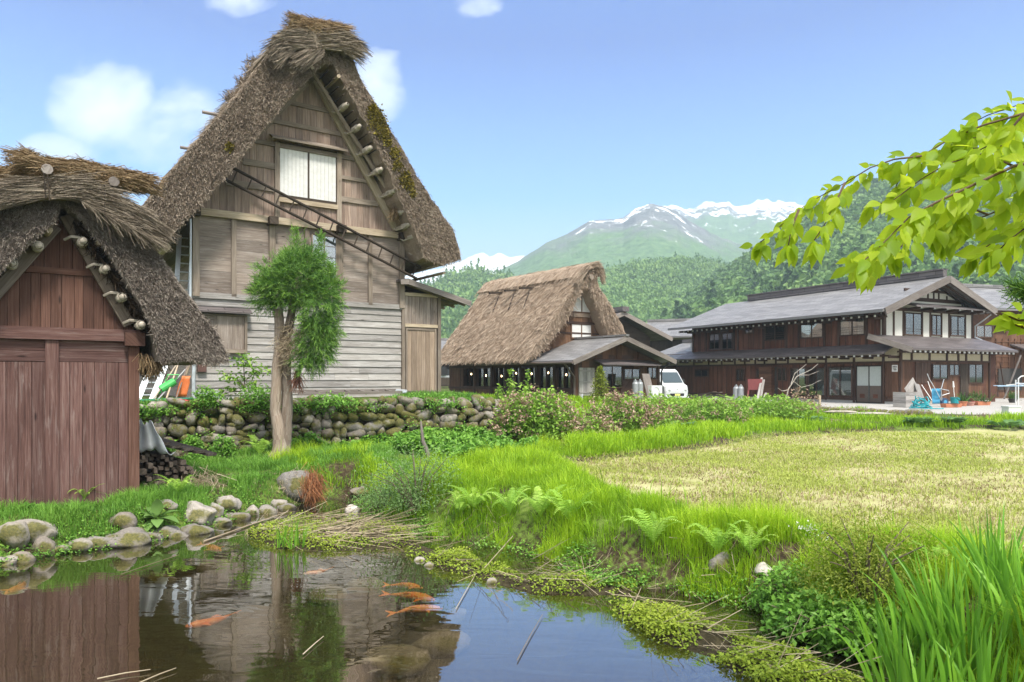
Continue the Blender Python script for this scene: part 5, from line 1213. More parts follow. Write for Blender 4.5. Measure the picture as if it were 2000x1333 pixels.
# ------------------------------------------------------------------ small white van at the corner
def van(p, yaw, label):
    t = thing('white_van', p, label, 'van'); u = V3(math.cos(yaw), math.sin(yaw), 0); vf = Frame(tuple(p), (u.x, u.y)); WP = plain('van_paint', (.64, .65, .66), .3, var=.02); GL = plain('van_glass', (.05, .07, .08), .12, var=.1); BLK = plain('black_rubber', (.02, .02, .02), .8)
    # a: across (1.45 wide), b: forward (nose at b = 1.6)
    prof = [(1.62, .32), (1.66, .62), (1.60, .88), (1.34, 1.0), (.86, 1.62), (.66, 1.74), (-1.5, 1.76), (-1.62, 1.6), (-1.66, .32)]
    mb = MB(); V = []; 
    for a, kk in ((-.72, .96), (-.66, 1.0), (.66, 1.0), (.72, .96)):
        for b, c in prof: V.append(vf(a * (1 if c < 1.1 else .93), b * kk if abs(a) > .7 else b, c - (.03 if abs(a) > .7 and c > .5 else 0)))
    n = len(prof); fs = [(k * n + i, k * n + (i + 1) % n, (k + 1) * n + (i + 1) % n, (k + 1) * n + i) for k in range(3) for i in range(n)] + [tuple(range(n)), tuple(range(4 * n - 1, 3 * n - 1, -1))]
    mb.add(V, fs); mb.build('body', WP, t)
    mb = MB(); mb.add([vf(-.60, 1.325, 1.05), vf(.60, 1.325, 1.05), vf(.56, .90, 1.59), vf(-.56, .90, 1.59)], [(0, 1, 2, 3)]); mb.build('windscreen', GL, t).location += vf.n * .012
    for s_ in (-1, 1):
        mb = MB(); mb.add([vf(s_ * .725, 1.15, 1.08), vf(s_ * .70, .75, 1.55), vf(s_ * .70, -1.4, 1.55), vf(s_ * .725, -1.4, 1.08)], [(0, 1, 2, 3)]); mb.build('side_window', GL, t)
        mb = MB(); mb.ball(vf(s_ * .50, 1.64, .70), (.12, .06, .08), 10, 6); mb.build('headlight', plain('headlamp', (.6, .62, .62), .15), t)
        mb = MB(); mb.bar(vf(s_ * .78, 1.0, 1.08), vf(s_ * .92, 1.0, 1.2), .05, .16); mb.build('mirror', BLK, t)
        for b in (1.05, -1.05):
            mb = MB(); mb.tube([vf(s_ * .58, b, .27), vf(s_ * .72, b, .27)], .27, 16); w_ = mb.build('wheel', BLK, t); mb = MB(); mb.tube([vf(s_ * .72, b, .27), vf(s_ * .735, b, .27)], .16, 12); mb.build('rim', STEEL, w_)
    mb = MB(); mb.fbox(vf, -.42, .42, 1.64, 1.675, .36, .50); mb.build('grille', BLK, t); mb = MB(); mb.fbox(vf, -.70, .70, 1.55, 1.70, .28, .36); mb.build('bumper', WP, t)
    mb = MB(); mb.fbox(vf, -.16, .16, 1.68, 1.69, .38, .48); mb.build('number_plate', plain('plate', (.75, .70, .2), .5), t)
    mb = MB(); mb.ball(vf(0, 1.655, .74), (.06, .02, .04), 8, 5); mb.build('badge', STEEL, t)
    return t
p = at(1285, 786, 38.0); van(p, math.radians(24), 'small white van parked nose first between the two brown houses')
# jeep far left behind the big house
p = at(868, 747, 62.0); t = thing('parked_car', p, 'dark off road car with a spare wheel parked behind the farmhouse porch', 'car'); cf = Frame(tuple(p), (1, .15))
CP = plain('car_paint', (.05, .055, .06), .3); BLK = bpy.data.materials['black_rubber']
mb = MB(); mb.fbox(cf, -.95, .95, -3.6, 0, .45, 1.05); mb.fbox(cf, -.88, .88, -2.6, -.05, 1.05, 1.75); mb.build('body', CP, t)
for s_ in (-.62, .62): 
    mb = MB(); mb.tube([cf(s_ - .14, -.7, .36), cf(s_ + .14, -.7, .36)], .37, 14); mb.build('wheel', BLK, t)
mb = MB(); mb.tube([cf(-.1, .02, .95), cf(-.1, .24, .95)], .38, 16); mb.build('spare_wheel', BLK, t); mb = MB(); mb.fbox(cf, -.7, .7, -.03, .0, 1.15, 1.6); mb.build('rear_window', GLASS, t)
mb = MB(); mb.fbox(cf, -.9, -.75, -.0, .05, .8, 1.0); mb.build('tail_light', plain('red_lamp', (.4, .02, .02), .3), t)
mb = MB(); mb.fbox(cf, -.95, .95, 0, .12, .42, .58); mb.build('bumper', STEEL, t)
# ------------------------------------------------------------------ buildings behind
def simple_house(name, label, px0, px1, yb, yt, d, u, depth, ridge_h, rmat, wmat, eave=.6, wins=(), rail=True):
    fr = Frame(tuple(at(px0, yb, d)), u); a1 = fr.px(px1, (yb + yt) / 2)[0]; h = fr.px((px0 + px1) / 2, yt)[1]; t = thing(name, fr(0, 0, 0), label, 'house')
    mb = MB(); mb.fbox(fr, 0, a1, -depth, -.02, -.6, h); mb.build('wall', wmat, t); mb = MB(); boards_v(mb, fr, .05, a1 - .05, h - .35, 0, -.03, .0, .4); mb.build('wall_boards', wmat, t)
    if rail: mb = MB(); mb.fbox(fr, .05, a1 - .05, -.03, .02, h - .34, h - .05); mb.build('plaster_band', PLASTS, t)
    f2 = Frame(fr(0, 0, 0), -fr.n)     # ridge parallel to the front: slope helper runs along f2
    m = depth / 2
    for s_, nm in ((1, 'roof'), (-1, 'roof')):
        e_, tp = (-eave if s_ > 0 else depth + eave), m; mb = MB()
        T = [fr(-eave, -tp, h + ridge_h), fr(a1 + eave, -tp, h + ridge_h), fr(a1 + eave, -e_, h - .1), fr(-eave, -e_, h - .1)]; dn = V3(0, 0, -.12); l = (T[3] - T[0]).length; w_ = a1 + 2 * eave
        mb.add(T + [p_ + dn for p_ in T], [(0, 1, 2, 3), (7, 6, 5, 4), (0, 3, 7, 4), (1, 0, 4, 5), (2, 1, 5, 6), (3, 2, 6, 7)], [[(0, 0), (w_, 0), (w_, l), (0, l)]] * 2 + [[(0, 0), (.1, 0), (.1, .1), (0, .1)]] * 4); mb.build(nm, rmat, t)
    mb = MB(); mb.bar(fr(-eave, -m, h + ridge_h + .1), fr(a1 + eave, -m, h + ridge_h + .1), .3, .22); mb.build('ridge_tile', rmat, t)
    for s_ in (0, a1):
        mb = MB(); mb.prism([fr(s_, 0, h), fr(s_, -m, h + ridge_h - .1), fr(s_, -depth, h)], fr.u * (.1 if s_ == 0 else -.1)); mb.build('gable_wall', wmat, t)
    for w_ in wins: pane_pair(fr, t, *fr.rect(*w_), .01, 2, .06, curtain=((.1, .5),))
    return t, fr, a1, h
# gable roofed dark barn behind the thatched house, only its right half shows
bd = 44.0; bf = Frame(tuple(at(1205, 760, bd)), (.86, .5)); bt = thing('dark_barn', bf(0, 0, 0), 'dark boarded barn with a low pitched gable rising behind the thatched house', 'barn')
pk = bf.px(1204, 610); ey = bf.px(1298, 660); mb = MB(); wd = bf.px(1270, 700)[0]
mb.prism([bf(a, 0, c) for a, c in ((-wd, -.6), (wd, -.6), (wd, ey[1]), (pk[0], pk[1] - .15), (-wd, ey[1]))], -bf.n * 9); mb.build('wall', WDARK, bt)
for s_ in (-1, 1): slope(bf, (pk[0], pk[1]), (pk[0] + s_ * (ey[0] - pk[0]), ey[1]), .7, -9.5, .16, SLATEB, 'roof', bt)
for s_ in (-1, 1): mb = MB(); mb.bar(bf(pk[0], .73, pk[1] - .14), bf(pk[0] + s_ * (ey[0] - pk[0]), .73, ey[1] - .14), .05, .26); mb.build('fascia', WFASC, bt)
mb = MB(); mb.bar(bf(pk[0], .9, pk[1] + .12), bf(pk[0], -9.5, pk[1] + .12), .5, .3); mb.build('ridge_tile', SLATEB, bt)
simple_house('tiled_house', 'far timber framed house with a grey roof glimpsed between farmhouse porch and thatch', 838, 905, 752, 684, 72, (.99, .1), 9, 1.2, SLATE, WDARK, 1.0, wins=((866, 700, 880, 716), (884, 700, 896, 716)))
# ================================================================== two storey tiled house on the right
q6 = lambda x, y: (1260 + x / 4.039, 500 + y / 4.039)
q7 = lambda x, y: (1600 + x / 3.8075, 500 + y / 3.8075)
gf = Frame(tuple(at(1727, 789, 35.0)), (.89, .45)); hl = Frame(tuple(gf.o), (.45, -.89))
big = thing('two_storey_house', gf(3.5, -4, 0), 'long two storey dark brown house with white plaster gable and grey tiled roof', 'house')
GW = gf.px(*q7(1135, 500))[0]; LU = hl.px(1355, 640)[0]; LLo = hl.px(1288, 740)[0]; AL = hl.px(*q7(605, 900))[0]
gl_ = Frame(hl(AL, 0, 0), (.89, .45)); GLW = gl_.px(*q7(1262, 900))[0]
e_lo = hl.px(*q7(485, 705))[1]; band0 = hl.px(*q7(485, 790))[1]; up0 = hl.px(*q7(485, 655))[1]; up1 = hl.px(*q7(485, 412))[1]; up2 = hl.px(*q7(485, 380))[1] + .12
topw = gf.px(*q7(485, 385))[1]
mb = MB(); mb.fbox(hl, LU, 0, -GW, -.04, .3, topw + .1); mb.build('upper_wall', WSTAIN, big)
mb = MB(); mb.fbox(hl, LLo, AL, -GW - .6, -.05, -.6, e_lo + .25); mb.build('lower_wall', WSTAIN, big)
mb = MB(); boards_v(mb, hl, LU, -.0, up1, up0 - .2, -.06, .0, .34); mb.build('upper_boards', WSTAIN, big)
mb = MB(); n = int(-LU / .42)
for i in range(n): a = LU + (i + .5) * .42; mb.fbox(hl, a - .016, a + .016, -.02, .022, up0 - .1, up1 - .02)
mb.build('upper_battens', WTRIM, big)
mb = MB(); boards_v(mb, hl, LLo, AL, band0 - .05, .25, -.06, .0, .34); mb.build('lower_boards', WSTAIN, big)
mb = MB(); n = int((AL - LLo) / .40)
for i in range(n): a = LLo + (i + .5) * .40; mb.fbox(hl, a - .016, a + .016, -.02, .022, .25, band0 - .06)
mb.build('lower_battens', WTRIM, big)
mb = MB(); mb.fbox(hl, LLo, AL, -.06, .012, band0 + .03, e_lo + .2); mb.build('plaster_band', PLASTS, big)
mb = MB(); mb.fbox(hl, LU, 0, -.06, .012, up1 + .06, topw + .05); mb.build('plaster_band', PLASTS, big)
mb = MB(); mb.fbox(hl, LLo, AL, -.05, .05, band0 - .06, band0 + .035); mb.fbox(hl, LU, 0, -.05, .05, up1 - .03, up1 + .065); mb.fbox(hl, LLo, AL - .0, -.05, .045, .12, .25); mb.build('long_rail', WTRIM, big)
mb = MB(); mb.fbox(hl, LLo, AL, -.2, .02, -.3, .12); mb.build('stone_footing', CONC, big)
for x in (485, 600, 705, 735, 935, 1110, 1215, 1415, 1530, 1745):
    a = hl.px(*q6(x, 560))[0]; mb = MB(); mb.fbox(hl, a - .055, a + .055, -.04, .06, up0, topw + .02); mb.build('upper_post', WTRIM, big)
for a in (LU, -.0): mb = MB(); mb.fbox(hl, a - .09, a + .05, -.04, .07, up0, topw + .05); mb.build('upper_post', WTRIM, big)
for x in (250, 388, 505, 608, 712, 790, 872, 945, 1035, 1130, 1275, 1430, 1650): a = hl.px(*q6(x, 850))[0]; mb = MB(); mb.fbox(hl, a - .05, a + .05, -.04, .06, .1 if x > 1400 else band0, e_lo + .1); mb.build('lower_post', WTRIM, big)
for x in (262, 480): a = hl.px(*q7(x, 850))[0]; mb = MB(); mb.fbox(hl, a - .06, a + .06, -.04, .06, .0, e_lo + .1); mb.build('lower_post', WTRIM, big)
W6 = lambda x0, y0, x1, y1: hl.rect(*q6(x0, y0), *q6(x1, y1))
FRM = WTRIM
for (r_, cu, bars) in ((W6(510, 612, 595, 742), ((.05, .5),), 0), (W6(610, 606, 696, 740), ((.05, .48),), 0), (W6(792, 546, 858, 616), (), 0), (W6(948, 515, 1112, 668), ((.06, .46), (.55, .9)), 3), (W6(1228, 490, 1412, 652), ((.05, .4),), 3), (W6(1538, 460, 1742, 632), ((.05, .36), (.7, .95)), 3)):
    pane_pair(hl, big, *r_, .012, 2, .07, frame=FRM, curtain=cu, bars=bars)
CREAM = plain('cream_screen', (.40, .36, .28), .7)
pane_pair(hl, big, *W6(130, 903, 245, 990), .012, 2, .06, frame=FRM, back=CREAM)
for (r_, cu, nn) in ((W6(398, 895, 502, 956), (), 2), (W6(722, 888, 788, 988), (), 2), (W6(884, 890, 922, 968), ((.2, .9),), 1), (W6(1046, 880, 1122, 990), ((.08, .4), (.6, .92)), 2), (W6(1148, 882, 1285, 1104), ((.05, .45),), 2), (W6(1290, 878, 1428, 1108), ((.5, .93),), 2), (W6(1448, 872, 1642, 1110), ((.04, .48), (.55, .94)), 2)):
    pane_pair(hl, big, *r_, .012, nn, .07, frame=FRM, curtain=cu)
a0, a1, c0, c1 = W6(925, 876, 1024, 1105); mb = MB(); boards_h(mb, hl, a0, a1, c0, c1, .0, .28, .22); mb.build('shutter_case', WREST, big)
a0, a1, c0, c1 = W6(1022, 876, 1048, 1105); mb = MB(); mb.fbox(hl, a0, a1, -.03, .02, c0, c1); mb.build('dark_opening', DARKIN, big)
a0, a1, c0, c1 = hl.rect(*q7(280, 815), *q7(476, 1100)); DB = plain('entrance_panel', (.10, .075, .06), .5)
f = pane_pair(hl, big, a0, a1, c0 + .02, c1, .012, 2, .06, frame=BRONZE, back=FROST, glass=FROST, name='entrance_door')
for i in (0, 1):
    w_ = (a1 - a0) / 2; x0 = a0 + w_ * i + .05; mb = MB(); mb.fbox(hl, x0, x0 + w_ - .1, .04, .075, c0 + .07, c0 + (c1 - c0) * .47); mb.build('door_panel', DB, f)
    mb = MB(); mb.fbox(hl, x0 + w_ * .25, x0 + w_ * .62, .076, .085, c0 + .28, c0 + .48); mb.build('letter_grille', WSTAIN, f)
a0, a1, c0, c1 = hl.rect(*q7(500, 800), *q7(595, 1050)); mb = MB(); boards_v(mb, hl, a0, a1, c1, c0, .0, .05, .3); mb.build('side_door', WREST, big)
sg_ = hl.rect(*q7(548, 812), *q7(590, 862)); ts = thing('notice_plate', hl((sg_[0] + sg_[1]) / 2, .06, sg_[2]), 'small white notice plate fixed by the entrance of the two storey house', 'sign')
mb = MB(); mb.fbox(hl, sg_[0], sg_[1], .055, .075, sg_[2], sg_[3]); mb.build('plate', RAFTW, ts)
mb = MB(); w_, h_ = sg_[1] - sg_[0], sg_[3] - sg_[2]
for (u0, u1, v0, v1) in ((.15, .35, .62, .82), (.42, .58, .6, .84), (.64, .85, .62, .8), (.2, .8, .42, .50), (.3, .82, .2, .34)): mb.fbox(hl, sg_[0] + w_ * u0, sg_[0] + w_ * u1, .0755, .079, sg_[2] + h_ * v0, sg_[2] + h_ * v1)
mb.build('dark_lettering', DARKIN, ts)
# ---- gable front, upper storey: white plaster between dark timbers
c_lo, c_hi = gf.px(*q7(700, 604))[1], gf.px(*q7(700, 416))[1]
PKb = .95; pk = gf.px(*q7(966, 150), PKb); le = gf.px(*q7(488, 386), PKb); re = gf.px(*q7(1316, 397), PKb)
def gtop(a): 
    s_ = (pk[1] - le[1]) / (pk[0] - le[0]); return pk[1] - .28 - abs(a - pk[0]) * s_
mb = MB(); mb.prism([gf(0, .012, c_lo - .3), gf(GW, .012, c_lo - .3), gf(GW, .012, min(topw, gtop(GW)) + .1), gf(pk[0], .012, pk[1] - .3), gf(0, .012, min(topw, gtop(0)) + .1)], -gf.n * .2); mb.build('gable_plaster', PLASTW, big)
cols = [487, 550, 622, 762, 822, 905, 962, 1082, 1133]
for x in cols:
    a = gf.px(*q7(x, 500))[0]; mb = MB(); mb.fbox(gf, a - .05, a + .05, -.03, .055, c_lo - .05, c_hi); mb.build('gable_post', WTRIM, big)
mb = MB(); mb.fbox(gf, -.05, GW + .05, -.03, .075, c_hi, c_hi + .16); c = gf.px(*q7(800, 328))[1]; mb.fbox(gf, -.05 + .9, GW - .8, -.02, .06, c - .10, c + .08); c2_ = gf.px(*q7(850, 268))[1]; mb.fbox(gf, 1.5, GW - 1.5, -.02, .055, c2_ - .06, c2_ + .06); mb.build('gable_rail', WTRIM, big)
for x in (552, 740, 805, 848, 885, 945, 1008, 1060): 
    a = gf.px(*q7(x, 300))[0]; mb = MB(); mb.fbox(gf, a - .045, a + .045, -.02, .05, c - .6 if x == 552 else c, min(gtop(a) - .1, c2_ + (1.2 if x in (885, 945) else .0))); mb.build('gable_strut', WTRIM, big)
mb = MB(); a, cc_ = gf.px(*q7(860, 245)); mb.prism([gf(a - .9, .014, c2_), gf(a + .25, .014, c2_), gf(a + .25, .014, gtop(a + .25) - .05), gf(a - .05, .014, gtop(a) - .1)], gf.n * .02); mb.build('gable_board', WREST, big)
for (x0, y0, x1, y1, cu) in ((628, 424, 758, 594, ((.08, .3), (.55, .7))), (826, 440, 905, 596, ()), (968, 446, 1080, 600, ())):
    pane_pair(gf, big, *gf.rect(*q7(x0, y0), *q7(x1, y1)), .012, 2, .06, frame=WTRIM, curtain=cu, bars=2)
# small pent roof with brackets above the gable windows
a0, ct_ = gf.px(*q7(612, 350)); a1 = gf.px(*q7(1165, 350))[0]; cb_ = gf.px(*q7(890, 392), .75)[1]
mb = MB(); mb.prism([gf(a0, .0, ct_ + .05), gf(a1, .0, ct_ + .05), gf(a1 + .1, .85, cb_ + .1), gf(a0 - .1, .85, cb_ + .1)], (0, 0, -.09)); mb.build('pent_roof', SLATEB, big)
for k in range(6): a = a0 + (a1 - a0) * (k + .4) / 6; mb = MB(); mb.bar(gf(a, .0, cb_ - .05), gf(a, .75, cb_ + .02), .09, .13); b_ = mb.build('bracket', WTRIM, big); mb = MB(); mb.fbox(gf, a - .04, a + .04, .75, .79, cb_ - .05, cb_ + .06); mb.build('bracket_end', RAFTW, b_)
# ---- gable front, lower storey
g_e = gl_.px(*q7(900, 705))[1]; gb0 = gl_.px(*q7(900, 783))[1]
mb = MB(); boards_v(mb, gl_, 0, GLW, gb0 - .05, .2, -.05, .0, .3); mb.fbox(gl_, 0, GLW, -AL - .2, -.05, -.5, g_e + .2); mb.build('front_boards', WREST, big)
mb = MB(); mb.fbox(gl_, 0, GLW, -.05, .012, gb0 + .03, g_e + .15); mb.build('plaster_band', PLASTS, big)
mb = MB(); mb.fbox(gl_, -.05, GLW + .05, -.05, .06, gb0 - .05, gb0 + .035); mb.fbox(gl_, -.05, GLW + .05, -.05, .05, .1, .22); mb.build('front_rail', WTRIM, big)
for x in (605, 683, 815, 945, 1030, 1088, 1203, 1262): a = gl_.px(*q7(x, 750))[0]; mb = MB(); mb.fbox(gl_, a - .055, a + .055, -.04, .065, .1 if x in (605, 1262) else gb0, g_e + .1); mb.build('front_post', WTRIM, big)
for (x0, y0, x1, y1, cu, bk_) in ((832, 803, 952, 922, ((.5, .94),), None), (957, 805, 1037, 894, ((.45, .7),), None), (1102, 803, 1212, 950, ((.08, .45),), None)): pane_pair(gl_, big, *gl_.rect(*q7(x0, y0), *q7(x1, y1)), .012, 2, .06, frame=WTRIM, curtain=cu)
a0, a1, c0, c1 = gl_.rect(*q7(1044, 803), *q7(1104, 1065)); mb = MB(); boards_v(mb, gl_, a0, a1, c1, c0, .0, .05, .2); mb.build('back_door', WDARK, big)
a0, a1, c0, c1 = gl_.rect(*q7(712, 795), *q7(822, 945)); mb = MB(); boards_v(mb, gl_, a0, a1, c1, c0, .0, .04, .15); mb.build('blind_panel', WTRIM, big)
mb = MB(); mb.fbox(gl_, -.1, GLW + .1, -.3, .04, -.3, .1); mb.build('front_footing', CONC, big)
# ---- roofs
el = hl.px(*q7(488, 392), .95); er6 = hl.px(*q6(215, 520), .95)
R0 = PKb; RB_ = LU - .9     # along hl: from a=PKb (front) to RB_
def hslope(p_top, p_eave, name, mat, th=.14):
    """slope in the gable frame, from PKb in front to the far end"""
    return slope(gf, p_top, p_eave, PKb, RB_, th, mat, name, big)
hslope(pk, (le[0] - .15, le[1] - .06), 'roof', SLATE); hslope(pk, (re[0] + .1, re[1] - .06), 'roof', SLATE)
mb = MB(); mb.bar(gf(pk[0], PKb - .2, pk[1] + .16), gf(pk[0], RB_ + 2.2, pk[1] + .16), .30, .34); mb.bar(gf(pk[0], PKb - .2, pk[1] + .36), gf(pk[0], RB_ + 2.2, pk[1] + .36), .46, .07); mb.build('ridge', SLATEB, big)
for p_ in (le, re): mb = MB(); mb.bar(gf(p_[0], PKb + .04, p_[1] - .17), gf(pk[0], PKb + .04, pk[1] - .15), .06, .34); mb.build('bargeboard', WFASC, big)
mb = MB(); mb.fbox(gf, le[0] + .1, re[0] - .1, -.0, PKb - .02, 0, .01) if False else None
for i, p_ in enumerate((le, re)):
    mb = MB()
    for k in range(3): mb.bar(gf(p_[0] + (.1 if i == 0 else -.1), .15 + .35 * k, p_[1] - .2), gf(pk[0], .15 + .35 * k, pk[1] - .22), .05, .07)
    mb.build('rake_rafter', WTRIM, big)
# lower eave along the long side, brown metal
pt = hl.px(*q6(1300, 722), 0); ed = hl.px(*q6(1300, 782), 1.0); ct_ = pt[1] + .05
lw0 = hl.px(*q6(250, 800), 1.0)[0]; lw1 = hl.px(*q7(478, 690), 1.0)[0]
def eave(fr, a0, a1, b_in, c_in, b_out, c_out, mat, name, th=.08):
    mb = MB(); T = [fr(a0, b_in, c_in), fr(a1, b_in, c_in), fr(a1, b_out, c_out), fr(a0, b_out, c_out)]; dn = V3(0, 0, -th); l = (T[3] - T[0]).length; w_ = abs(a1 - a0)
    mb.add(T + [p_ + dn for p_ in T], [(0, 1, 2, 3), (7, 6, 5, 4), (0, 3, 7, 4), (1, 0, 4, 5), (2, 1, 5, 6), (3, 2, 6, 7)], [[(0, 0), (w_, 0), (w_, l), (0, l)]] * 2 + [[(0, 0), (.1, 0), (.1, .1), (0, .1)]] * 4)
    return mb.build(name, mat, big)
ce = ed[1]
eave(hl, LU - .6, lw1, -.1, up0 + .05, 1.05, ce, SLATEB, 'lower_eave')
# front lower roof over the projecting ground floor
fe = gl_.px(*q7(1000, 692), 1.0); f0 = gl_.px(*q7(697, 700), 1.0)[0]; f1 = gl_.px(*q7(1482, 690), 1.0)[0]; ft = gf.px(*q7(760, 604))[1]
bo = AL + 1.0
mb = MB(); T = [gf(gf.px(*q7(400, 598), .3)[0], .05, ft + .02), gf(GW + .6, .05, ft + .02), gl_(f1, 1.0, fe[1]), gl_(f0, 1.0, fe[1])]; dn = V3(0, 0, -.10); l = (T[3] - T[0]).length; w_ = 8
mb.add(T + [p_ + dn for p_ in T], [(0, 1, 2, 3), (7, 6, 5, 4), (0, 3, 7, 4), (1, 0, 4, 5), (2, 1, 5, 6), (3, 2, 6, 7)], [[(0, 0), (w_, 0), (w_, l), (0, l)]] * 2 + [[(0, 0), (.1, 0), (.1, .1), (0, .1)]] * 4); fr_o = mb.build('front_eave', SLATEB, big)
mb = MB(); mb.bar(T[0] + V3(0, 0, -.08) + gf.u * -.04, T[3] + V3(0, 0, -.10) + gf.u * -.04, .06, .26); mb.build('bargeboard', WFASC, big)
def rafters(fr, a0, a1, n, b, c, name='rafter_end'):
    for i in range(n):
        a = a0 + (a1 - a0) * (i + .5) / n; mb = MB(); mb.fbox(fr, a - .035, a + .035, b - .05, b + .01, c - .05, c + .045); mb.build(name, RAFTW, big)
    mb = MB()
    for i in range(n): a = a0 + (a1 - a0) * (i + .5) / n; mb.fbox(fr, a - .032, a + .032, b - .9, b - .051, c - .045, c + .04)
    mb.build('rafters', WTRIM, big)
upe = hl.px(*q7(488, 392), .95)
rafters(hl, LU - .7, .3, 34, .82, le[1] - .30)
rafters(hl, LLo + .3, lw1 - .1, 40, .95, ce - .13)
rafters(gl_, f0 + .1, f1 - .1, 22, .93, fe[1] - .15)
mb = MB(); mb.bar(hl(LU - .8, .55, le[1] - .28), hl(.5, .55, le[1] - .28), .10, .12); mb.build('eave_beam', WTRIM, big)
for k in range(10): a = LU + .1 + (-.2 - LU) * k / 9; mb = MB(); mb.bar(hl(a, 0, le[1] - .36), hl(a, .62, le[1] - .36), .10, .14); mb.build('bracket', WTRIM, big)
for k in range(14): a = LLo + .3 + (AL - .4 - LLo) * k / 13; mb = MB(); mb.bar(hl(a, 0, ce - .2), hl(a, .72, ce - .2), .09, .13); mb.build('bracket', WTRIM, big)
# lower left extension with its own roof
x_r = hl.px(*q6(375, 640), -3.2); x_l = hl.px(*q6(60, 660), -3.2)
T = [hl(LLo - 1.2, -3.2, ce + 1.35), hl(LU + .05, -3.2, ce + 1.35), hl(LU + .05, 1.05, ce), hl(LLo - 1.2, 1.05, ce)]
mb = MB(); dn = V3(0, 0, -.09); l = (T[3] - T[0]).length; w_ = LU - LLo + 1.2
mb.add(T + [p_ + dn for p_ in T], [(0, 1, 2, 3), (7, 6, 5, 4), (0, 3, 7, 4), (1, 0, 4, 5), (2, 1, 5, 6), (3, 2, 6, 7)], [[(0, 0), (w_, 0), (w_, l), (0, l)]] * 2 + [[(0, 0), (.1, 0), (.1, .1), (0, .1)]] * 4); mb.build('extension_roof', SLATE, big)
mb = MB(); mb.bar(hl(LLo - 1.2, -3.2, ce + 1.45), hl(LU, -3.2, ce + 1.45), .3, .25); mb.build('extension_ridge', SLATEB, big)
mb = MB(); g0 = hl(LU - .12, .12, up0 + .6); mb.tube([g0, hl(LU - .12, .12, up0 + .1), hl(LU - .6, .12, up0 + .1)], .035, 6); mb.build('downpipe', STEEL, big); mb = MB(); mb.tube([gf(GW + .5, .7, topw - .1), gf(GW + .12, .1, topw - .7), gf(GW + .12, .1, c_lo + .1), gf(GW + 1.5, .3, c_lo - .3)], .04, 6); mb.build('downpipe', STEEL, big)
# roofs behind
t1, _, _, _ = simple_house('tiled_house', 'low house with pale grey roof behind the left end of the two storey house', 1262, 1420, 745, 655, 58, (.93, -.36), 10, 1.5, SLATE, WDARK, .8)
t2, rfx, ra1, rh = simple_house('brown_house', 'brown slatted house with wide grey roof at the right edge of the view', 1912, 2160, 775, 605, 43, (.96, .28), 9, 1.9, SLATE, WREST, .7, rail=False)
mb = MB()
for k in range(9): z_ = .9 + k * .30; mb.fbox(rfx, 1.2, ra1 - .1, -.02, .05, z_, z_ + .05)
for k in range(10): a = 1.3 + k * .5; mb.fbox(rfx, a - .03, a + .03, .0, .06, .8, 3.5)
mb.build('slat_screen', WREST, t2)
pane_pair(rfx, t2, *rfx.rect(*q7(1152, 515), *q7(1282, 612)), .06, 2, .08, frame=WTRIM, blind=1); pane_pair(rfx, t2, *rfx.rect(*q7(1300, 518), *q7(1392, 562)), .06, 2, .06, frame=WTRIM)
a0, a1, c0, c1 = rfx.rect(*q7(1325, 838), *q7(1500, 1000)); mb = MB(); mb.fbox(rfx, a0, a1, .0, .075, c0, c1); mb.build('dark_opening', DARKIN, t2)
mb = MB(); a0 = rfx.px(*q7(1428, 660), .1)[0]; c_ = rfx.px(*q7(1428, 655), .0)[1]; mb.prism([rfx(a0, 0, c_), rfx(a0 + 6, 0, c_), rfx(a0 + 6, 1.5, c_ - .55), rfx(a0, 1.5, c_ - .55)], (0, 0, -.1)); mb.build('pent_roof', SLATEB, t2)
P0, P1 = rfx.px(*q7(1500, 740), 1.0), rfx.px(*q7(1375, 1065), 1.2); mb = MB(); mb.bar(rfx(P0[0], 1.0, P0[1]), rfx(P1[0], 1.2, P1[1]), .07, .07); tag(mb.build('leaning_pole', WFASC, org=rfx(P1[0], 1.2, P1[1])), 'long grey pole leaning against the brown slatted house', 'pole')
# ================================================================== yard things
TERC = CONC
yd = lambda px, py, d=None: onz(px, py, .75) if d is None else at(px, py, d)
mb = MB(); pts = [hl(hl.px(1535, 790)[0], .0, -.02), hl(AL, 0, -.02), hl(AL + .2, 2.0, -.02), hl(hl.px(1535, 790)[0] + .0, 1.6, -.02)]
pts = [hl(hl.px(1560, 780)[0], .03, .0), hl(AL + .8, .03, .0), hl(AL + .5, 1.7, -.0), hl(hl.px(1560, 780)[0], 1.5, .0)]; mb.prism(pts, (0, 0, -.5)); tag(mb.build('terrace', CONC), kind='structure')
ter_o = pts[3]; 
mb = MB()
e0, e1 = onz(1570, 803, .70), onz(1812, 808, .70)
for k in range(22):
    p = e0 + (e1 - e0) * (k / 21); p = Vector((p.x, p.y, gz(p.x, p.y) + .06)); m1_ = MB(); ax = (V3(1, 0, 0), V3(0, 1, 0), V3(0, 0, 1)); stone_blob(m1_, p, (.20 * random.uniform(.8, 1.2), .16, .13 * random.uniform(.8, 1.25)), ax, None, (9, 6), .1)
    tag(m1_.build('edging_stone', STONE, smooth=True, org=p), 'rounded grey stone in the row edging the terrace of the two storey house', 'stone', 'edging stones along the terrace')
def low(nm, px, py, w_, lb, mat, grp=None):
    p = onz(px, py, .72); m1_ = MB(); ax = (V3(1, 0, 0), V3(0, 1, 0), V3(0, 0, 1)); stone_blob(m1_, p + V3(0, 0, .03), (w_, .22, .05), ax, None, (12, 5), .25); tag(m1_.build(nm, mat, smooth=True, org=p), lb, 'slab' if 'slab' in nm else 'sheet', grp)
low('stone_slab', 1643, 806, .75, 'pale flat slab lying on gravel below the edging stones, nearer the dead branch', STONEW); low('stone_slab', 1697, 809, .8, 'pale flat slab lying on gravel below the entrance door', STONEW)
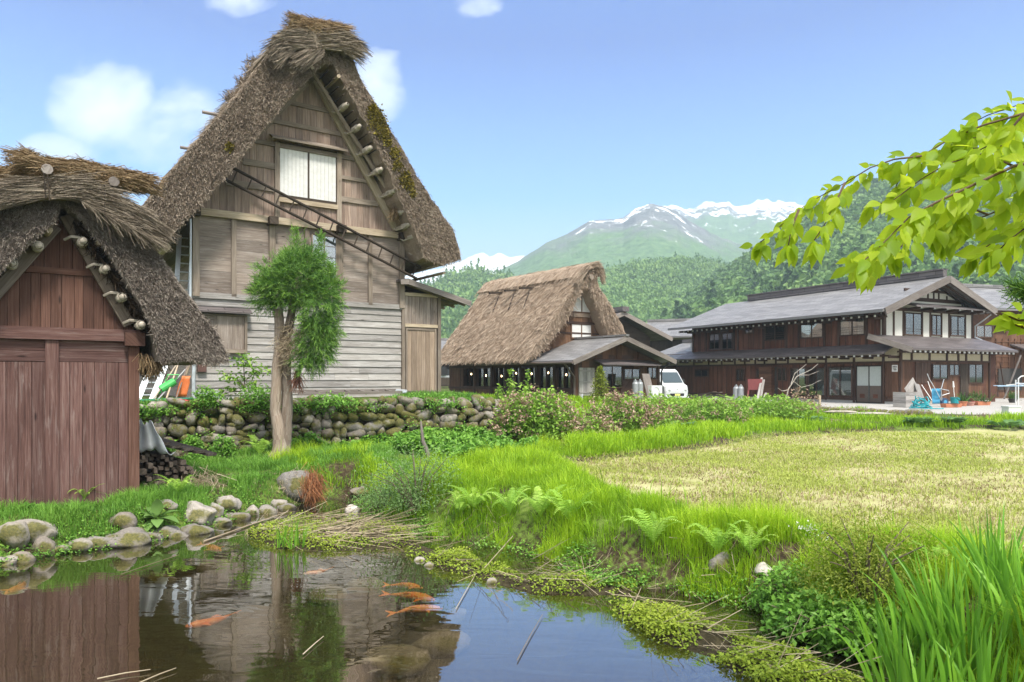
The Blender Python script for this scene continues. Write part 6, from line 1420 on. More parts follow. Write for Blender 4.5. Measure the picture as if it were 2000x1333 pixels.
cylinder('gas_cylinder', 1438, 787, 39.0, .95, .17, GASM, 'left grey gas cylinder of the pair beside the red barrow', 'gas cylinders'); cylinder('gas_cylinder', 1447, 787, 38.8, .95, .17, GASM, 'right grey gas cylinder of the pair, next to the red barrow', 'gas cylinders')
REDP = plain('faded_red_paint', (.23, .06, .06), .6); TEAL = plain('teal_plastic', (.02, .30, .34), .45); BLUE = plain('blue_paint', (.06, .28, .45), .45); TERRA = plain('terracotta', (.45, .17, .09), .8)
p = at(1474, 788, 38.5); t = thing('upturned_barrow', p, 'faded red wheelbarrow stood on end against the brown wall', 'wheelbarrow'); bf = Frame(tuple(p), (.9, -.3))
mb = MB(); mb.prism([bf(-.32, 0, .72), bf(.34, 0, .72), bf(.38, .1, 1.30), bf(-.36, .1, 1.30)], bf.n * .22); mb.build('tray', REDP, t)
for s_ in (-.3, .3): mb = MB(); mb.bar(bf(s_ - .1, .5, 0), bf(s_, .12, .8), .06, .06); mb.build('leg', REDP, t)
mb = MB(); mb.prism([bf(-.62, .3, 0), bf(-.38, .3, 0), bf(-.44, .3, .42), bf(-.54, .3, .42)], bf.n * .1); mb.build('brace', REDP, t)
for k, (x0, x1, y1) in enumerate(((1478, 1488, 738), (1484, 1492, 742), (1489, 1496, 768))):
    P0, P1 = at(x0, 788, 37.6), at(x1, y1, 38.3); mb = MB(); mb.bar(P0, P1, .11, .04); tag(mb.build('plank', WGREY, org=P0), 'grey plank leaning upright between the red barrow and the shutter case', 'plank', 'grey planks leaning by the red barrow')
for k in range(5):
    P0, P1 = at(1330 + 12 * k, 778 - 2 * (k % 2), 39.5), at(1420 - 6 * k, 777 - 3 * (k % 3), 37.8); P0.z += .02 + .05 * k; P1.z += .02 + .05 * k; mb = MB(); mb.bar(P0, P1, .22, .045); tag(mb.build('plank', WOLD, org=P0), 'old plank lying in the low pile along the foot of the long wall', 'plank', 'planks piled along the long wall')
mb = MB(); p = onz(1536, 789, .75)
dbr = thing('dead_branch', p, 'pale bare dead branch propped upright in front of the glazed doors', 'branch')
for k, path in enumerate((((1533, 788), (1540, 760), (1556, 736), (1585, 722), (1598, 711)), ((1550, 745), (1565, 757), (1585, 752), (1604, 742)), ((1545, 750), (1552, 730), (1575, 712)), ((1540, 762), (1527, 764), (1519, 758)), ((1560, 733), (1580, 733), (1600, 725)))):
    mb = MB(); pts = [at(x, y, 33.0 + .05 * k) for x, y in path]; mb.tube(pts, [max(.008, (.035 if k == 0 else .018) * (1 - i / len(pts))) for i in range(len(pts))], 6); mb.build('twig', STONEW, dbr)
p = onz(1601, 795, .75); mb = MB(); mb.bar(p, p + V3(0, 0, .5), .08, .08); tag(mb.build('wooden_stake', WPALE, org=p), 'short pale wooden stake standing in the gravel below the glazed doors', 'stake')
# heap by the entrance
p = onz(1782, 796, .75); t = thing('wooden_crate', p, 'grey slatted wooden crate beside the entrance with boards leaning on it', 'crate'); bf = Frame(tuple(p), (.89, .45))
mb = MB(); boards_h(mb, bf, -.42, .42, 0, .66, -.02, .0, .16); boards_h(mb, Frame(bf(-.42, 0, 0), -bf.n), 0, .6, 0, .66, -.02, .0, .16); mb.fbox(bf, -.40, .40, -.58, -.03, .0, .62); mb.build('slats', WGREY, t)
for (x0, y0, x1, y1, w_, lb) in ((1772, 770, 1788, 748, .62, 'weathered board leaning on top of the grey crate'), (1800, 778, 1790, 750, .38, 'narrow grey board leaning at the right of the grey crate')):
    P0, P1 = at(x0, y0, 33.3), at(x1, y1, 33.7); mb = MB(); mb.bar(P0, P1, w_, .03, up=(.4, -.9, 0)); tag(mb.build('board', WGREY, org=P0), lb, 'board')
p = onz(1799, 800, .75); t = thing('garden_hose', p, 'heaped turquoise hose lying on the gravel beside the grey crate', 'hose'); mb = MB()
mb.tube([p + V3((.42 - .002 * k) * math.cos(k * .43 + .3 * math.sin(k * .21)), .30 * math.sin(k * .43), .03 + .0032 * k * (1 + .5 * math.sin(k))) for k in range(110)], .02, 6); mb.tube([p + V3(.4 + .09 * k, .05 * math.sin(k * 1.3), .03) for k in range(7)], .02, 6); mb.build('coil', TEAL, t)
p = onz(1826, 795, .75); t = thing('wheelbarrow', p, 'light blue wheelbarrow tipped up on its nose against the house front', 'wheelbarrow'); bf = Frame(tuple(p), (.95, .3))
mb = MB(); Vg = []
for i in range(6):
    for j in range(5): u_, v_ = (j - 2) / 2, i / 5; Vg.append(bf(-.05 + u_ * .26 * (.75 + .25 * v_), .12 - .14 * (1 - u_ * u_) * math.sin(math.pi * min(1, v_ + .15)), .14 + .66 * v_))
mb.add(Vg, [(i * 5 + j, i * 5 + j + 1, i * 5 + j + 6, i * 5 + j + 5) for i in range(5) for j in range(4)]); o = mb.build('tray', BLUE, t, smooth=True); o.modifiers.new('t', 'SOLIDIFY').thickness = .02
for s_, k in ((-.22, 'handle'), (.28, 'handle')): mb = MB(); mb.tube([bf(.3, .1, .2), bf(s_ * .6, .16, .75), bf(s_ - .3 * (s_ < 0), .2, 1.2), bf(s_ - .45 * (s_ < 0), .22, 1.45 - .25 * (s_ > 0))], .017, 6); mb.build(k, STEEL, t)
mb = MB(); mb.tube([bf(.05, .2, .8), bf(.55, .2, .72), bf(.6, .2, .6), bf(.3, .1, .5)], .016, 6); mb.build('stand', STEEL, t)
mb = MB(); mb.tube([bf(.42, .05, .2), bf(.42, .15, .2)], .19, 16); w_ = mb.build('wheel', plain('blue_tyre', (.03, .06, .12), .7), t); mb = MB(); mb.tube([bf(.42, .04, .2), bf(.42, .16, .2)], .10, 12); mb.build('rim', BLUE, w_)
for (x0, y0, x1, y1, lb) in ((1822, 785, 1800, 752, 'thin white broom handle leaning from the crate side'), (1827, 787, 1812, 745, 'thin white rake handle leaning beside the blue wheelbarrow')):
    P0, P1 = at(x0, y0, 33.6), at(x1, y1, 34.3); t = thing('broom', P0, lb, 'broom'); mb = MB(); mb.tube([P0, P1], .018, 6); mb.build('handle', RAFTW, t); mb = MB(); mb.bar(P0 - V3(.14, 0, 0), P0 + V3(.14, 0, -.02), .06, .07); mb.build('head', WPALE, t)
def pot(px, py, r, h, mat, lb, plant=True, tray=False, grp=None):
    p = onz(px, py, .75); t = thing('flower_pot', p, lb, 'pot', grp); mb = MB()
    if tray: f_ = Frame(tuple(p), (.95, .3)); P = [f_(a * (1 + .12 * c / h), b * (1 + .15 * c / h), c) for a in (-r, r) for b in (-.13, .13) for c in (0, h)]; mb.hexa(P, 0)
    else: mb.tube([p, p + V3(0, 0, h * .85), p + V3(0, 0, h * .86), p + V3(0, 0, h)], [r * .75, r, r * 1.1, r * 1.1], 14)
    mb.build('pot', mat, t); mb = MB(); mb.fbox(Frame(tuple(p + V3(0, 0, h)), (1, 0)), -r * .6, r * .6, -r * .5, r * .5, .0, .012); mb.build('soil', EARTH, t)
    if plant:
        mb = MB(); k = 60; straws(mb, np.array([tuple(p + V3(0, 0, h))] * k) + RG.normal(size=(k, 3)) * np.array([r * .5, r * .4, .02]), np.tile(np.array([0, 0, 1.]), (k, 1)), .3, .03, .5); mb.build('foliage', POTL, t)
POTL = leafmat('pot_leaves', [(.2, (.03, .08, .015)), (.6, (.07, .16, .03)), (1, (.15, .25, .05))])
pot(1858, 796, .42, .16, TERRA, 'long low terracotta trough nearest the blue wheelbarrow', False, True); pot(1881, 794, .17, .22, TERRA, 'terracotta pot with tufted plant right of the long trough'); pot(1895, 793, .18, .18, plain('pinkish_pot', (.45, .23, .18), .8), 'pinkish bowl pot between the tufted pot and the red trough', False)
pot(1905, 792, .13, .2, plain('red_pot', (.42, .03, .04), .5), 'small bright red pot beside the right terracotta trough', False); pot(1917, 792, .36, .18, TERRA, 'right terracotta trough in front of the boarded house front', True, True); pot(1903, 787, .24, .24, plain('brown_pot', (.22, .11, .07), .8), 'brown pot standing behind the red pot against the wall', True)
pot(1978, 787, .2, .2, DARKIN, 'dark pot with green plant near the drying rack', True)
p = onz(1866, 789, .75); t = thing('bucket', p, 'teal bucket with a mop standing in it by the house front', 'bucket'); mb = MB(); mb.tube([p, p + V3(0, 0, .3), p + V3(0, 0, .32)], [.19, .23, .25], 16); mb.build('pail', TEAL, t)
P0 = p + V3(0, .05, .1); t = thing('mop', P0, 'white mop standing upright in the teal bucket', 'mop'); mb = MB(); mb.tube([P0, P0 + V3(-.02, .1, .95)], .016, 6); mb.build('handle', RAFTW, t); mb = MB(); mb.tube([P0 + V3(0, .1, .7), P0 + V3(-.02, .1, 1.0)], [.05, .03], 8); mb.build('head', RAFTW, t)
p = at(1989, 806, 30.0); p.z = gz(p.x, p.y); t = thing('drying_rack', p, 'white tubular drying rack with pale blue arms standing in the yard', 'drying rack'); BLUL = plain('pale_blue_plastic', (.33, .48, .62), .5)
mb = MB(); mb.tube([p, p + V3(0, 0, 1.25), p + V3(.12, 0, 1.35), p + V3(.5, .1, 1.38)], .025, 7); mb.tube([p + V3(.1, .3, 0), p + V3(.1, .3, 1.2)], .025, 7); mb.build('stand', RAFTW, t)
for k in range(7): mb = MB(); th = -2.6 + k * .45; mb.tube([p + V3(0, .1, 1.02 + .01 * k), p + V3(.85 * math.cos(th), .8 * math.sin(th) + .1, .98 + .06 * math.sin(k * 2))], .014, 6); mb.build('arm', BLUL if k % 2 else RAFTW, t)
mb = MB(); mb.tube([p + V3(-.8, .1, .93), p + V3(.5, -.4, .95)], .014, 6); mb.tube([p + V3(-.7, .5, .95), p + V3(.5, .4, .95)], .014, 6); mb.build('rail', BLUL, t)
p = onz(1982, 808, .74); t = thing('foam_box', p, 'small white foam box on the gravel under the drying rack', 'box'); f_ = Frame(tuple(p), (.95, .2)); mb = MB(); mb.fbox(f_, -.26, .26, -.3, 0, 0, .22); mb.build('tub', RAFTW, t); mb = MB(); mb.fbox(f_, -.28, .28, -.32, .02, .222, .27); mb.build('lid', RAFTW, t)
p = rfx(*[rfx.px(*q7(1360, 960), .8)[0], .8, 0]); t = thing('folding_steps', p, 'dark metal steps standing before the dark opening of the brown house', 'steps')
for s_ in (-.3, .3):
    mb = MB(); mb.bar(p + rfx.u * s_ + V3(0, 0, 0), p + rfx.u * s_ * .7 - rfx.n * .3 + V3(0, 0, 2.0), .05, .05); mb.build('leg', WTRIM, t)
for k in range(4): mb = MB(); q_ = p - rfx.n * (.06 * k + .05) + V3(0, 0, .4 + .42 * k); mb.bar(q_ - rfx.u * .27, q_ + rfx.u * .27, .12, .03); mb.build('step', WTRIM, t)
# ================================================================== vegetation
LOWFI = False
def polar_pts(n, r0, r1, a0=-47, a1=47):
    a = np.radians(RG.uniform(a0, a1, n)); r = r0 * (r1 / r0) ** RG.random(n); return r * np.sin(a), r * np.cos(a)
def blades(mb, P, h, w, lean=.35, rnd=None, bend=.5, az=None):
    n = len(P); th = RG.random(n) * 6.283 if az is None else az; d = np.stack([np.cos(th), np.sin(th), np.zeros(n)], -1); sx = np.stack([-np.sin(th + RG.normal(size=n) * .6), np.cos(th), np.zeros(n)], -1)
    h = np.broadcast_to(h, (n,)) * (.6 + .7 * RG.random(n)); w = np.broadcast_to(w, (n,)) * (.7 + .6 * RG.random(n)); le = np.abs(RG.normal(size=n)) * lean
    up = np.array([0, 0, 1.]); m = P + up * (h * .55)[:, None] + d * (h * le * .4)[:, None]; t = P + up * (h * (1 - bend * le * .5))[:, None] + d * (h * le * 1.2)[:, None]
    s = sx * (w / 2)[:, None]; V = np.stack([P - s, P + s, m + s * .85, m - s * .85, t], 1).reshape(-1, 3)
    i = np.arange(n)[:, None] * 5; T = np.concatenate([i + np.array([0, 1, 2]), i + np.array([0, 2, 3]), i + np.array([3, 2, 4])], 1).reshape(-1, 3)
    r = RG.random(n) if rnd is None else rnd; mb.soup(V, T, np.repeat(r, 3))
def leaves(mb, P, L, Wd, nrm=None, tilt=.6, rnd=None, droop=.0):
    """folded leaves: base, two sides, tip"""
    n = len(P); th = RG.random(n) * 6.283; L = np.broadcast_to(L, (n,)) * (.6 + .8 * RG.random(n)); Wd = np.broadcast_to(Wd, (n,)) * (.7 + .6 * RG.random(n))
    el = RG.normal(size=n) * tilt * .6 - droop; d = np.stack([np.cos(th) * np.cos(el), np.sin(th) * np.cos(el), np.sin(el)], -1)
    sx = np.stack([-np.sin(th), np.cos(th), RG.normal(size=n) * tilt * .5], -1); sx /= np.linalg.norm(sx, axis=1)[:, None]; up = np.cross(d, sx); up *= np.sign(up[:, 2:3] + 1e-9)
    m = P + d * (L * .45)[:, None]; V = np.stack([P, m + sx * (Wd / 2)[:, None] + up * (Wd * .18)[:, None], P + d * L[:, None] - up * (L * .12)[:, None], m - sx * (Wd / 2)[:, None] + up * (Wd * .18)[:, None]], 1).reshape(-1, 3)
    i = np.arange(n)[:, None] * 4; T = np.concatenate([i + np.array([0, 1, 2]), i + np.array([0, 2, 3])], 1).reshape(-1, 3); r = RG.random(n) if rnd is None else rnd; mb.soup(V, T, np.repeat(r, 2))
def gpts(X, Y, dz=0.0): return np.stack([X, Y, ground(X, Y) + dz], -1)
HORSE = leafmat('horsetail', [(.10, (.085, .17, .008)), (.40, (.20, .35, .014)), (.70, (.33, .48, .022)), (1, (.46, .56, .05))], .40, .6, nscale=.9, gain=1.22)
FINEG = leafmat('fine_grass', [(.10, (.035, .09, .012)), (.40, (.08, .19, .022)), (.70, (.15, .29, .04)), (1, (.26, .37, .08))], .35, .6, nscale=1.5, gain=1.4)
WEED = leafmat('broad_weed', [(.10, (.045, .115, .018)), (.40, (.10, .23, .03)), (.70, (.19, .35, .05)), (1, (.31, .45, .10))], .35, .5, nscale=1.8, gain=1.3)
CRESS = leafmat('water_plants', [(.10, (.12, .19, .015)), (.40, (.25, .35, .03)), (.70, (.38, .46, .05)), (1, (.50, .50, .10))], .35, .5, nscale=1.8)
SPARSE = leafmat('field_weeds', [(.08, (.07, .045, .025)), (.22, (.21, .155, .08)), (.40, (.37, .30, .18)), (.54, (.24, .27, .06)), (.78, (.31, .36, .07)), (1, (.45, .45, .15))], .3, .7, nscale=.6, gain=1.32)
STRAWD = leafmat('dead_stalks', [(.1, (.12, .085, .05)), (.45, (.32, .25, .16)), (.75, (.47, .39, .27)), (1, (.58, .50, .38))], .15, .8)
TANDRY = leafmat('dried_flowers', [(.1, (.18, .10, .07)), (.45, (.36, .24, .17)), (.75, (.50, .37, .27)), (1, (.60, .48, .36))], .2, .8)
BL = XY([(610, 872), (700, 868), (950, 868), (1045, 880), (1000, 902), (860, 918), (800, 902), (740, 884), (640, 880)], .42)
SOILP = XY([(680, 893), (760, 884), (835, 892), (850, 915), (740, 915)], .5)
def masks(X, Y): return dict(s=sdist(POND, X, Y), pd=sdist(PADDY, X, Y), t=sdist(TERR, X, Y), bl=sdist(BL, X, Y), yd=sdist(YARD, X, Y), so=sdist(SOILP, X, Y))
SHEDP = [tuple(sf(a, b, 0).xy) for a, b in ((-2.2, .06), (.05, .06), (.05, -3.2), (-2.2, -3.2))]; TIMB = [tuple(tf(a, b, 0).xy) for a, b in ((-.05, .45), (.75, .45), (.75, -1), (-.05, -1))]
def sub(X, Y, k): return X[k], Y[k]
# tall horsetail on the right bank
X, Y = polar_pts(520000, 5.0, 17.5, -30, 47); m = masks(X, Y); right = X > -3.6 + .0 * Y
k = (m['s'] > .04) & (m['pd'] > .0 + .25 * RG.random(len(X)) ** 2) & (m['t'] > .15) & (m['bl'] > -.1) & (m['so'] > RG.normal(size=len(X)) * .12) & (X > -3.4 - .45 * (Y - 11)) & (X + RG.normal(size=len(X)) * .3 > -4.6) & (Y < 16.8) & ((X > -1.9) | (m['s'] > .25))
k &= ~((X < -2.0) & (Y < 10.0))
X, Y = sub(X, Y, k); m = {q_: v[k] for q_, v in m.items()}
cl = fbm(X, Y, 2.6, 3) ; big_ = fbm(X, Y, .7, 2); keep = RG.random(len(X)) < .55 + 1.3 * cl; X, Y, cl, big_ = X[keep], Y[keep], cl[keep], big_[keep]; s_ = m['s'][keep]; p_ = m['pd'][keep]
h = (.14 + .12 * sm(s_, .1, .5) * (1 - .45 * sm(Y, 9.5, 14)) + .36 * cl) * sm(s_ * 1.0, -.2, .12) * (.45 + .55 * sm(p_, -.1, .8))
mb = MB(); P = gpts(X, Y, -.02); blades(mb, P, np.clip(h * .8, .06, .5), .0042 + .0009 * Y * .5, .45, np.clip(.12 + .48 * RG.random(len(X)) + .85 * cl + .40 * big_, 0, 1))
kx = RG.random(len(X)) < .004; blades(mb, P[kx], .42, .012, .5, np.full(kx.sum(), .10)); kx = RG.random(len(X)) < .003; straws(mb, P[kx] + np.array([0, 0, .1]), np.tile(np.array([.2, -.2, .9]), (kx.sum(), 1)), .3, .005, .4, (.9, 1))
tag(mb.build('horsetail_bank', HORSE), 'bright feathery green horsetail covering the right bank of the pond', 'grass', kind='stuff')
# fine grass on the left bank and round the tree
X, Y = polar_pts(330000, 7.0, 17.0, -47, -2); m = masks(X, Y)
k = (m['s'] > .03) & (m['t'] > .12) & (sdist(SHEDP, X, Y) > .0) & (sdist(TIMB, X, Y) > .05) & ((X < -1.7) | (m['s'] < .35)) & (m['bl'] > 0)
X, Y = sub(X, Y, k); s_ = m['s'][k]; cl = fbm(X, Y, 2.2, 3); keep = RG.random(len(X)) < .5 + 1.1 * cl; X, Y, s_, cl = X[keep], Y[keep], s_[keep], cl[keep]
mb = MB(); hh = np.clip((.11 + .22 * cl) * sm(s_, -.1, .4), .04, .4); blades(mb, gpts(X, Y, -.01), hh, .0035 + .0005 * Y, .55, np.clip(.22 + .45 * RG.random(len(X)) + .5 * cl, 0, 1))
tag(mb.build('bank_grass', FINEG), 'fine green grass on the left bank between the hut and the cedar', 'grass', kind='stuff')
# small leafed ground cover hanging over the left bank and at the foot of the right bank
X, Y = polar_pts(300000, 5.0, 12.0, -47, 47); m = masks(X, Y); cl = fbm(X, Y, 1.8, 3)
k = (m['s'] > -.06) & (m['s'] < np.where(X < -1.8, .42, .16) + .3 * cl) & (m['pd'] > .1) & (RG.random(len(X)) < .45 + 1.3 * cl + .3 * (X < -2)) & (sdist(SHEDP, X, Y) > .02) & ~((X < -2.0) & (m['s'] > .5))
X, Y = sub(X, Y, k); s_ = m['s'][k]; mb = MB(); n = len(X); leaves(mb, gpts(X, Y, 0) + np.stack([np.zeros(n), np.zeros(n), .01 + .09 * RG.random(n)], -1), .034, .026, None, .7)
tag(mb.build('creeping_ground_cover', WEED), 'small leafed green creepers hanging over the edges of the pond', 'ground cover', kind='stuff')
# broad leaved patch below the wall
X, Y = polar_pts(120000, 11.5, 18.5, -22, 6); m = masks(X, Y); cl = fbm(X, Y, 1.6, 3)
k = ((m['bl'] < .25 * cl + .05) | ((m['t'] > .05) & (m['t'] < .9) & (X > -5.5) & (RG.random(len(X)) < .6 + cl))) & (m['t'] > .02) & (RG.random(len(X)) < .5 + 1.2 * cl)
X, Y = sub(X, Y, k); cl = cl[k]; n = len(X); mb = MB(); z_ = np.clip(.16 + .5 * cl, .04, .55) * (.25 + .75 * RG.random(n)); leaves(mb, gpts(X, Y) + np.stack([0 * z_, 0 * z_, z_], -1), .085, .075, None, .8, np.clip(.15 + .5 * RG.random(n) + .5 * z_, 0, 1))
tag(mb.build('broad_leaf_patch', WEED), 'patch of fresh broad leaved green weeds in front of the stone wall', 'ground cover', kind='stuff')
# weeds rooted in the wall joints and hanging from its top
mb = MB(); segw = list(zip(WALLXY, WALLXY[1:]))
for k in range(95):
    (x0, y0), (x1, y1) = random.choice(segw); t_ = random.random(); wf = Frame((x0, y0, 0), (x1 - x0, y1 - y0)); L_ = math.hypot(x1 - x0, y1 - y0); z_ = random.choice((1.45, 1.42, 1.4, random.uniform(.3, 1.3), random.uniform(.25, .7))); n = random.randint(20, 80)
    c = np.array(tuple(wf(t_ * L_, .20 + .10 * (1.45 - z_), z_))); r_ = random.uniform(.07, .22); leaves(mb, c + RG.normal(size=(n, 3)) * np.array([r_, r_ * .5, r_ * .55]) - np.array([0, 0, .4 * r_]), .06, .04, None, .9)
tag(mb.build('wall_weeds', WEED), 'small weeds rooted in the joints and hanging from the top of the stone wall', 'weeds', kind='stuff')
# islands of water plants
mb = MB()
X, Y = polar_pts(300000, 4.4, 11.5, -25, 40); si = np.minimum.reduce([sdist(I, X, Y) for I in ISLES]); cl = fbm(X, Y, 2.4, 3)
k = (si < .06) & (RG.random(len(X)) < .55 + 1.7 * cl); X, Y = sub(X, Y, k); n = len(X); cl = cl[k]; leaves(mb, gpts(X, Y) + np.stack([0 * X, 0 * X, .01 + np.clip(.06 + .16 * cl, .01, .2) * RG.random(n)], -1), .03, .022, None, .8, np.clip(.2 + .5 * RG.random(n) + .6 * cl, 0, 1))
tag(mb.build('water_plant_islands', CRESS), 'yellow green water plants growing on the muddy islets in the pond', 'water plants', kind='stuff')
# weeds and stubble of the field
X, Y = polar_pts(300000, 6.6, 25, -8, 46); pd_ = sdist(PADDY, X, Y); cl = fbm(X, Y, .55, 4) + .10 * np.sin(Y * 2.2 + .3 * X); fine = fbm(X, Y, 3, 3)
k = (pd_ < .12) & (RG.random(len(X)) < .60 + .8 * cl + .4 * fine); X, Y = sub(X, Y, k); cl, fine = cl[k], fine[k]; n = len(X); mb = MB()
tone = np.where(RG.random(n) < np.clip(.76 + 1.1 * cl, .1, .97), .48 + .52 * RG.random(n), .45 * RG.random(n))
blades(mb, gpts(X, Y, -.01), np.where(tone > .45, .07, .05) + .05 * np.clip(fine, 0, 1), .005 + .0008 * Y, .8, np.clip(tone - .08, 0, 1))
tag(mb.build('field_weeds', SPARSE), 'sparse yellow green weeds and dry stubble covering the fallow field', 'weeds', kind='stuff')
# grass belts between field and houses
X, Y = polar_pts(340000, 14.5, 37, -26, 46); m = masks(X, Y); cl = fbm(X, Y, .8, 3); row = np.sin((Y - .25 * X) * 1.35)
k = (m['pd'] > .05) & (m['t'] > .1) & (m['yd'] > .1) & ((X > 1.2) | (Y > 18.4)) & (m['bl'] > 0) & (RG.random(len(X)) < .45 + 1.2 * cl + .25 * row); X, Y = sub(X, Y, k); cl, row = cl[k], row[k]; pd_ = m['pd'][k]; n = len(X)
dry = (fbm(X, Y, .45, 2) + .25 * row < -.10) & (pd_ > 1.2); mb = MB(); hh = np.where(dry, .10, np.clip(.20 + .25 * cl + .12 * np.exp(-((pd_ - .7) / .5) ** 2), .06, .5))
kk = ~dry; blades(mb, gpts(X, Y, -.02)[kk], hh[kk], .006 + .0009 * Y[kk], .4, np.clip(.15 + .5 * RG.random(n) + .5 * cl, 0, 1)[kk]); tag(mb.build('meadow_grass', HORSE), 'green grass strips between the fallow field and the houses', 'grass', kind='stuff')
mb = MB(); blades(mb, gpts(X, Y, -.02)[dry], .14, .02, .9, RG.random(dry.sum())); tag(mb.build('dry_stubble', TANDRY), 'brown dry stubble strips in front of the thatched house', 'stubble', kind='stuff')
# terrace top grass near the porch and along the wall top
X, Y = polar_pts(60000, 15, 24, -34, 1); m = masks(X, Y); dw = np.minimum.reduce([np.hypot(X - x, Y - y) for x, y in WALLXY]); k = (m['t'] < -.15) & (m['t'] > -1.1) & (fbm(X, Y, 1.5, 3) > -.05) & (Y < 21.5) & (X > -9); k2 = (m['t'] < -.15) & (X > -3.4) & (X < -.2) & (Y < 22.5); k = k | k2
X, Y = sub(X, Y, k); mb = MB(); n = len(X); blades(mb, gpts(X, Y, -.02), np.clip(.12 + .25 * fbm(X, Y, 1.2, 2), .05, .4), .018, .6, np.clip(.1 + .5 * RG.random(n), 0, 1)); tag(mb.build('terrace_grass', FINEG), 'uneven grass along the top of the stone wall', 'grass', kind='stuff')
# dead stalks: floating and lying reeds
mb = MB(); k = 340; pp = inpoly(ISLES[0], k); P = gpts(pp[:, 0], pp[:, 1], .03) + np.stack([0 * pp[:, 0]] * 2 + [.05 * RG.random(k)], -1); straws(mb, P, np.tile(np.array([1, .05, .02]), (k, 1)), .55, .007, .25)
for I, kk in ((ISLES[1], 90), (ISLES[2], 120)):
    pp = inpoly(I, kk); P = gpts(pp[:, 0], pp[:, 1], .02); P[:, 2] = np.maximum(P[:, 2], .01) + .05 * RG.random(kk); straws(mb, P, np.tile(np.array([.8, -.45, .05]), (kk, 1)), .38, .006, .45)
q_ = XY([(1020, 1085), (1110, 1100), (1250, 1170), (1240, 1190), (1120, 1150), (1020, 1110)]); pp = inpoly(q_, 60); straws(mb, np.stack([pp[:, 0], pp[:, 1], .02 + .05 * RG.random(60)], -1), np.tile(np.array([.8, -.5, 0]), (60, 1)), .5, .007, .4)
X, Y = polar_pts(9000, 6, 13, -20, 40); m = masks(X, Y); kk = (m['s'] > .0) & (m['s'] < .7) & (m['pd'] > .2) & (fbm(X, Y, 1.2, 2) > .17); straws(mb, gpts(X[kk], Y[kk], .05), np.tile(np.array([0, -.3, -.4]), (kk.sum(), 1)), .22, .006, .8)
q_ = XY([(455, 1020), (540, 985), (560, 1000), (480, 1035)], .1); pp = inpoly(q_, 300); straws(mb, gpts(pp[:, 0], pp[:, 1], .08), np.tile(np.array([.3, -.6, -.45]), (300, 1)), .25, .006, .5)
tag(mb.build('dead_reeds', STRAWD), 'pale dead reed stalks lying on the islets and pond edges', 'reeds', kind='stuff')
for i, (a, b, r_) in enumerate((((398, 1058), (562, 1000), .013), ((236, 1122), (350, 1084), .005), ((592, 1278), (632, 1243), .005), ((190, 1326), (294, 1308), .005), ((272, 1334), (344, 1305), .005), ((890, 1190), (935, 1112), .004), ((1010, 1290), (1060, 1200), .004))):
    P0, P1 = onz(*a, .015), onz(*b, .02); mb = MB(); mb.tube([P0, (P0 + P1) / 2 + V3(0, .02, .0), P1], [r_, r_ * .9, r_ * .5], 6)
    tag(mb.build('floating_stick', STRAWD if i else WPALE, org=P0), ['thick pale stick slanting from the left bank towards the reed islet', 'thin straw floating under the left bank near the mossy flat stone', 'short straw floating in the middle of the pond', 'straw floating at the bottom edge of the pond, left of its twin', 'straw floating at the bottom edge below the ladder reflection', 'thin twig standing out of the islet over the bright water', 'bare twig reaching over the bright sky reflection'][i], 'stick')
# ------------------------------------------------------------------ ferns
FERN = leafmat('fern_green', [(.10, (.09, .19, .02)), (.45, (.20, .34, .04)), (.75, (.32, .45, .08)), (1, (.45, .55, .17))], .4, .5, gain=1.65)
def fern_mesh(mb, c, L, nf, spread=.9, up=.9, rn=None):
    N_ = 26
    for f in range(nf):
        th = 6.283 * f / nf + random.uniform(-.35, .35); l = L * random.uniform(.65, 1.15); pts = []; dr = random.uniform(.6, 1.25); tw = random.uniform(-.25, .25); sp_ = spread * random.uniform(.6, 1.1)
        for i in range(N_ + 1):
            t = i / N_; r_ = l * sp_ * (t ** 1.25) * .75; z_ = l * up * (t - .55 * dr * t * t * t); a_ = th + tw * t * t; pts.append(Vector(c) + V3(math.cos(a_) * r_, math.sin(a_) * r_, z_))
        mb.tube(pts[::2], [.0035 * (1 - .75 * i / 13) for i in range(len(pts[::2]))], 3, .3, False); V, Fc = [], []; tone = random.random()
        for i in range(3, N_ + 1):
            t = i / N_; p = pts[i]; d = (pts[min(N_, i + 1)] - pts[i - 1]).normalized(); sx = d.cross(V3(0, 0, 1)).normalized(); pl = l * .20 * min(1, (t - .08) * 5) * (1.05 - t) ** .75
            for s_ in (-1, 1):
                q_ = pl * random.uniform(.85, 1.1); tip = p + (sx * s_ * .93 + d * random.uniform(.25, .45)).normalized() * q_ + V3(0, 0, -random.uniform(.05, .3) * q_); b = len(V); w_ = l / N_ * .20
                V += [p - d * w_, p + d * w_, p + (tip - p) * .6 + d * w_ * .9, tip, p + (tip - p) * .6 - d * w_ * .9]; Fc.append((b, b + 1, b + 2, b + 3, b + 4))
        mb.soup(np.array([tuple(v) for v in V]), np.array(Fc), np.clip(tone * .7 + RG.random(len(Fc)) * .3, 0, 1))
def fern(px, py, z, L, nf, lb, d=None, grp=None):
    p = hit(px, py) if d is None else at(px, py, d)
    mb = MB(); p = p + V3(0, 0, .06 if d is None else 0); fern_mesh(mb, p, L * 1.12, nf + 3); tag(mb.build('fern', FERN, org=p), lb, 'fern', grp)
fern(170, 968, .35, .55, 6, 'tall fern against the red brown door of the hut'); fern(213, 972, .35, .45, 6, 'fern right of the tallest one below the hut wall'); fern(350, 975, .35, .45, 7, 'fern in front of the timber stack'); fern(165, 985, .3, .3, 6, 'small pale fern low in the grass below the hut door')
fern(508, 892, .4, .75, 7, 'yellow green fern at the foot of the stone wall left of the cedar trunk', 15.0)
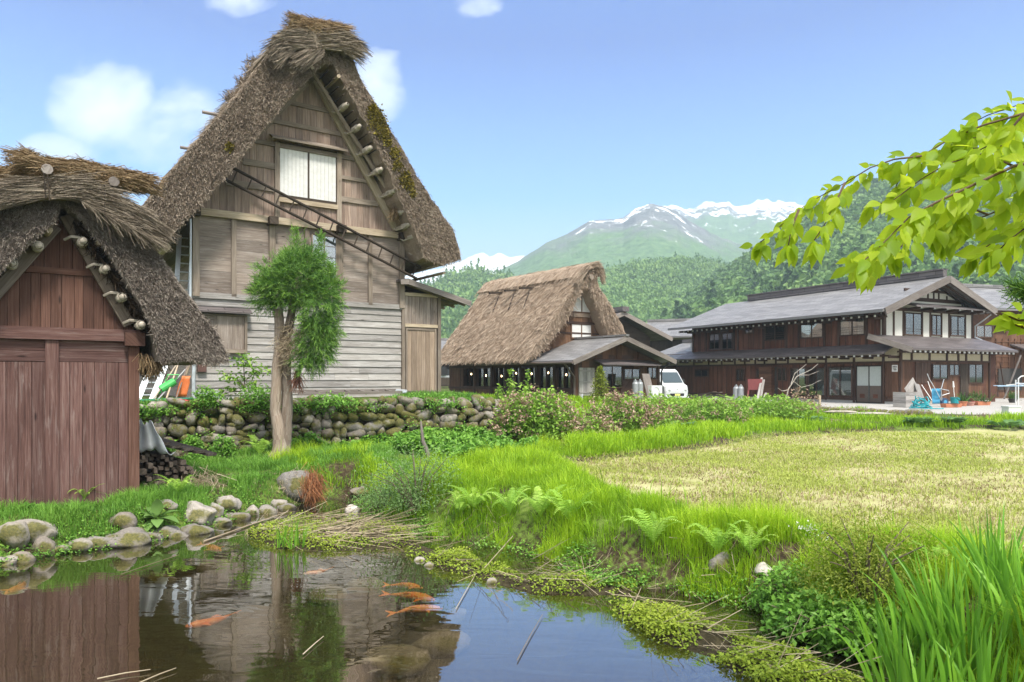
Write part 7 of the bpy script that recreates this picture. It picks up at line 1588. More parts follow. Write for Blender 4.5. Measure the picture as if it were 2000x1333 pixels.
for (px, py, L, lb) in ((928, 1010, .50, 'leftmost fern on the right bank, beside the grey green shrub'), (995, 1018, .55, 'fern on the right bank, second from the left'), (1055, 1022, .6, 'pale topped fern in the middle of the right bank'), (1112, 1035, .6, 'wide fern arching over the shaded bank hollow'), (1275, 1080, .6, 'fern standing alone among horsetail at the centre of the right bank'), (1400, 1098, .55, 'fern above the grey stones of the right bank'), (1465, 1100, .42, 'small fern right of the grey bank stones'), (900, 1018, .4, 'low fern at the water edge beside the grey green shrub')):
    fern(px, py, .40, L, 8, lb)
fern(1830, 1120, .45, .3, 6, 'small fern behind the tall iris leaves')
# plantain
PLANT = leafmat('plantain_leaf', [(.1, (.11, .22, .05)), (.6, (.20, .33, .09)), (1, (.28, .41, .13))], .3, .45)
def bigleaf(mb, base, d, L, W_, curl=.3, rn=None, nrm=V3(0, 0, 1)):
    d = Vector(d).normalized(); sx = d.cross(nrm).normalized(); up = sx.cross(d); V, Fc = [], []; n = 8
    for i in range(n + 1):
        t = i / n; w_ = W_ * .5 * math.sin(math.pi * (.04 + .94 * t) ** .85) ** .8; c = base + d * L * t + up * (L * curl * (t * .6 - t * t))
        V += [c - sx * w_ + up * w_ * .25, c, c + sx * w_ + up * w_ * .25]
    for i in range(n): Fc += [(3 * i, 3 * i + 1, 3 * i + 4, 3 * i + 3), (3 * i + 1, 3 * i + 2, 3 * i + 5, 3 * i + 4)]
    mb.soup(np.array([tuple(v) for v in V]), np.array(Fc), np.full(len(Fc), random.random() if rn is None else rn))
p = hit(307, 1025) + V3(0, 0, .08); mb = MB()
for (dx, dy, dz, L) in ((-1, -.1, .35, .30), (-.75, -.5, .05, .26), (.1, -.2, 1.0, .24), (-.15, -1, -.45, .26), (.45, -.9, -.15, .24), (1, -.3, .0, .30), (.8, .4, .35, .24), (-.7, .5, .55, .24), (.4, .3, .8, .18), (-.2, -.7, .3, .2)):
    bigleaf(mb, p + V3(dx, dy, dz) * .04, (dx, dy, dz), L, .15, .35)
tag(mb.build('broad_leaf_plant', PLANT, smooth=True, org=p), 'rosette of big pale green oval leaves on the left bank', 'plant')
for (px, py, n, L, lb) in ((55, 1000, 7, .18, 'low broad leaved dock plant at the left edge below the hut'), (150, 1003, 6, .14, 'small broad leaved plant in grass below the hut door')):
    p = hit(px, py); mb = MB()
    for i in range(n): th = i * 2.4; bigleaf(mb, p, (math.cos(th), math.sin(th), .6 + .5 * random.random()), L, L * .5, .4)
    tag(mb.build('broad_leaf_plant', WEED, smooth=True, org=p), lb, 'plant')
HOSTA = leafmat('hosta_leaf', [(.1, (.05, .13, .03)), (.6, (.11, .22, .05)), (1, (.18, .30, .08))], .3, .45)
for (px, py, R_, lb) in ((1797, 832, .5, 'dark green hosta clump on the field edge, left of three'), (1862, 832, .35, 'small hosta clump on the field edge between the two larger clumps'), (1975, 838, .8, 'wide hosta clump on the field edge at the right side of the picture'), (1585, 830, .5, 'leafy clump on the field edge below the glazed doors'), (1330, 842, .5, 'pale green cabbage like clump beside the shrub rows')):
    p = hit(px, py) + V3(0, 0, .05); mb = MB()
    for i in range(36): th = i * 2.4; r_ = R_ * math.sqrt(random.random()) * .7; bigleaf(mb, p + V3(math.cos(th) * r_, math.sin(th) * r_ * .7, .05), (math.cos(th), math.sin(th), .9 * random.random() + .2), .3, .17, .5)
    tag(mb.build('hosta_clump', HOSTA, smooth=True, org=p), lb, 'plant')
# ------------------------------------------------------------------ shrubs
BARK = wood('shrub_bark', (.06, .045, .03), (.16, .125, .09), (.28, .23, .18), 20)
SHRUB = leafmat('shrub_leaf', [(.1, (.07, .16, .02)), (.4, (.17, .31, .04)), (.7, (.28, .43, .065)), (1, (.40, .51, .11))], .35, .5, gain=1.15)
GREYG = leafmat('grey_green_leaf', [(.1, (.055, .10, .03)), (.4, (.11, .19, .06)), (.7, (.19, .29, .10)), (1, (.28, .38, .16))], .35, .5, gain=1.4)
YEL = leafmat('yellow_green_leaf', [(.1, (.10, .15, .015)), (.4, (.21, .27, .03)), (.7, (.33, .37, .05)), (1, (.45, .45, .09))], .35, .5)
def shrub(name, p, rx, ry, h, nl, L, W_, mat, label, cat='shrub', stems=9, flowers=0, fmat=None, shape='dome', low=.1, group=None, fs=.05):
    t = thing(name, p, label, cat, group); P = Vector(p); tips = []
    mb = MB()
    for i in range(stems):
        th = 6.283 * i / stems + random.uniform(-.3, .3); r_ = random.uniform(.35, .9); e = P + V3(math.cos(th) * rx * r_, math.sin(th) * ry * r_, h * random.uniform(.55, .95) * (1 - .35 * r_ * r_)); m_ = P.lerp(e, .5) + V3(0, 0, h * .12)
        mb.tube([P + V3(math.cos(th) * .05, math.sin(th) * .05, -.05), m_, e], [.014, .009, .004], 5); tips.append((m_, e))
    mb.build('stem', BARK, t)
    n = nl; u = RG.normal(size=(n, 3)); u /= np.linalg.norm(u, axis=1)[:, None]; rr = RG.random(n) ** .45
    lump = 1 + .45 * np.array(fbm(u[:, 0] * 2.2 + P.x, u[:, 1] * 2.2 + u[:, 2] * 1.7, 1.0, 3))
    if shape == 'cone':
        z_ = RG.random(n) ** 1.3; R_ = (1 - z_) ** .7 * rr * lump; pos = np.stack([u[:, 0] * R_ * rx, u[:, 1] * R_ * ry, z_ * h], -1)
    else: pos = np.stack([u[:, 0] * rx * rr * lump, u[:, 1] * ry * rr * lump, (low + (1 - low) * np.abs(u[:, 2]) * rr * lump) * h], -1)
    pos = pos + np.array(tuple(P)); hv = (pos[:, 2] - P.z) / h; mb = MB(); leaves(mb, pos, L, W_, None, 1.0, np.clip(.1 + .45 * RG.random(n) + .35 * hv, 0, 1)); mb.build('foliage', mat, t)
    if flowers:
        mb = MB()
        for i in range(flowers):
            u = Vector(RG.normal(size=3)).normalized(); u.z = abs(u.z) * .9 + .05; r_ = random.uniform(.75, 1.08); c = P + V3(u.x * rx * r_, u.y * ry * r_, (low + (1 - low) * u.z) * h * r_); k = 26
            pts = np.array([tuple(c)] * k) + RG.normal(size=(k, 3)) * fs * .75; leaves(mb, pts, fs * .8, fs * .7, None, 1.2)
        mb.build('dried_flower_head', fmat or TANDRY, t)
    return t
gp = lambda px, py, z=0: hit(px, py)
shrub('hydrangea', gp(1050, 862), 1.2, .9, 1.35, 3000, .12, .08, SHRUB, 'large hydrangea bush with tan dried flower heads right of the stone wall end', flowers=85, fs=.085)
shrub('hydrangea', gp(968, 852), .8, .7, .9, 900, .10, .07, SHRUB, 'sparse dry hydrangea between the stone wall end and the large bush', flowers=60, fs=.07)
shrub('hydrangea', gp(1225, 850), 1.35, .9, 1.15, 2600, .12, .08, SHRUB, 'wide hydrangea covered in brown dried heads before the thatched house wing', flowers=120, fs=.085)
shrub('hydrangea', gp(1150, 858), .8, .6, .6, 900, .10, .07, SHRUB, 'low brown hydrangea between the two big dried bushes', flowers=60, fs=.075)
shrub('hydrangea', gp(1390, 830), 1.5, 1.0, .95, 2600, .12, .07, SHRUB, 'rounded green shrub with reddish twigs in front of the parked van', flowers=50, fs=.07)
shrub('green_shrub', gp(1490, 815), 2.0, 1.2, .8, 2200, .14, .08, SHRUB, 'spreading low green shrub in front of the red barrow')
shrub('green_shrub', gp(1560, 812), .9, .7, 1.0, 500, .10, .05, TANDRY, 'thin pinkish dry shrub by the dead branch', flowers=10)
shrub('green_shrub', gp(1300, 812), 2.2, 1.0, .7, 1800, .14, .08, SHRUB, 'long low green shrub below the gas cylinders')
shrub('young_tree', at(1172, 785, 29.5), .55, .5, 1.45, 1500, .10, .06, YEL, 'small cone shaped yellow green tree before the grey shutter of the thatched house', 'tree', shape='cone', low=.0)
for (px, py, h_, lb) in ((997, 782, 1.0, 'slender sapling standing before the glazed side of the thatched house'), (1030, 800, 1.25, 'leafy bright sapling rising out of the large hydrangea'), (975, 790, .6, 'short sapling at the left of the glazed wall')):
    shrub('sapling', at(px, py, 22.5), .22, .2, h_, 160, .10, .07, SHRUB, lb, 'sapling', stems=3, shape='cone')
shrub('grey_green_shrub', gp(815, 1000, .35), .8, .5, .95, 5200, .045, .016, GREYG, 'airy grey green shrub with narrow leaves at the pond channel', stems=16, low=.05)
shrub('grey_green_shrub', gp(760, 985, .35), .5, .35, .45, 1500, .04, .016, GREYG, 'low grey green shrub left of the airy one beside the channel', stems=9, low=.05)
WHITEF = leafmat('white_blossom', [(.1, (.6, .6, .52)), (1, (.8, .8, .74))], .3, .7)
ts_ = shrub('flowering_shrub', gp(1690, 1165, .4), .62, .45, .72, 5200, .036, .015, YEL, 'arching shrub with white blossom sprays on the right bank beside the irises', stems=14, low=.05)
mb = MB()
for path in (((1572, 1030), (1590, 1040), (1610, 1052)), ((1570, 1085), (1580, 1070), (1606, 1062)), ((1675, 1060), (1684, 1045)), ((1715, 1070), (1735, 1073)), ((1610, 1088), (1640, 1088)), ((1690, 1105), (1700, 1095))):
    for (x, y) in path:
        c = at(x, y, 6.75); k = 40; leaves(mb, np.array([tuple(c)] * k) + RG.normal(size=(k, 3)) * np.array([.045, .03, .018]), .02, .018, None, 1.2)
mb.build('white_blossom', WHITEF, ts_)
shrub('leafy_bank_plant', gp(1600, 1240, .15), .5, .35, .35, 1800, .06, .045, WEED, 'leafy green plant at the water edge below the flowering shrub', 'plant', low=.05); shrub('leafy_bank_plant', gp(1680, 1270, .12), .4, .3, .34, 1500, .06, .045, WEED, 'leafy green plant at the water edge left of the irises', 'plant', low=.05); shrub('leafy_bank_plant', gp(1545, 1190, .2), .4, .3, .4, 1500, .05, .03, WEED, 'leafy green plant below the white bank stone', 'plant', low=.05)
for (px, py, d, r_, h_, lb) in ((405, 795, 15.55, .30, .45, 'round green bushy plant on the wall top beside the grey box'), (505, 795, 16.0, .40, .55, 'dark green bushy plant on the wall top left of the cedar trunk'), (437, 905, 14.6, .22, .62, 'leafy plant growing up the face of the stone wall'), (376, 880, 14.9, .18, .32, 'tuft of leaves growing out of the stone wall face'), (386, 912, 14.3, .22, .3, 'low leafy tuft at the wall foot near the timber stack'), (640, 792, 16.6, .6, .28, 'weeds growing through the rungs of the lying ladder'), (830, 792, 18.0, .8, .32, 'grassy herb clump on the wall top below the porch'), (300, 885, 14.6, .45, .28, 'low herbs at the wall foot right of the plastic sheet')):
    p = at(px, py, d); shrub('herb_clump', p, r_ * 1.2, r_, h_, 900, .07, .05, WEED, lb, 'plant', stems=6, low=.05)
sp = at(480, 790, 16.3); ts_ = thing('maple_sapling', sp, 'thin young sapling with jagged leaves before the grey siding', 'sapling'); mb = MB(); lm = MB()
for (pts) in (((480, 790), (478, 750), (476, 712), (470, 700)), ((478, 755), (462, 740), (442, 735)), ((478, 745), (495, 730), (512, 722)), ((477, 765), (455, 765), (438, 768)), ((479, 770), (500, 755)), ((476, 715), (490, 708))):
    Q = [at(x, y, 16.3 + random.uniform(-.15, .15)) for x, y in pts]; mb.tube(Q, [.012] * (len(Q) - 1) + [.004], 5)
    for q_ in Q[1:]: k = 34; leaves(lm, np.array([tuple(q_)] * k) + RG.normal(size=(k, 3)) * np.array([.10, .09, .06]), .11, .07, None, .8)
mb.build('stem', BARK, ts_); lm.build('foliage', SHRUB, ts_)
# ------------------------------------------------------------------ irises in the near right corner
IRIS = leafmat('iris_leaf', [(.1, (.05, .14, .012)), (.4, (.10, .24, .02)), (.7, (.17, .34, .03)), (1, (.27, .42, .06))], .35, .42, gain=1.4)
IL = ['iris clump at the left of the near corner, leaves leaning over the water', 'iris clump standing in the water at the lower left of the iris bed', 'iris clump in the middle of the near corner bed', 'tall iris clump behind the middle of the near corner bed', 'iris clump at the right edge of the picture', 'iris clump at the back right of the near corner bed', 'iris clump at the bottom right corner', 'iris clump at the back left of the bed below the flowering shrub', 'iris clump at the bottom edge between the water and the corner']
for i, (x, y, n, L) in enumerate(((2.62, 4.75, 16, .78), (2.52, 4.42, 12, .72), (2.95, 4.6, 22, .82), (3.05, 5.05, 22, .80), (3.35, 4.7, 22, .85), (3.50, 5.2, 22, .78), (3.2, 4.3, 18, .72), (2.78, 5.2, 14, .66), (2.8, 4.25, 16, .6))):
    p = V3(x, y, max(gz(x, y), -.1)); mb = MB()
    for k in range(n * 2):
        th = random.random() * 6.283; b = p + V3(math.cos(th), math.sin(th), 0) * random.random() * .24; l = L * .84 * random.uniform(.6, 1.12); ln = random.uniform(.02, .50); dr = V3(math.cos(th) - .15, math.sin(th), 0) * ln; w_ = random.uniform(.022, .036); fa = random.random() * 3.14
        sx = V3(math.cos(fa), math.sin(fa) * .6, 0).normalized() * w_ / 2; V, Fc = [], []; n_ = 8; cu = random.uniform(.2, 1.0)
        for q_ in range(n_ + 1):
            t_ = q_ / n_; c = b + V3(0, 0, 1) * l * (t_ - .25 * ln * cu * t_ ** 3) + dr * l * (t_ * .4 + cu * t_ ** 2.4); ww = (1 - t_ ** 3.2) * (.75 + .5 * t_ * (1 - t_) * 2); V += [c - sx * ww, c + V3(-sx.y, sx.x, 0) * .25 * ww, c + sx * ww]
        for q_ in range(n_): Fc += [(3 * q_, 3 * q_ + 1, 3 * q_ + 4, 3 * q_ + 3), (3 * q_ + 1, 3 * q_ + 2, 3 * q_ + 5, 3 * q_ + 4)]
        mb.soup(np.array([tuple(v) for v in V]), np.array(Fc), np.full(len(Fc), .75 * random.random() + .1))
    tag(mb.build('iris_clump', IRIS, smooth=True, org=p), IL[i], 'iris', 'irises in the near corner')
p = onz(585, 1085, .02); mb = MB(); k = 46; q_ = np.array([tuple(onz(570, 1068, .03))] * k) + RG.normal(size=(k, 3)) * np.array([.11, .06, 0]); blades(mb, q_, .32, .014, .28, None); tag(mb.build('iris_clump', IRIS, org=p), 'upright grass like leaves rising from the left end of the reed islet', 'iris')
# ------------------------------------------------------------------ clipped cedar
TD = 14.0; tp = lambda x, y, dd=0.0: at(x, y, TD + dd)
ced = thing('cedar_tree', at(548, 922, TD), 'lopped cedar with twin grey trunks and one round tuft of green before the farmhouse', 'tree')
CBARK = wood('cedar_bark', (.10, .07, .05), (.27, .21, .165), (.47, .41, .35), 26, bump=.9, wear=(.40, .39, .34))
for path, rad in (((( 535, 925), (537, 905), (546, 880), (545, 850), (538, 800), (540, 740), (545, 680), (545, 640), (544, 604)), (.27, .18, .135, .115, .105, .10, .095, .09, .09)), (((558, 925), (556, 900), (556, 875), (559, 840), (561, 780), (558, 720), (559, 660), (572, 600), (580, 540)), (.17, .145, .125, .112, .104, .10, .09, .075, .04))):
    mb = MB(); pts = []
    P_ = [tp(x, y, .0 if rad[0] > .2 else .12) for x, y in path]; Q, Rr = [], []
    for i in range(len(P_) - 1):
        for j in range(4): t_ = j / 4; Q.append(P_[i].lerp(P_[i + 1], t_) + V3(random.uniform(-.008, .008), random.uniform(-.01, .01), 0)); Rr.append((rad[i] * (1 - t_) + rad[i + 1] * t_) * random.uniform(.95, 1.06))
    Q.append(P_[-1]); Rr.append(rad[-1]); Q[0].z -= .1; mb.tube(Q, Rr, 14); mb.build('trunk', CBARK, ced, smooth=True)
mb = MB()
for k in range(7): th = k * .9; a = tp(548, 915); mb.tube([a + V3(0, 0, .18), a + V3(.25 * math.cos(th), .22 * math.sin(th), .02), a + V3(.38 * math.cos(th), .34 * math.sin(th), -.15)], [.10, .08, .04], 7)
mb.build('root', CBARK, ced, smooth=True)
CED = leafmat('cedar_needles', [(.05, (.018, .05, .012)), (.3, (.045, .11, .022)), (.6, (.10, .20, .03)), (.85, (.19, .31, .045)), (1, (.30, .41, .08))], .2, .6, nscale=1.0, gain=1.4)
mb = MB(); lobes = [((572, 552), (62, 50), .65), ((622, 600), (36, 62), .5), ((540, 566), (40, 34), .45), ((618, 668), (34, 46), .4), ((604, 700), (22, 20), .3), ((590, 515), (46, 30), .45), ((640, 572), (22, 34), .35), ((516, 578), (20, 22), .3), ((636, 640), (22, 30), .3)]
for (cx_, cy_), (rx_, ry_), ry3 in lobes:
    n = int(rx_ * ry_ * .21); u = RG.normal(size=(n, 3)); u /= np.linalg.norm(u, axis=1)[:, None]; r_ = (.35 + .65 * RG.random(n) ** .5) * (1 + .55 * np.array(fbm(u[:, 0] * 3 + cx_, u[:, 2] * 3 + u[:, 1], 1, 3)))
    c = tp(cx_, cy_); q_ = TD / F * .86; P = np.array(tuple(c)) + u * r_[:, None] * np.array([rx_ * q_, ry3, ry_ * q_])
    dd = u * .8 + np.array([0, -.1, .25 if cy_ < 600 else -.5]) + RG.normal(size=(n, 3)) * .35; dd /= np.linalg.norm(dd, axis=1)[:, None]
    for j in range(16):     # sprays: fine needles set along each shoot
        f_ = j / 15; straws(mb, P + dd * (.20 * f_) - np.array([0, 0, .05]) * f_ * f_ + RG.normal(size=(n, 3)) * .010, dd, .085, .008, .42, (.55 * f_ * .6, .45 + .55 * f_))
for (x, y0, y1, w_) in ((578, 520, 447, 12), (626, 540, 458, 10), (560, 520, 490, 10), (600, 530, 488, 10), (645, 560, 520, 8)):
    n = 420; t_ = RG.random(n); P = np.array([tuple(tp(x + RG.normal() * w_ * (1 - .75 * a), y0 + (y1 - y0) * a)) for a in t_]); straws(mb, P, np.stack([RG.normal(size=n) * .6, RG.normal(size=n) * .4, np.full(n, .7)], -1), .11, .009, .3, (.45, 1))
mb.build('crown', CED, ced)
mb = MB(); n = 900; P = np.array([tuple(tp(568 + RG.normal() * 13, 672 + RG.normal() * 22, -.12)) for _ in range(n)]); straws(mb, P, np.stack([RG.normal(size=n) * .5, RG.normal(size=n) * .4 - .3, np.full(n, -.5)], -1), .18, .007, .5); mb.build('dead_twig', STRAWD, ced)
mb = MB(); n = 220; P = np.array([tuple(tp(580 + RG.normal() * 4, 722 + RG.random() * 25, -.1)) for _ in range(n)]); straws(mb, P, np.stack([RG.normal(size=n) * .2, RG.normal(size=n) * .2, np.full(n, -.8)], -1), .2, .009, .3); mb.build('rusty_twig', leafmat('rusty_twigs', [(.1, (.12, .05, .035)), (1, (.30, .14, .09))], .1, .8), ced)
# dead crooked stick among the weeds
p = at(838, 910, 13.2); mb = MB(); mb.tube([at(x, y, 13.2) for x, y in ((840, 912), (838, 893), (832, 876), (826, 862), (824, 845), (822, 822))], [.05, .045, .04, .035, .03, .012], 8); tag(mb.build('dead_stick', WFASC, smooth=True, org=p), 'crooked bare grey stick standing up out of the broad leaved weeds', 'stick')
# ------------------------------------------------------------------ boulders of the banks
def boulder(px, py, w_, h_, lb, z=.15, mat=None, flat=1.0, nm='bank_stone', rn=None, sink=.25):
    """w_, h_ half sizes in photo pixels; (px, py) is the centre"""
    p = hit(px, py + h_ * .25); d = p.y; p = at(px, py + h_ * .12, d); a, b = w_ * d / F * 1.08, h_ * d / F * 1.12; mb = MB(); th = random.random() * 3; ax = (V3(1, 0, 0), V3(0, 1, 0), V3(0, 0, 1)); stone_blob(mb, p, (a, a * .8, b), ax, rn, (26, 18), .07)
    V = mb.V[0]; V += (fbm(V[:, 0] * 1.3 + V[:, 2], V[:, 1] * 1.3 - V[:, 2] * .7, 4.0, 4) * a * .30)[:, None] * ((V - np.array(tuple(p))) / (np.linalg.norm(V - np.array(tuple(p)), axis=1)[:, None] + 1e-6)); tag(mb.build(nm, mat or BOULD, smooth=True, org=p), lb, 'stone'); return p
boulder(72, 1033, 37, 22, 'large smooth grey boulder at the left end of the pond bank', rn=.8, z=.22); boulder(20, 1042, 34, 24, 'grey boulder at the left edge with a mossy lower side', rn=.75, z=.2)
boulder(236, 1017, 27, 16, 'brown mossy boulder with pale lichen spots left of the big leaf rosette', rn=.3, z=.24); boulder(382, 1005, 34, 24, 'large pale boulder right of the big leaf rosette', rn=.95, z=.2); boulder(418, 997, 18, 18, 'small pale boulder touching the largest boulder on its right', rn=.9, z=.22)
boulder(442, 985, 26, 16, 'pale flat topped boulder where the reed edge begins', rn=.9, z=.24); boulder(545, 990, 15, 16, 'small pale stone at the end of the reeds beside the straw covered rock', rn=.9, z=.12); boulder(325, 985, 20, 12, 'low grey stone behind the big leaf rosette', rn=.6, z=.28)
boulder(255, 1052, 44, 15, 'long flat mossy stone at the water edge below the rosette', rn=.4, z=.06); boulder(385, 1036, 32, 14, 'yellow mossy stone at the water edge below the largest boulder', rn=.4, z=.07); boulder(92, 1068, 20, 22, 'orange brown mossy stone in the bank below the largest left boulder', rn=.3, z=.1); boulder(320, 1042, 26, 14, 'mossy stone at the water edge between two flatter ones', rn=.45, z=.06)
boulder(688, 998, 15, 11, 'small white stone in the narrow channel', rn=1.0, z=.06, mat=STONEW); boulder(820, 1094, 11, 6, 'small pale pebble at the tip of the long islet', rn=.9, z=.03); boulder(838, 1104, 9, 7, 'round grey pebble at the tip of the long islet', rn=.7, z=.03); boulder(960, 1137, 11, 9, 'grey pebble at the edge of the bright water', rn=.7, z=.03)
boulder(1410, 1098, 22, 18, 'grey stone set in the right bank among horsetail, leftmost of three', rn=.65, z=.3); boulder(1492, 1113, 17, 15, 'white stone set in the right bank, middle of three', rn=1.0, z=.28, mat=STONEW); boulder(1567, 1138, 16, 13, 'dark grey stone set in the right bank, rightmost of three', rn=.2, z=.22); boulder(705, 960, 20, 10, 'flat brown stone in the eroded channel bank', rn=.3, z=.2); boulder(493, 1002, 12, 16, 'narrow pale stone in the reed edge', rn=.9, z=.1)
for (px, py, w_) in ((118, 1072, 20), (150, 1066, 26), (190, 1060, 22), (292, 1050, 24), (345, 1046, 20), (430, 1022, 22), (462, 1012, 24), (520, 1000, 20), (560, 993, 18), (40, 1092, 24), (8, 1098, 22)): boulder(px, py, w_, w_ * .5, 'small mossy stone in the low row lining the left waterline', rn=random.uniform(.2, .9))
for o in COL.objects:
    if o.get('label', '').startswith('small mossy stone in the low row'): o['group'] = 'stones lining the left waterline'
# straw covered rock and the rusty fibre bundle
p = boulder(578, 950, 38, 30, 'round rock covered in dry straw below the cedar', rn=.5, z=.2); mb = MB(); k = 1300; u = RG.normal(size=(k, 3)); u[:, 2] = np.abs(u[:, 2]); u /= np.linalg.norm(u, axis=1)[:, None]; a = 39 * p.y / F
straws(mb, np.array(tuple(p)) + u * np.array([a, a * .8, a * .84]), np.cross(u, RG.normal(size=(k, 3))) + np.array([0, 0, -.6]), .20, .006, .3); tag(mb.build('straw_heap', STRAWD, org=p), 'heap of pale dry straw draped over the round rock below the cedar', 'straw')
p = at(612, 945, 11.4); mb = MB(); k = 1100; pts = np.array(tuple(p)) + RG.normal(size=(k, 3)) * np.array([.07, .08, .11]); straws(mb, pts, np.tile(np.array([.15, -.1, -.8]), (k, 1)), .16, .006, .3); tag(mb.build('fibre_bundle', leafmat('rusty_fibre', [(.1, (.11, .04, .018)), (.6, (.28, .11, .045)), (1, (.42, .20, .09))], .1, .8), org=p), 'rusty orange fibre bundle beside the straw covered rock', 'fibre bundle')
p = at(395, 930, 11.0); mb = MB(); k = 500; pts = np.array([tuple(gp(388, 955))] * k) + np.abs(RG.normal(size=(k, 3))) * np.array([.0, .0, .12]) + RG.normal(size=(k, 3)) * np.array([.16, .12, .0]); straws(mb, pts, np.tile(np.array([.3, -.2, -.5]), (k, 1)), .25, .007, .5); tag(mb.build('straw_heap', STRAWD, org=p), 'small heap of dry stalks right of the timber stack', 'straw')
# sunken stones in the pond
for i, (px, py, w_) in enumerate(((860, 1255, 60), (770, 1290, 70), (640, 1160, 40), (720, 1145, 45), (560, 1120, 50), (300, 1130, 45), (420, 1110, 40), (900, 1210, 36), (680, 1120, 34))):
    p = onz(px, py, -.34); a = w_ * p.y / F; mb = MB(); stone_blob(mb, p + V3(0, 0, -.02), (a, a * .75, .12), (V3(1, 0, 0), V3(0, 1, 0), V3(0, 0, 1)), .4, (14, 9), .1); tag(mb.build('sunken_stone', BOULD, smooth=True, org=p), 'brown stone lying under the murky pond water', 'stone', 'stones on the pond floor')
# ------------------------------------------------------------------ koi
def koi_mat(c, s): 
    m = M('koi_skin', .3, .5); P = m.coord('Object'); m.col(m.mix(m.ramp(m.noise(P, 7, 3), [(.58, 0), (.64, .6)]), c, s)); return m.m
KO = koi_mat((.90, .24, .015), (.9, .36, .08)); KP = koi_mat((.92, .34, .10), (.9, .55, .35))
def koi(px0, py0, px1, py1, depth, mat, lb, bend=.04):
    T_, H_ = onz(px0, py0, -depth), onz(px1, py1, -depth); L = (H_ - T_).length; d = (H_ - T_) / L; sx = V3(-d.y, d.x, 0); t = thing('koi', (T_ + H_) / 2, lb, 'fish')
    prof = [(0, .008), (.08, .014), (.2, .024), (.35, .038), (.5, .047), (.65, .050), (.8, .045), (.9, .034), (.97, .020), (1, .006)]; V = []; n = 12
    for s_, r_ in prof:
        c = T_ + d * L * (.16 + .84 * s_) + sx * bend * math.sin(s_ * 4.2)
        for k in range(n): th = 6.283 * k / n; V.append(c + sx * (r_ * L / .5 * .72 * math.cos(th)) + V3(0, 0, 1) * (r_ * L / .5 * .72 * math.sin(th)))
    m_ = len(prof); mb = MB(); mb.add(V, [(i * n + k, i * n + (k + 1) % n, (i + 1) * n + (k + 1) % n, (i + 1) * n + k) for i in range(m_ - 1) for k in range(n)] + [tuple(range(n - 1, -1, -1)), tuple(range((m_ - 1) * n, m_ * n))]); mb.build('body', mat, t, smooth=True)
    def fin(nm, pts): mb = MB(); mb.prism(pts, V3(.0, .004, .004)); mb.build(nm, mat, t)
    c = T_ + d * L * .18 + sx * bend * .1; fin('tail_fin', [c, c - d * L * .2 + sx * L * .05 + V3(0, 0, .02), c - d * L * .12, c - d * L * .2 - sx * L * .05 - V3(0, 0, .02)])
    c = T_ + d * L * .55 + V3(0, 0, .025 * L / .5); fin('dorsal_fin', [c, c - d * L * .2 + V3(0, 0, -.01), c - d * L * .1 + V3(0, 0, .010 * L / .5)])
    for s_ in (-1, 1): c = T_ + d * L * .78 + sx * s_ * .03 * L / .5; fin('pectoral_fin', [c, c + sx * s_ * .09 * L / .5 - d * .08 * L, c + sx * s_ * .05 * L - d * .1 * L])
    for s_ in (-1, 1): mb = MB(); mb.ball(T_ + d * L * .955 + sx * (s_ * .019 * L / .5 + bend * math.sin(4.0)) + V3(0, 0, .018), .008, 6, 4); mb.build('eye', DARKIN, t)
koi(748, 1143, 828, 1147, .045, KO, 'deep orange koi, farthest of the three side by side'); koi(744, 1160, 853, 1171, .045, KO, 'orange koi swimming between the two others of the trio'); koi(756, 1200, 862, 1186, .045, KP, 'pale orange koi, nearest of the three side by side', .05)
koi(388, 1062, 432, 1076, .06, KO, 'small orange koi under the left bank by the slanting stick', .0); koi(466, 1196, 366, 1226, .14, KO, 'dim orange koi deep under the ladder reflection'); koi(52, 1132, 18, 1160, .10, KP, 'faint orange koi at the left edge under the boulders'); koi(650, 1110, 596, 1122, .16, KP, 'yellowish koi deep near the reed islet')
# ================================================================== leafy branch hanging in from the upper right
BRL = leafmat('branch_leaf', [(.08, (.09, .18, .012)), (.4, (.22, .35, .016)), (.7, (.35, .46, .02)), (1, (.48, .54, .035))], 0.66, .45, tcol=(.72, .78, .05), nscale=2.0, gain=1.25)
TWIG = wood('branch_bark', (.03, .02, .012), (.085, .055, .033), (.16, .115, .075), 20)
BD = 2.35
bt_ = thing('overhanging_tree', at(2330, 1000, 2.9), 'branches of bright yellow green pointed leaves hanging in from the upper right', 'tree')
mb = MB(); tr_ = [at(2420, 1560, 2.9), at(2390, 1150, 2.9), at(2350, 760, 2.85), at(2330, 480, 2.8), at(2285, 230, 2.7), at(2300, 0, 2.7), at(2330, -300, 2.7)]; tr_[0].z = -.1; mb.tube(tr_, [.15, .12, .11, .10, .08, .065, .04], 12); mb.build('trunk', TWIG, bt_, smooth=True)
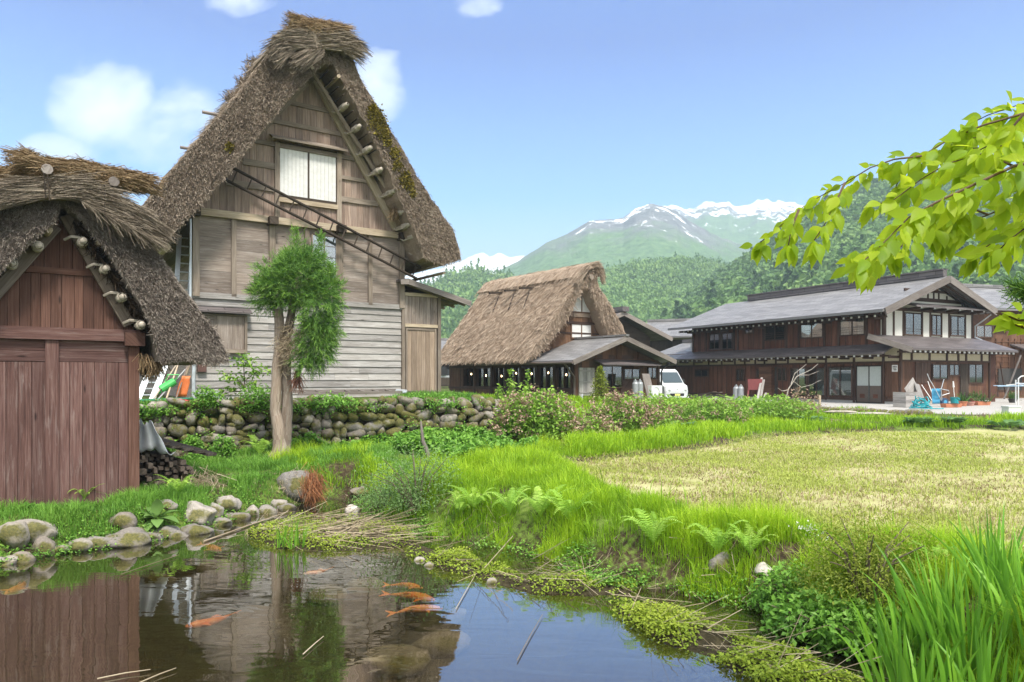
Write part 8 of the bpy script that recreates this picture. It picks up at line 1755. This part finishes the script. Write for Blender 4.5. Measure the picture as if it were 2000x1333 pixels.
paths = [((2290, 330), (2150, 225), (2000, 222), (1920, 245), (1850, 275), (1800, 305), (1758, 345), (1742, 385)),
         ((2150, 225), (2050, 190), (1990, 205), (1930, 225), (1880, 250)),
         ((2270, 400), (2100, 300), (1980, 325), (1900, 362), (1830, 395), (1775, 425), (1730, 470), (1705, 495), (1680, 515)),
         ((1980, 325), (1920, 300), (1850, 320), (1800, 350), (1740, 395), (1700, 400)),
         ((1800, 305), (1745, 312), (1700, 328), (1650, 358), (1600, 385), (1560, 410), (1520, 445), (1480, 478)),
         ((1650, 358), (1630, 400), (1610, 440), (1590, 470)), ((1560, 410), (1545, 450), (1540, 480)),
         ((2260, 420), (2080, 380), (1990, 395), (1930, 420), (1880, 440), (1840, 470)), ((2080, 380), (2010, 440), (1970, 470), (1940, 500)),
         ((1830, 395), (1800, 430), (1770, 470), (1745, 500)), ((1900, 362), (1870, 410), (1850, 440)), ((2000, 222), (1960, 270), (1900, 300), (1870, 330)), ((2100, 300), (2030, 290), (1960, 285), (1900, 290)), ((1730, 470), (1718, 505), (1704, 522), (1694, 532)), ((2060, 300), (2000, 350), (1960, 390)), ((2080, 380), (2000, 430), (1930, 480), (1900, 500)), ((1930, 420), (1880, 400), (1840, 420), (1815, 455)), ((1680, 515), (1664, 510), (1672, 490)), ((2150, 225), (2060, 240), (1980, 262), (1900, 270))]
lm = MB()
def bleaf(base, d, L, W_):
    d = Vector(d).normalized(); nrm = V3(random.uniform(-.5, .5), -1 + random.uniform(-.3, .6), random.uniform(-.3, .9)).normalized(); sx = d.cross(nrm); sx.normalize(); up = sx.cross(d); V, Fc = [], []; n = 7; cu = random.uniform(.1, .5); fo = random.uniform(.1, .45)
    pr = [.04, .62, .95, 1.0, .86, .58, .24, .0]
    for i in range(n + 1):
        t = i / n; w_ = W_ * .5 * pr[i]; c = base + d * L * t - up * (L * cu * t * t * .5); V += [c - sx * w_ + up * w_ * fo, c, c + sx * w_ + up * w_ * fo]
    for i in range(n): Fc += [(3 * i, 3 * i + 1, 3 * i + 4, 3 * i + 3), (3 * i + 1, 3 * i + 2, 3 * i + 5, 3 * i + 4)]
    lm.soup(np.array([tuple(v) for v in V]), np.array(Fc), np.full(len(Fc), random.random()))
for i, pth in enumerate(paths):
    dd = [BD + .16 * math.sin(i * 2.1) + .05 * k * math.cos(i * 1.7) * .6 for k in range(len(pth))]
    if pth[0][0] > 2180: dd[0] = 2.78
    Q = [at(x, y, d_) for (x, y), d_ in zip(pth, dd)]; n = len(Q); r0 = .008 if pth[0][0] > 2200 else .0045
    mb = MB(); mb.tube(Q, [max(.0018, r0 * (1 - .92 * (k / (n - 1)) ** .6)) for k in range(n)], 6); mb.build('limb', TWIG, bt_, smooth=True)
    for k in range(n - 1):
        seg = Q[k + 1] - Q[k]; cnt = max(2, int(seg.length / .0088)); 
        for j in range(cnt):
            t = (j + random.random()) / cnt; b = Q[k] + seg * t; xpx = 1000 + F * b.x / b.y
            if xpx > 2150: continue
            side = 1 if j % 2 else -1; sd_ = seg.normalized(); ax_ = V3(sd_.z, 0, -sd_.x)
            d_ = sd_ * random.uniform(.1, .8) + ax_ * side * random.uniform(.2, .8) + V3(0, random.uniform(-.7, .7), -random.uniform(.2, 1.0)); L = random.uniform(.045, .085) * (1.05 if xpx > 1750 else .82)
            pe = b + d_.normalized() * random.uniform(.01, .03); bleaf(pe, d_, L, L * random.uniform(.44, .58))
    for j in range(3): bleaf(Q[-1], (random.uniform(-.6, .3), random.uniform(-.4, .4), -1), random.uniform(.06, .09), .034)
# the rest of its crown, above and beside the view
top = tr_[5]
for k in range(14):
    th = k * 2.4; e = top + V3(.35 + 1.0 * math.cos(th), -.1 + .8 * math.sin(th), .75 + .9 * random.random()); m_ = top.lerp(e, .5) + V3(0, 0, .15); s0 = tr_[4].lerp(tr_[6], .35 + .6 * random.random())
    mb = MB(); mb.tube([s0, m_, e], [.028, .016, .004], 6); mb.build('limb', TWIG, bt_, smooth=True)
    for j in range(48):
        b = (m_.lerp(e, random.random()) if j % 3 else s0.lerp(m_, .4 + .6 * random.random())) + V3(random.gauss(0, .12), random.gauss(0, .12), random.gauss(0, .08))
        if b.y > .3 and abs(b.x / b.y) < .78 and (b.z - CZ) / b.y < .56: continue
        bleaf(b, V3(random.uniform(-1, 1), random.uniform(-1, 1), -random.uniform(.2, 1)), random.uniform(.06, .10), .045)
lm.build('leaves', BRL, bt_, smooth=True)
# lower twigs of the same neighbour at the right edge
lm = MB(); b2 = thing('leafy_twig', at(2060, 640, 2.6), 'small leafy green twig poking in at the right edge before the brown house', 'twig'); mb = MB()
for pth in (((2310, 700), (2120, 640), (2040, 630), (1990, 625), (1945, 612)), ((2040, 630), (2000, 640), (1965, 630)), ((2120, 640), (2050, 615), (1990, 605))):
    Q = [at(x, y, 2.75 if x > 2200 else 2.6) for x, y in pth]; mb.tube(Q, [.006] * (len(Q) - 1) + [.002], 5)
    for k in range(1, len(Q)):
        for j in range(5): d_ = V3(random.uniform(-1, .2), random.uniform(-.4, .4), random.uniform(-.5, .35)); bleaf(Q[k].lerp(Q[k - 1], random.random()), d_, random.uniform(.05, .08), .034)
mb.build('limb', TWIG, b2); lm.build('leaves', BRL, b2, smooth=True)
b3 = thing('pine_twig', at(2060, 590, 2.9), 'dark pine twig poking in at the right edge above the leafy twig', 'twig'); mb = MB(); Q = [at(x, y, 2.9) for x, y in ((2330, 620), (2100, 595), (2030, 580), (1985, 566))]; mb.tube(Q, [.008, .007, .005, .003], 5); mb.build('limb', TWIG, b3)
mb = MB(); n = 1500; t = RG.random(n) * 2; P = np.array([tuple(Q[1 + int(a)].lerp(Q[2 + int(a)], a - int(a))) for a in t]) + RG.normal(size=(n, 3)) * np.array([.015, .02, .02]); straws(mb, P, np.stack([-.4 + RG.normal(size=n) * .5, RG.normal(size=n) * .5, RG.normal(size=n) * .5 + .2], -1), .045, .003, .3); mb.build('needles', CED, b3)
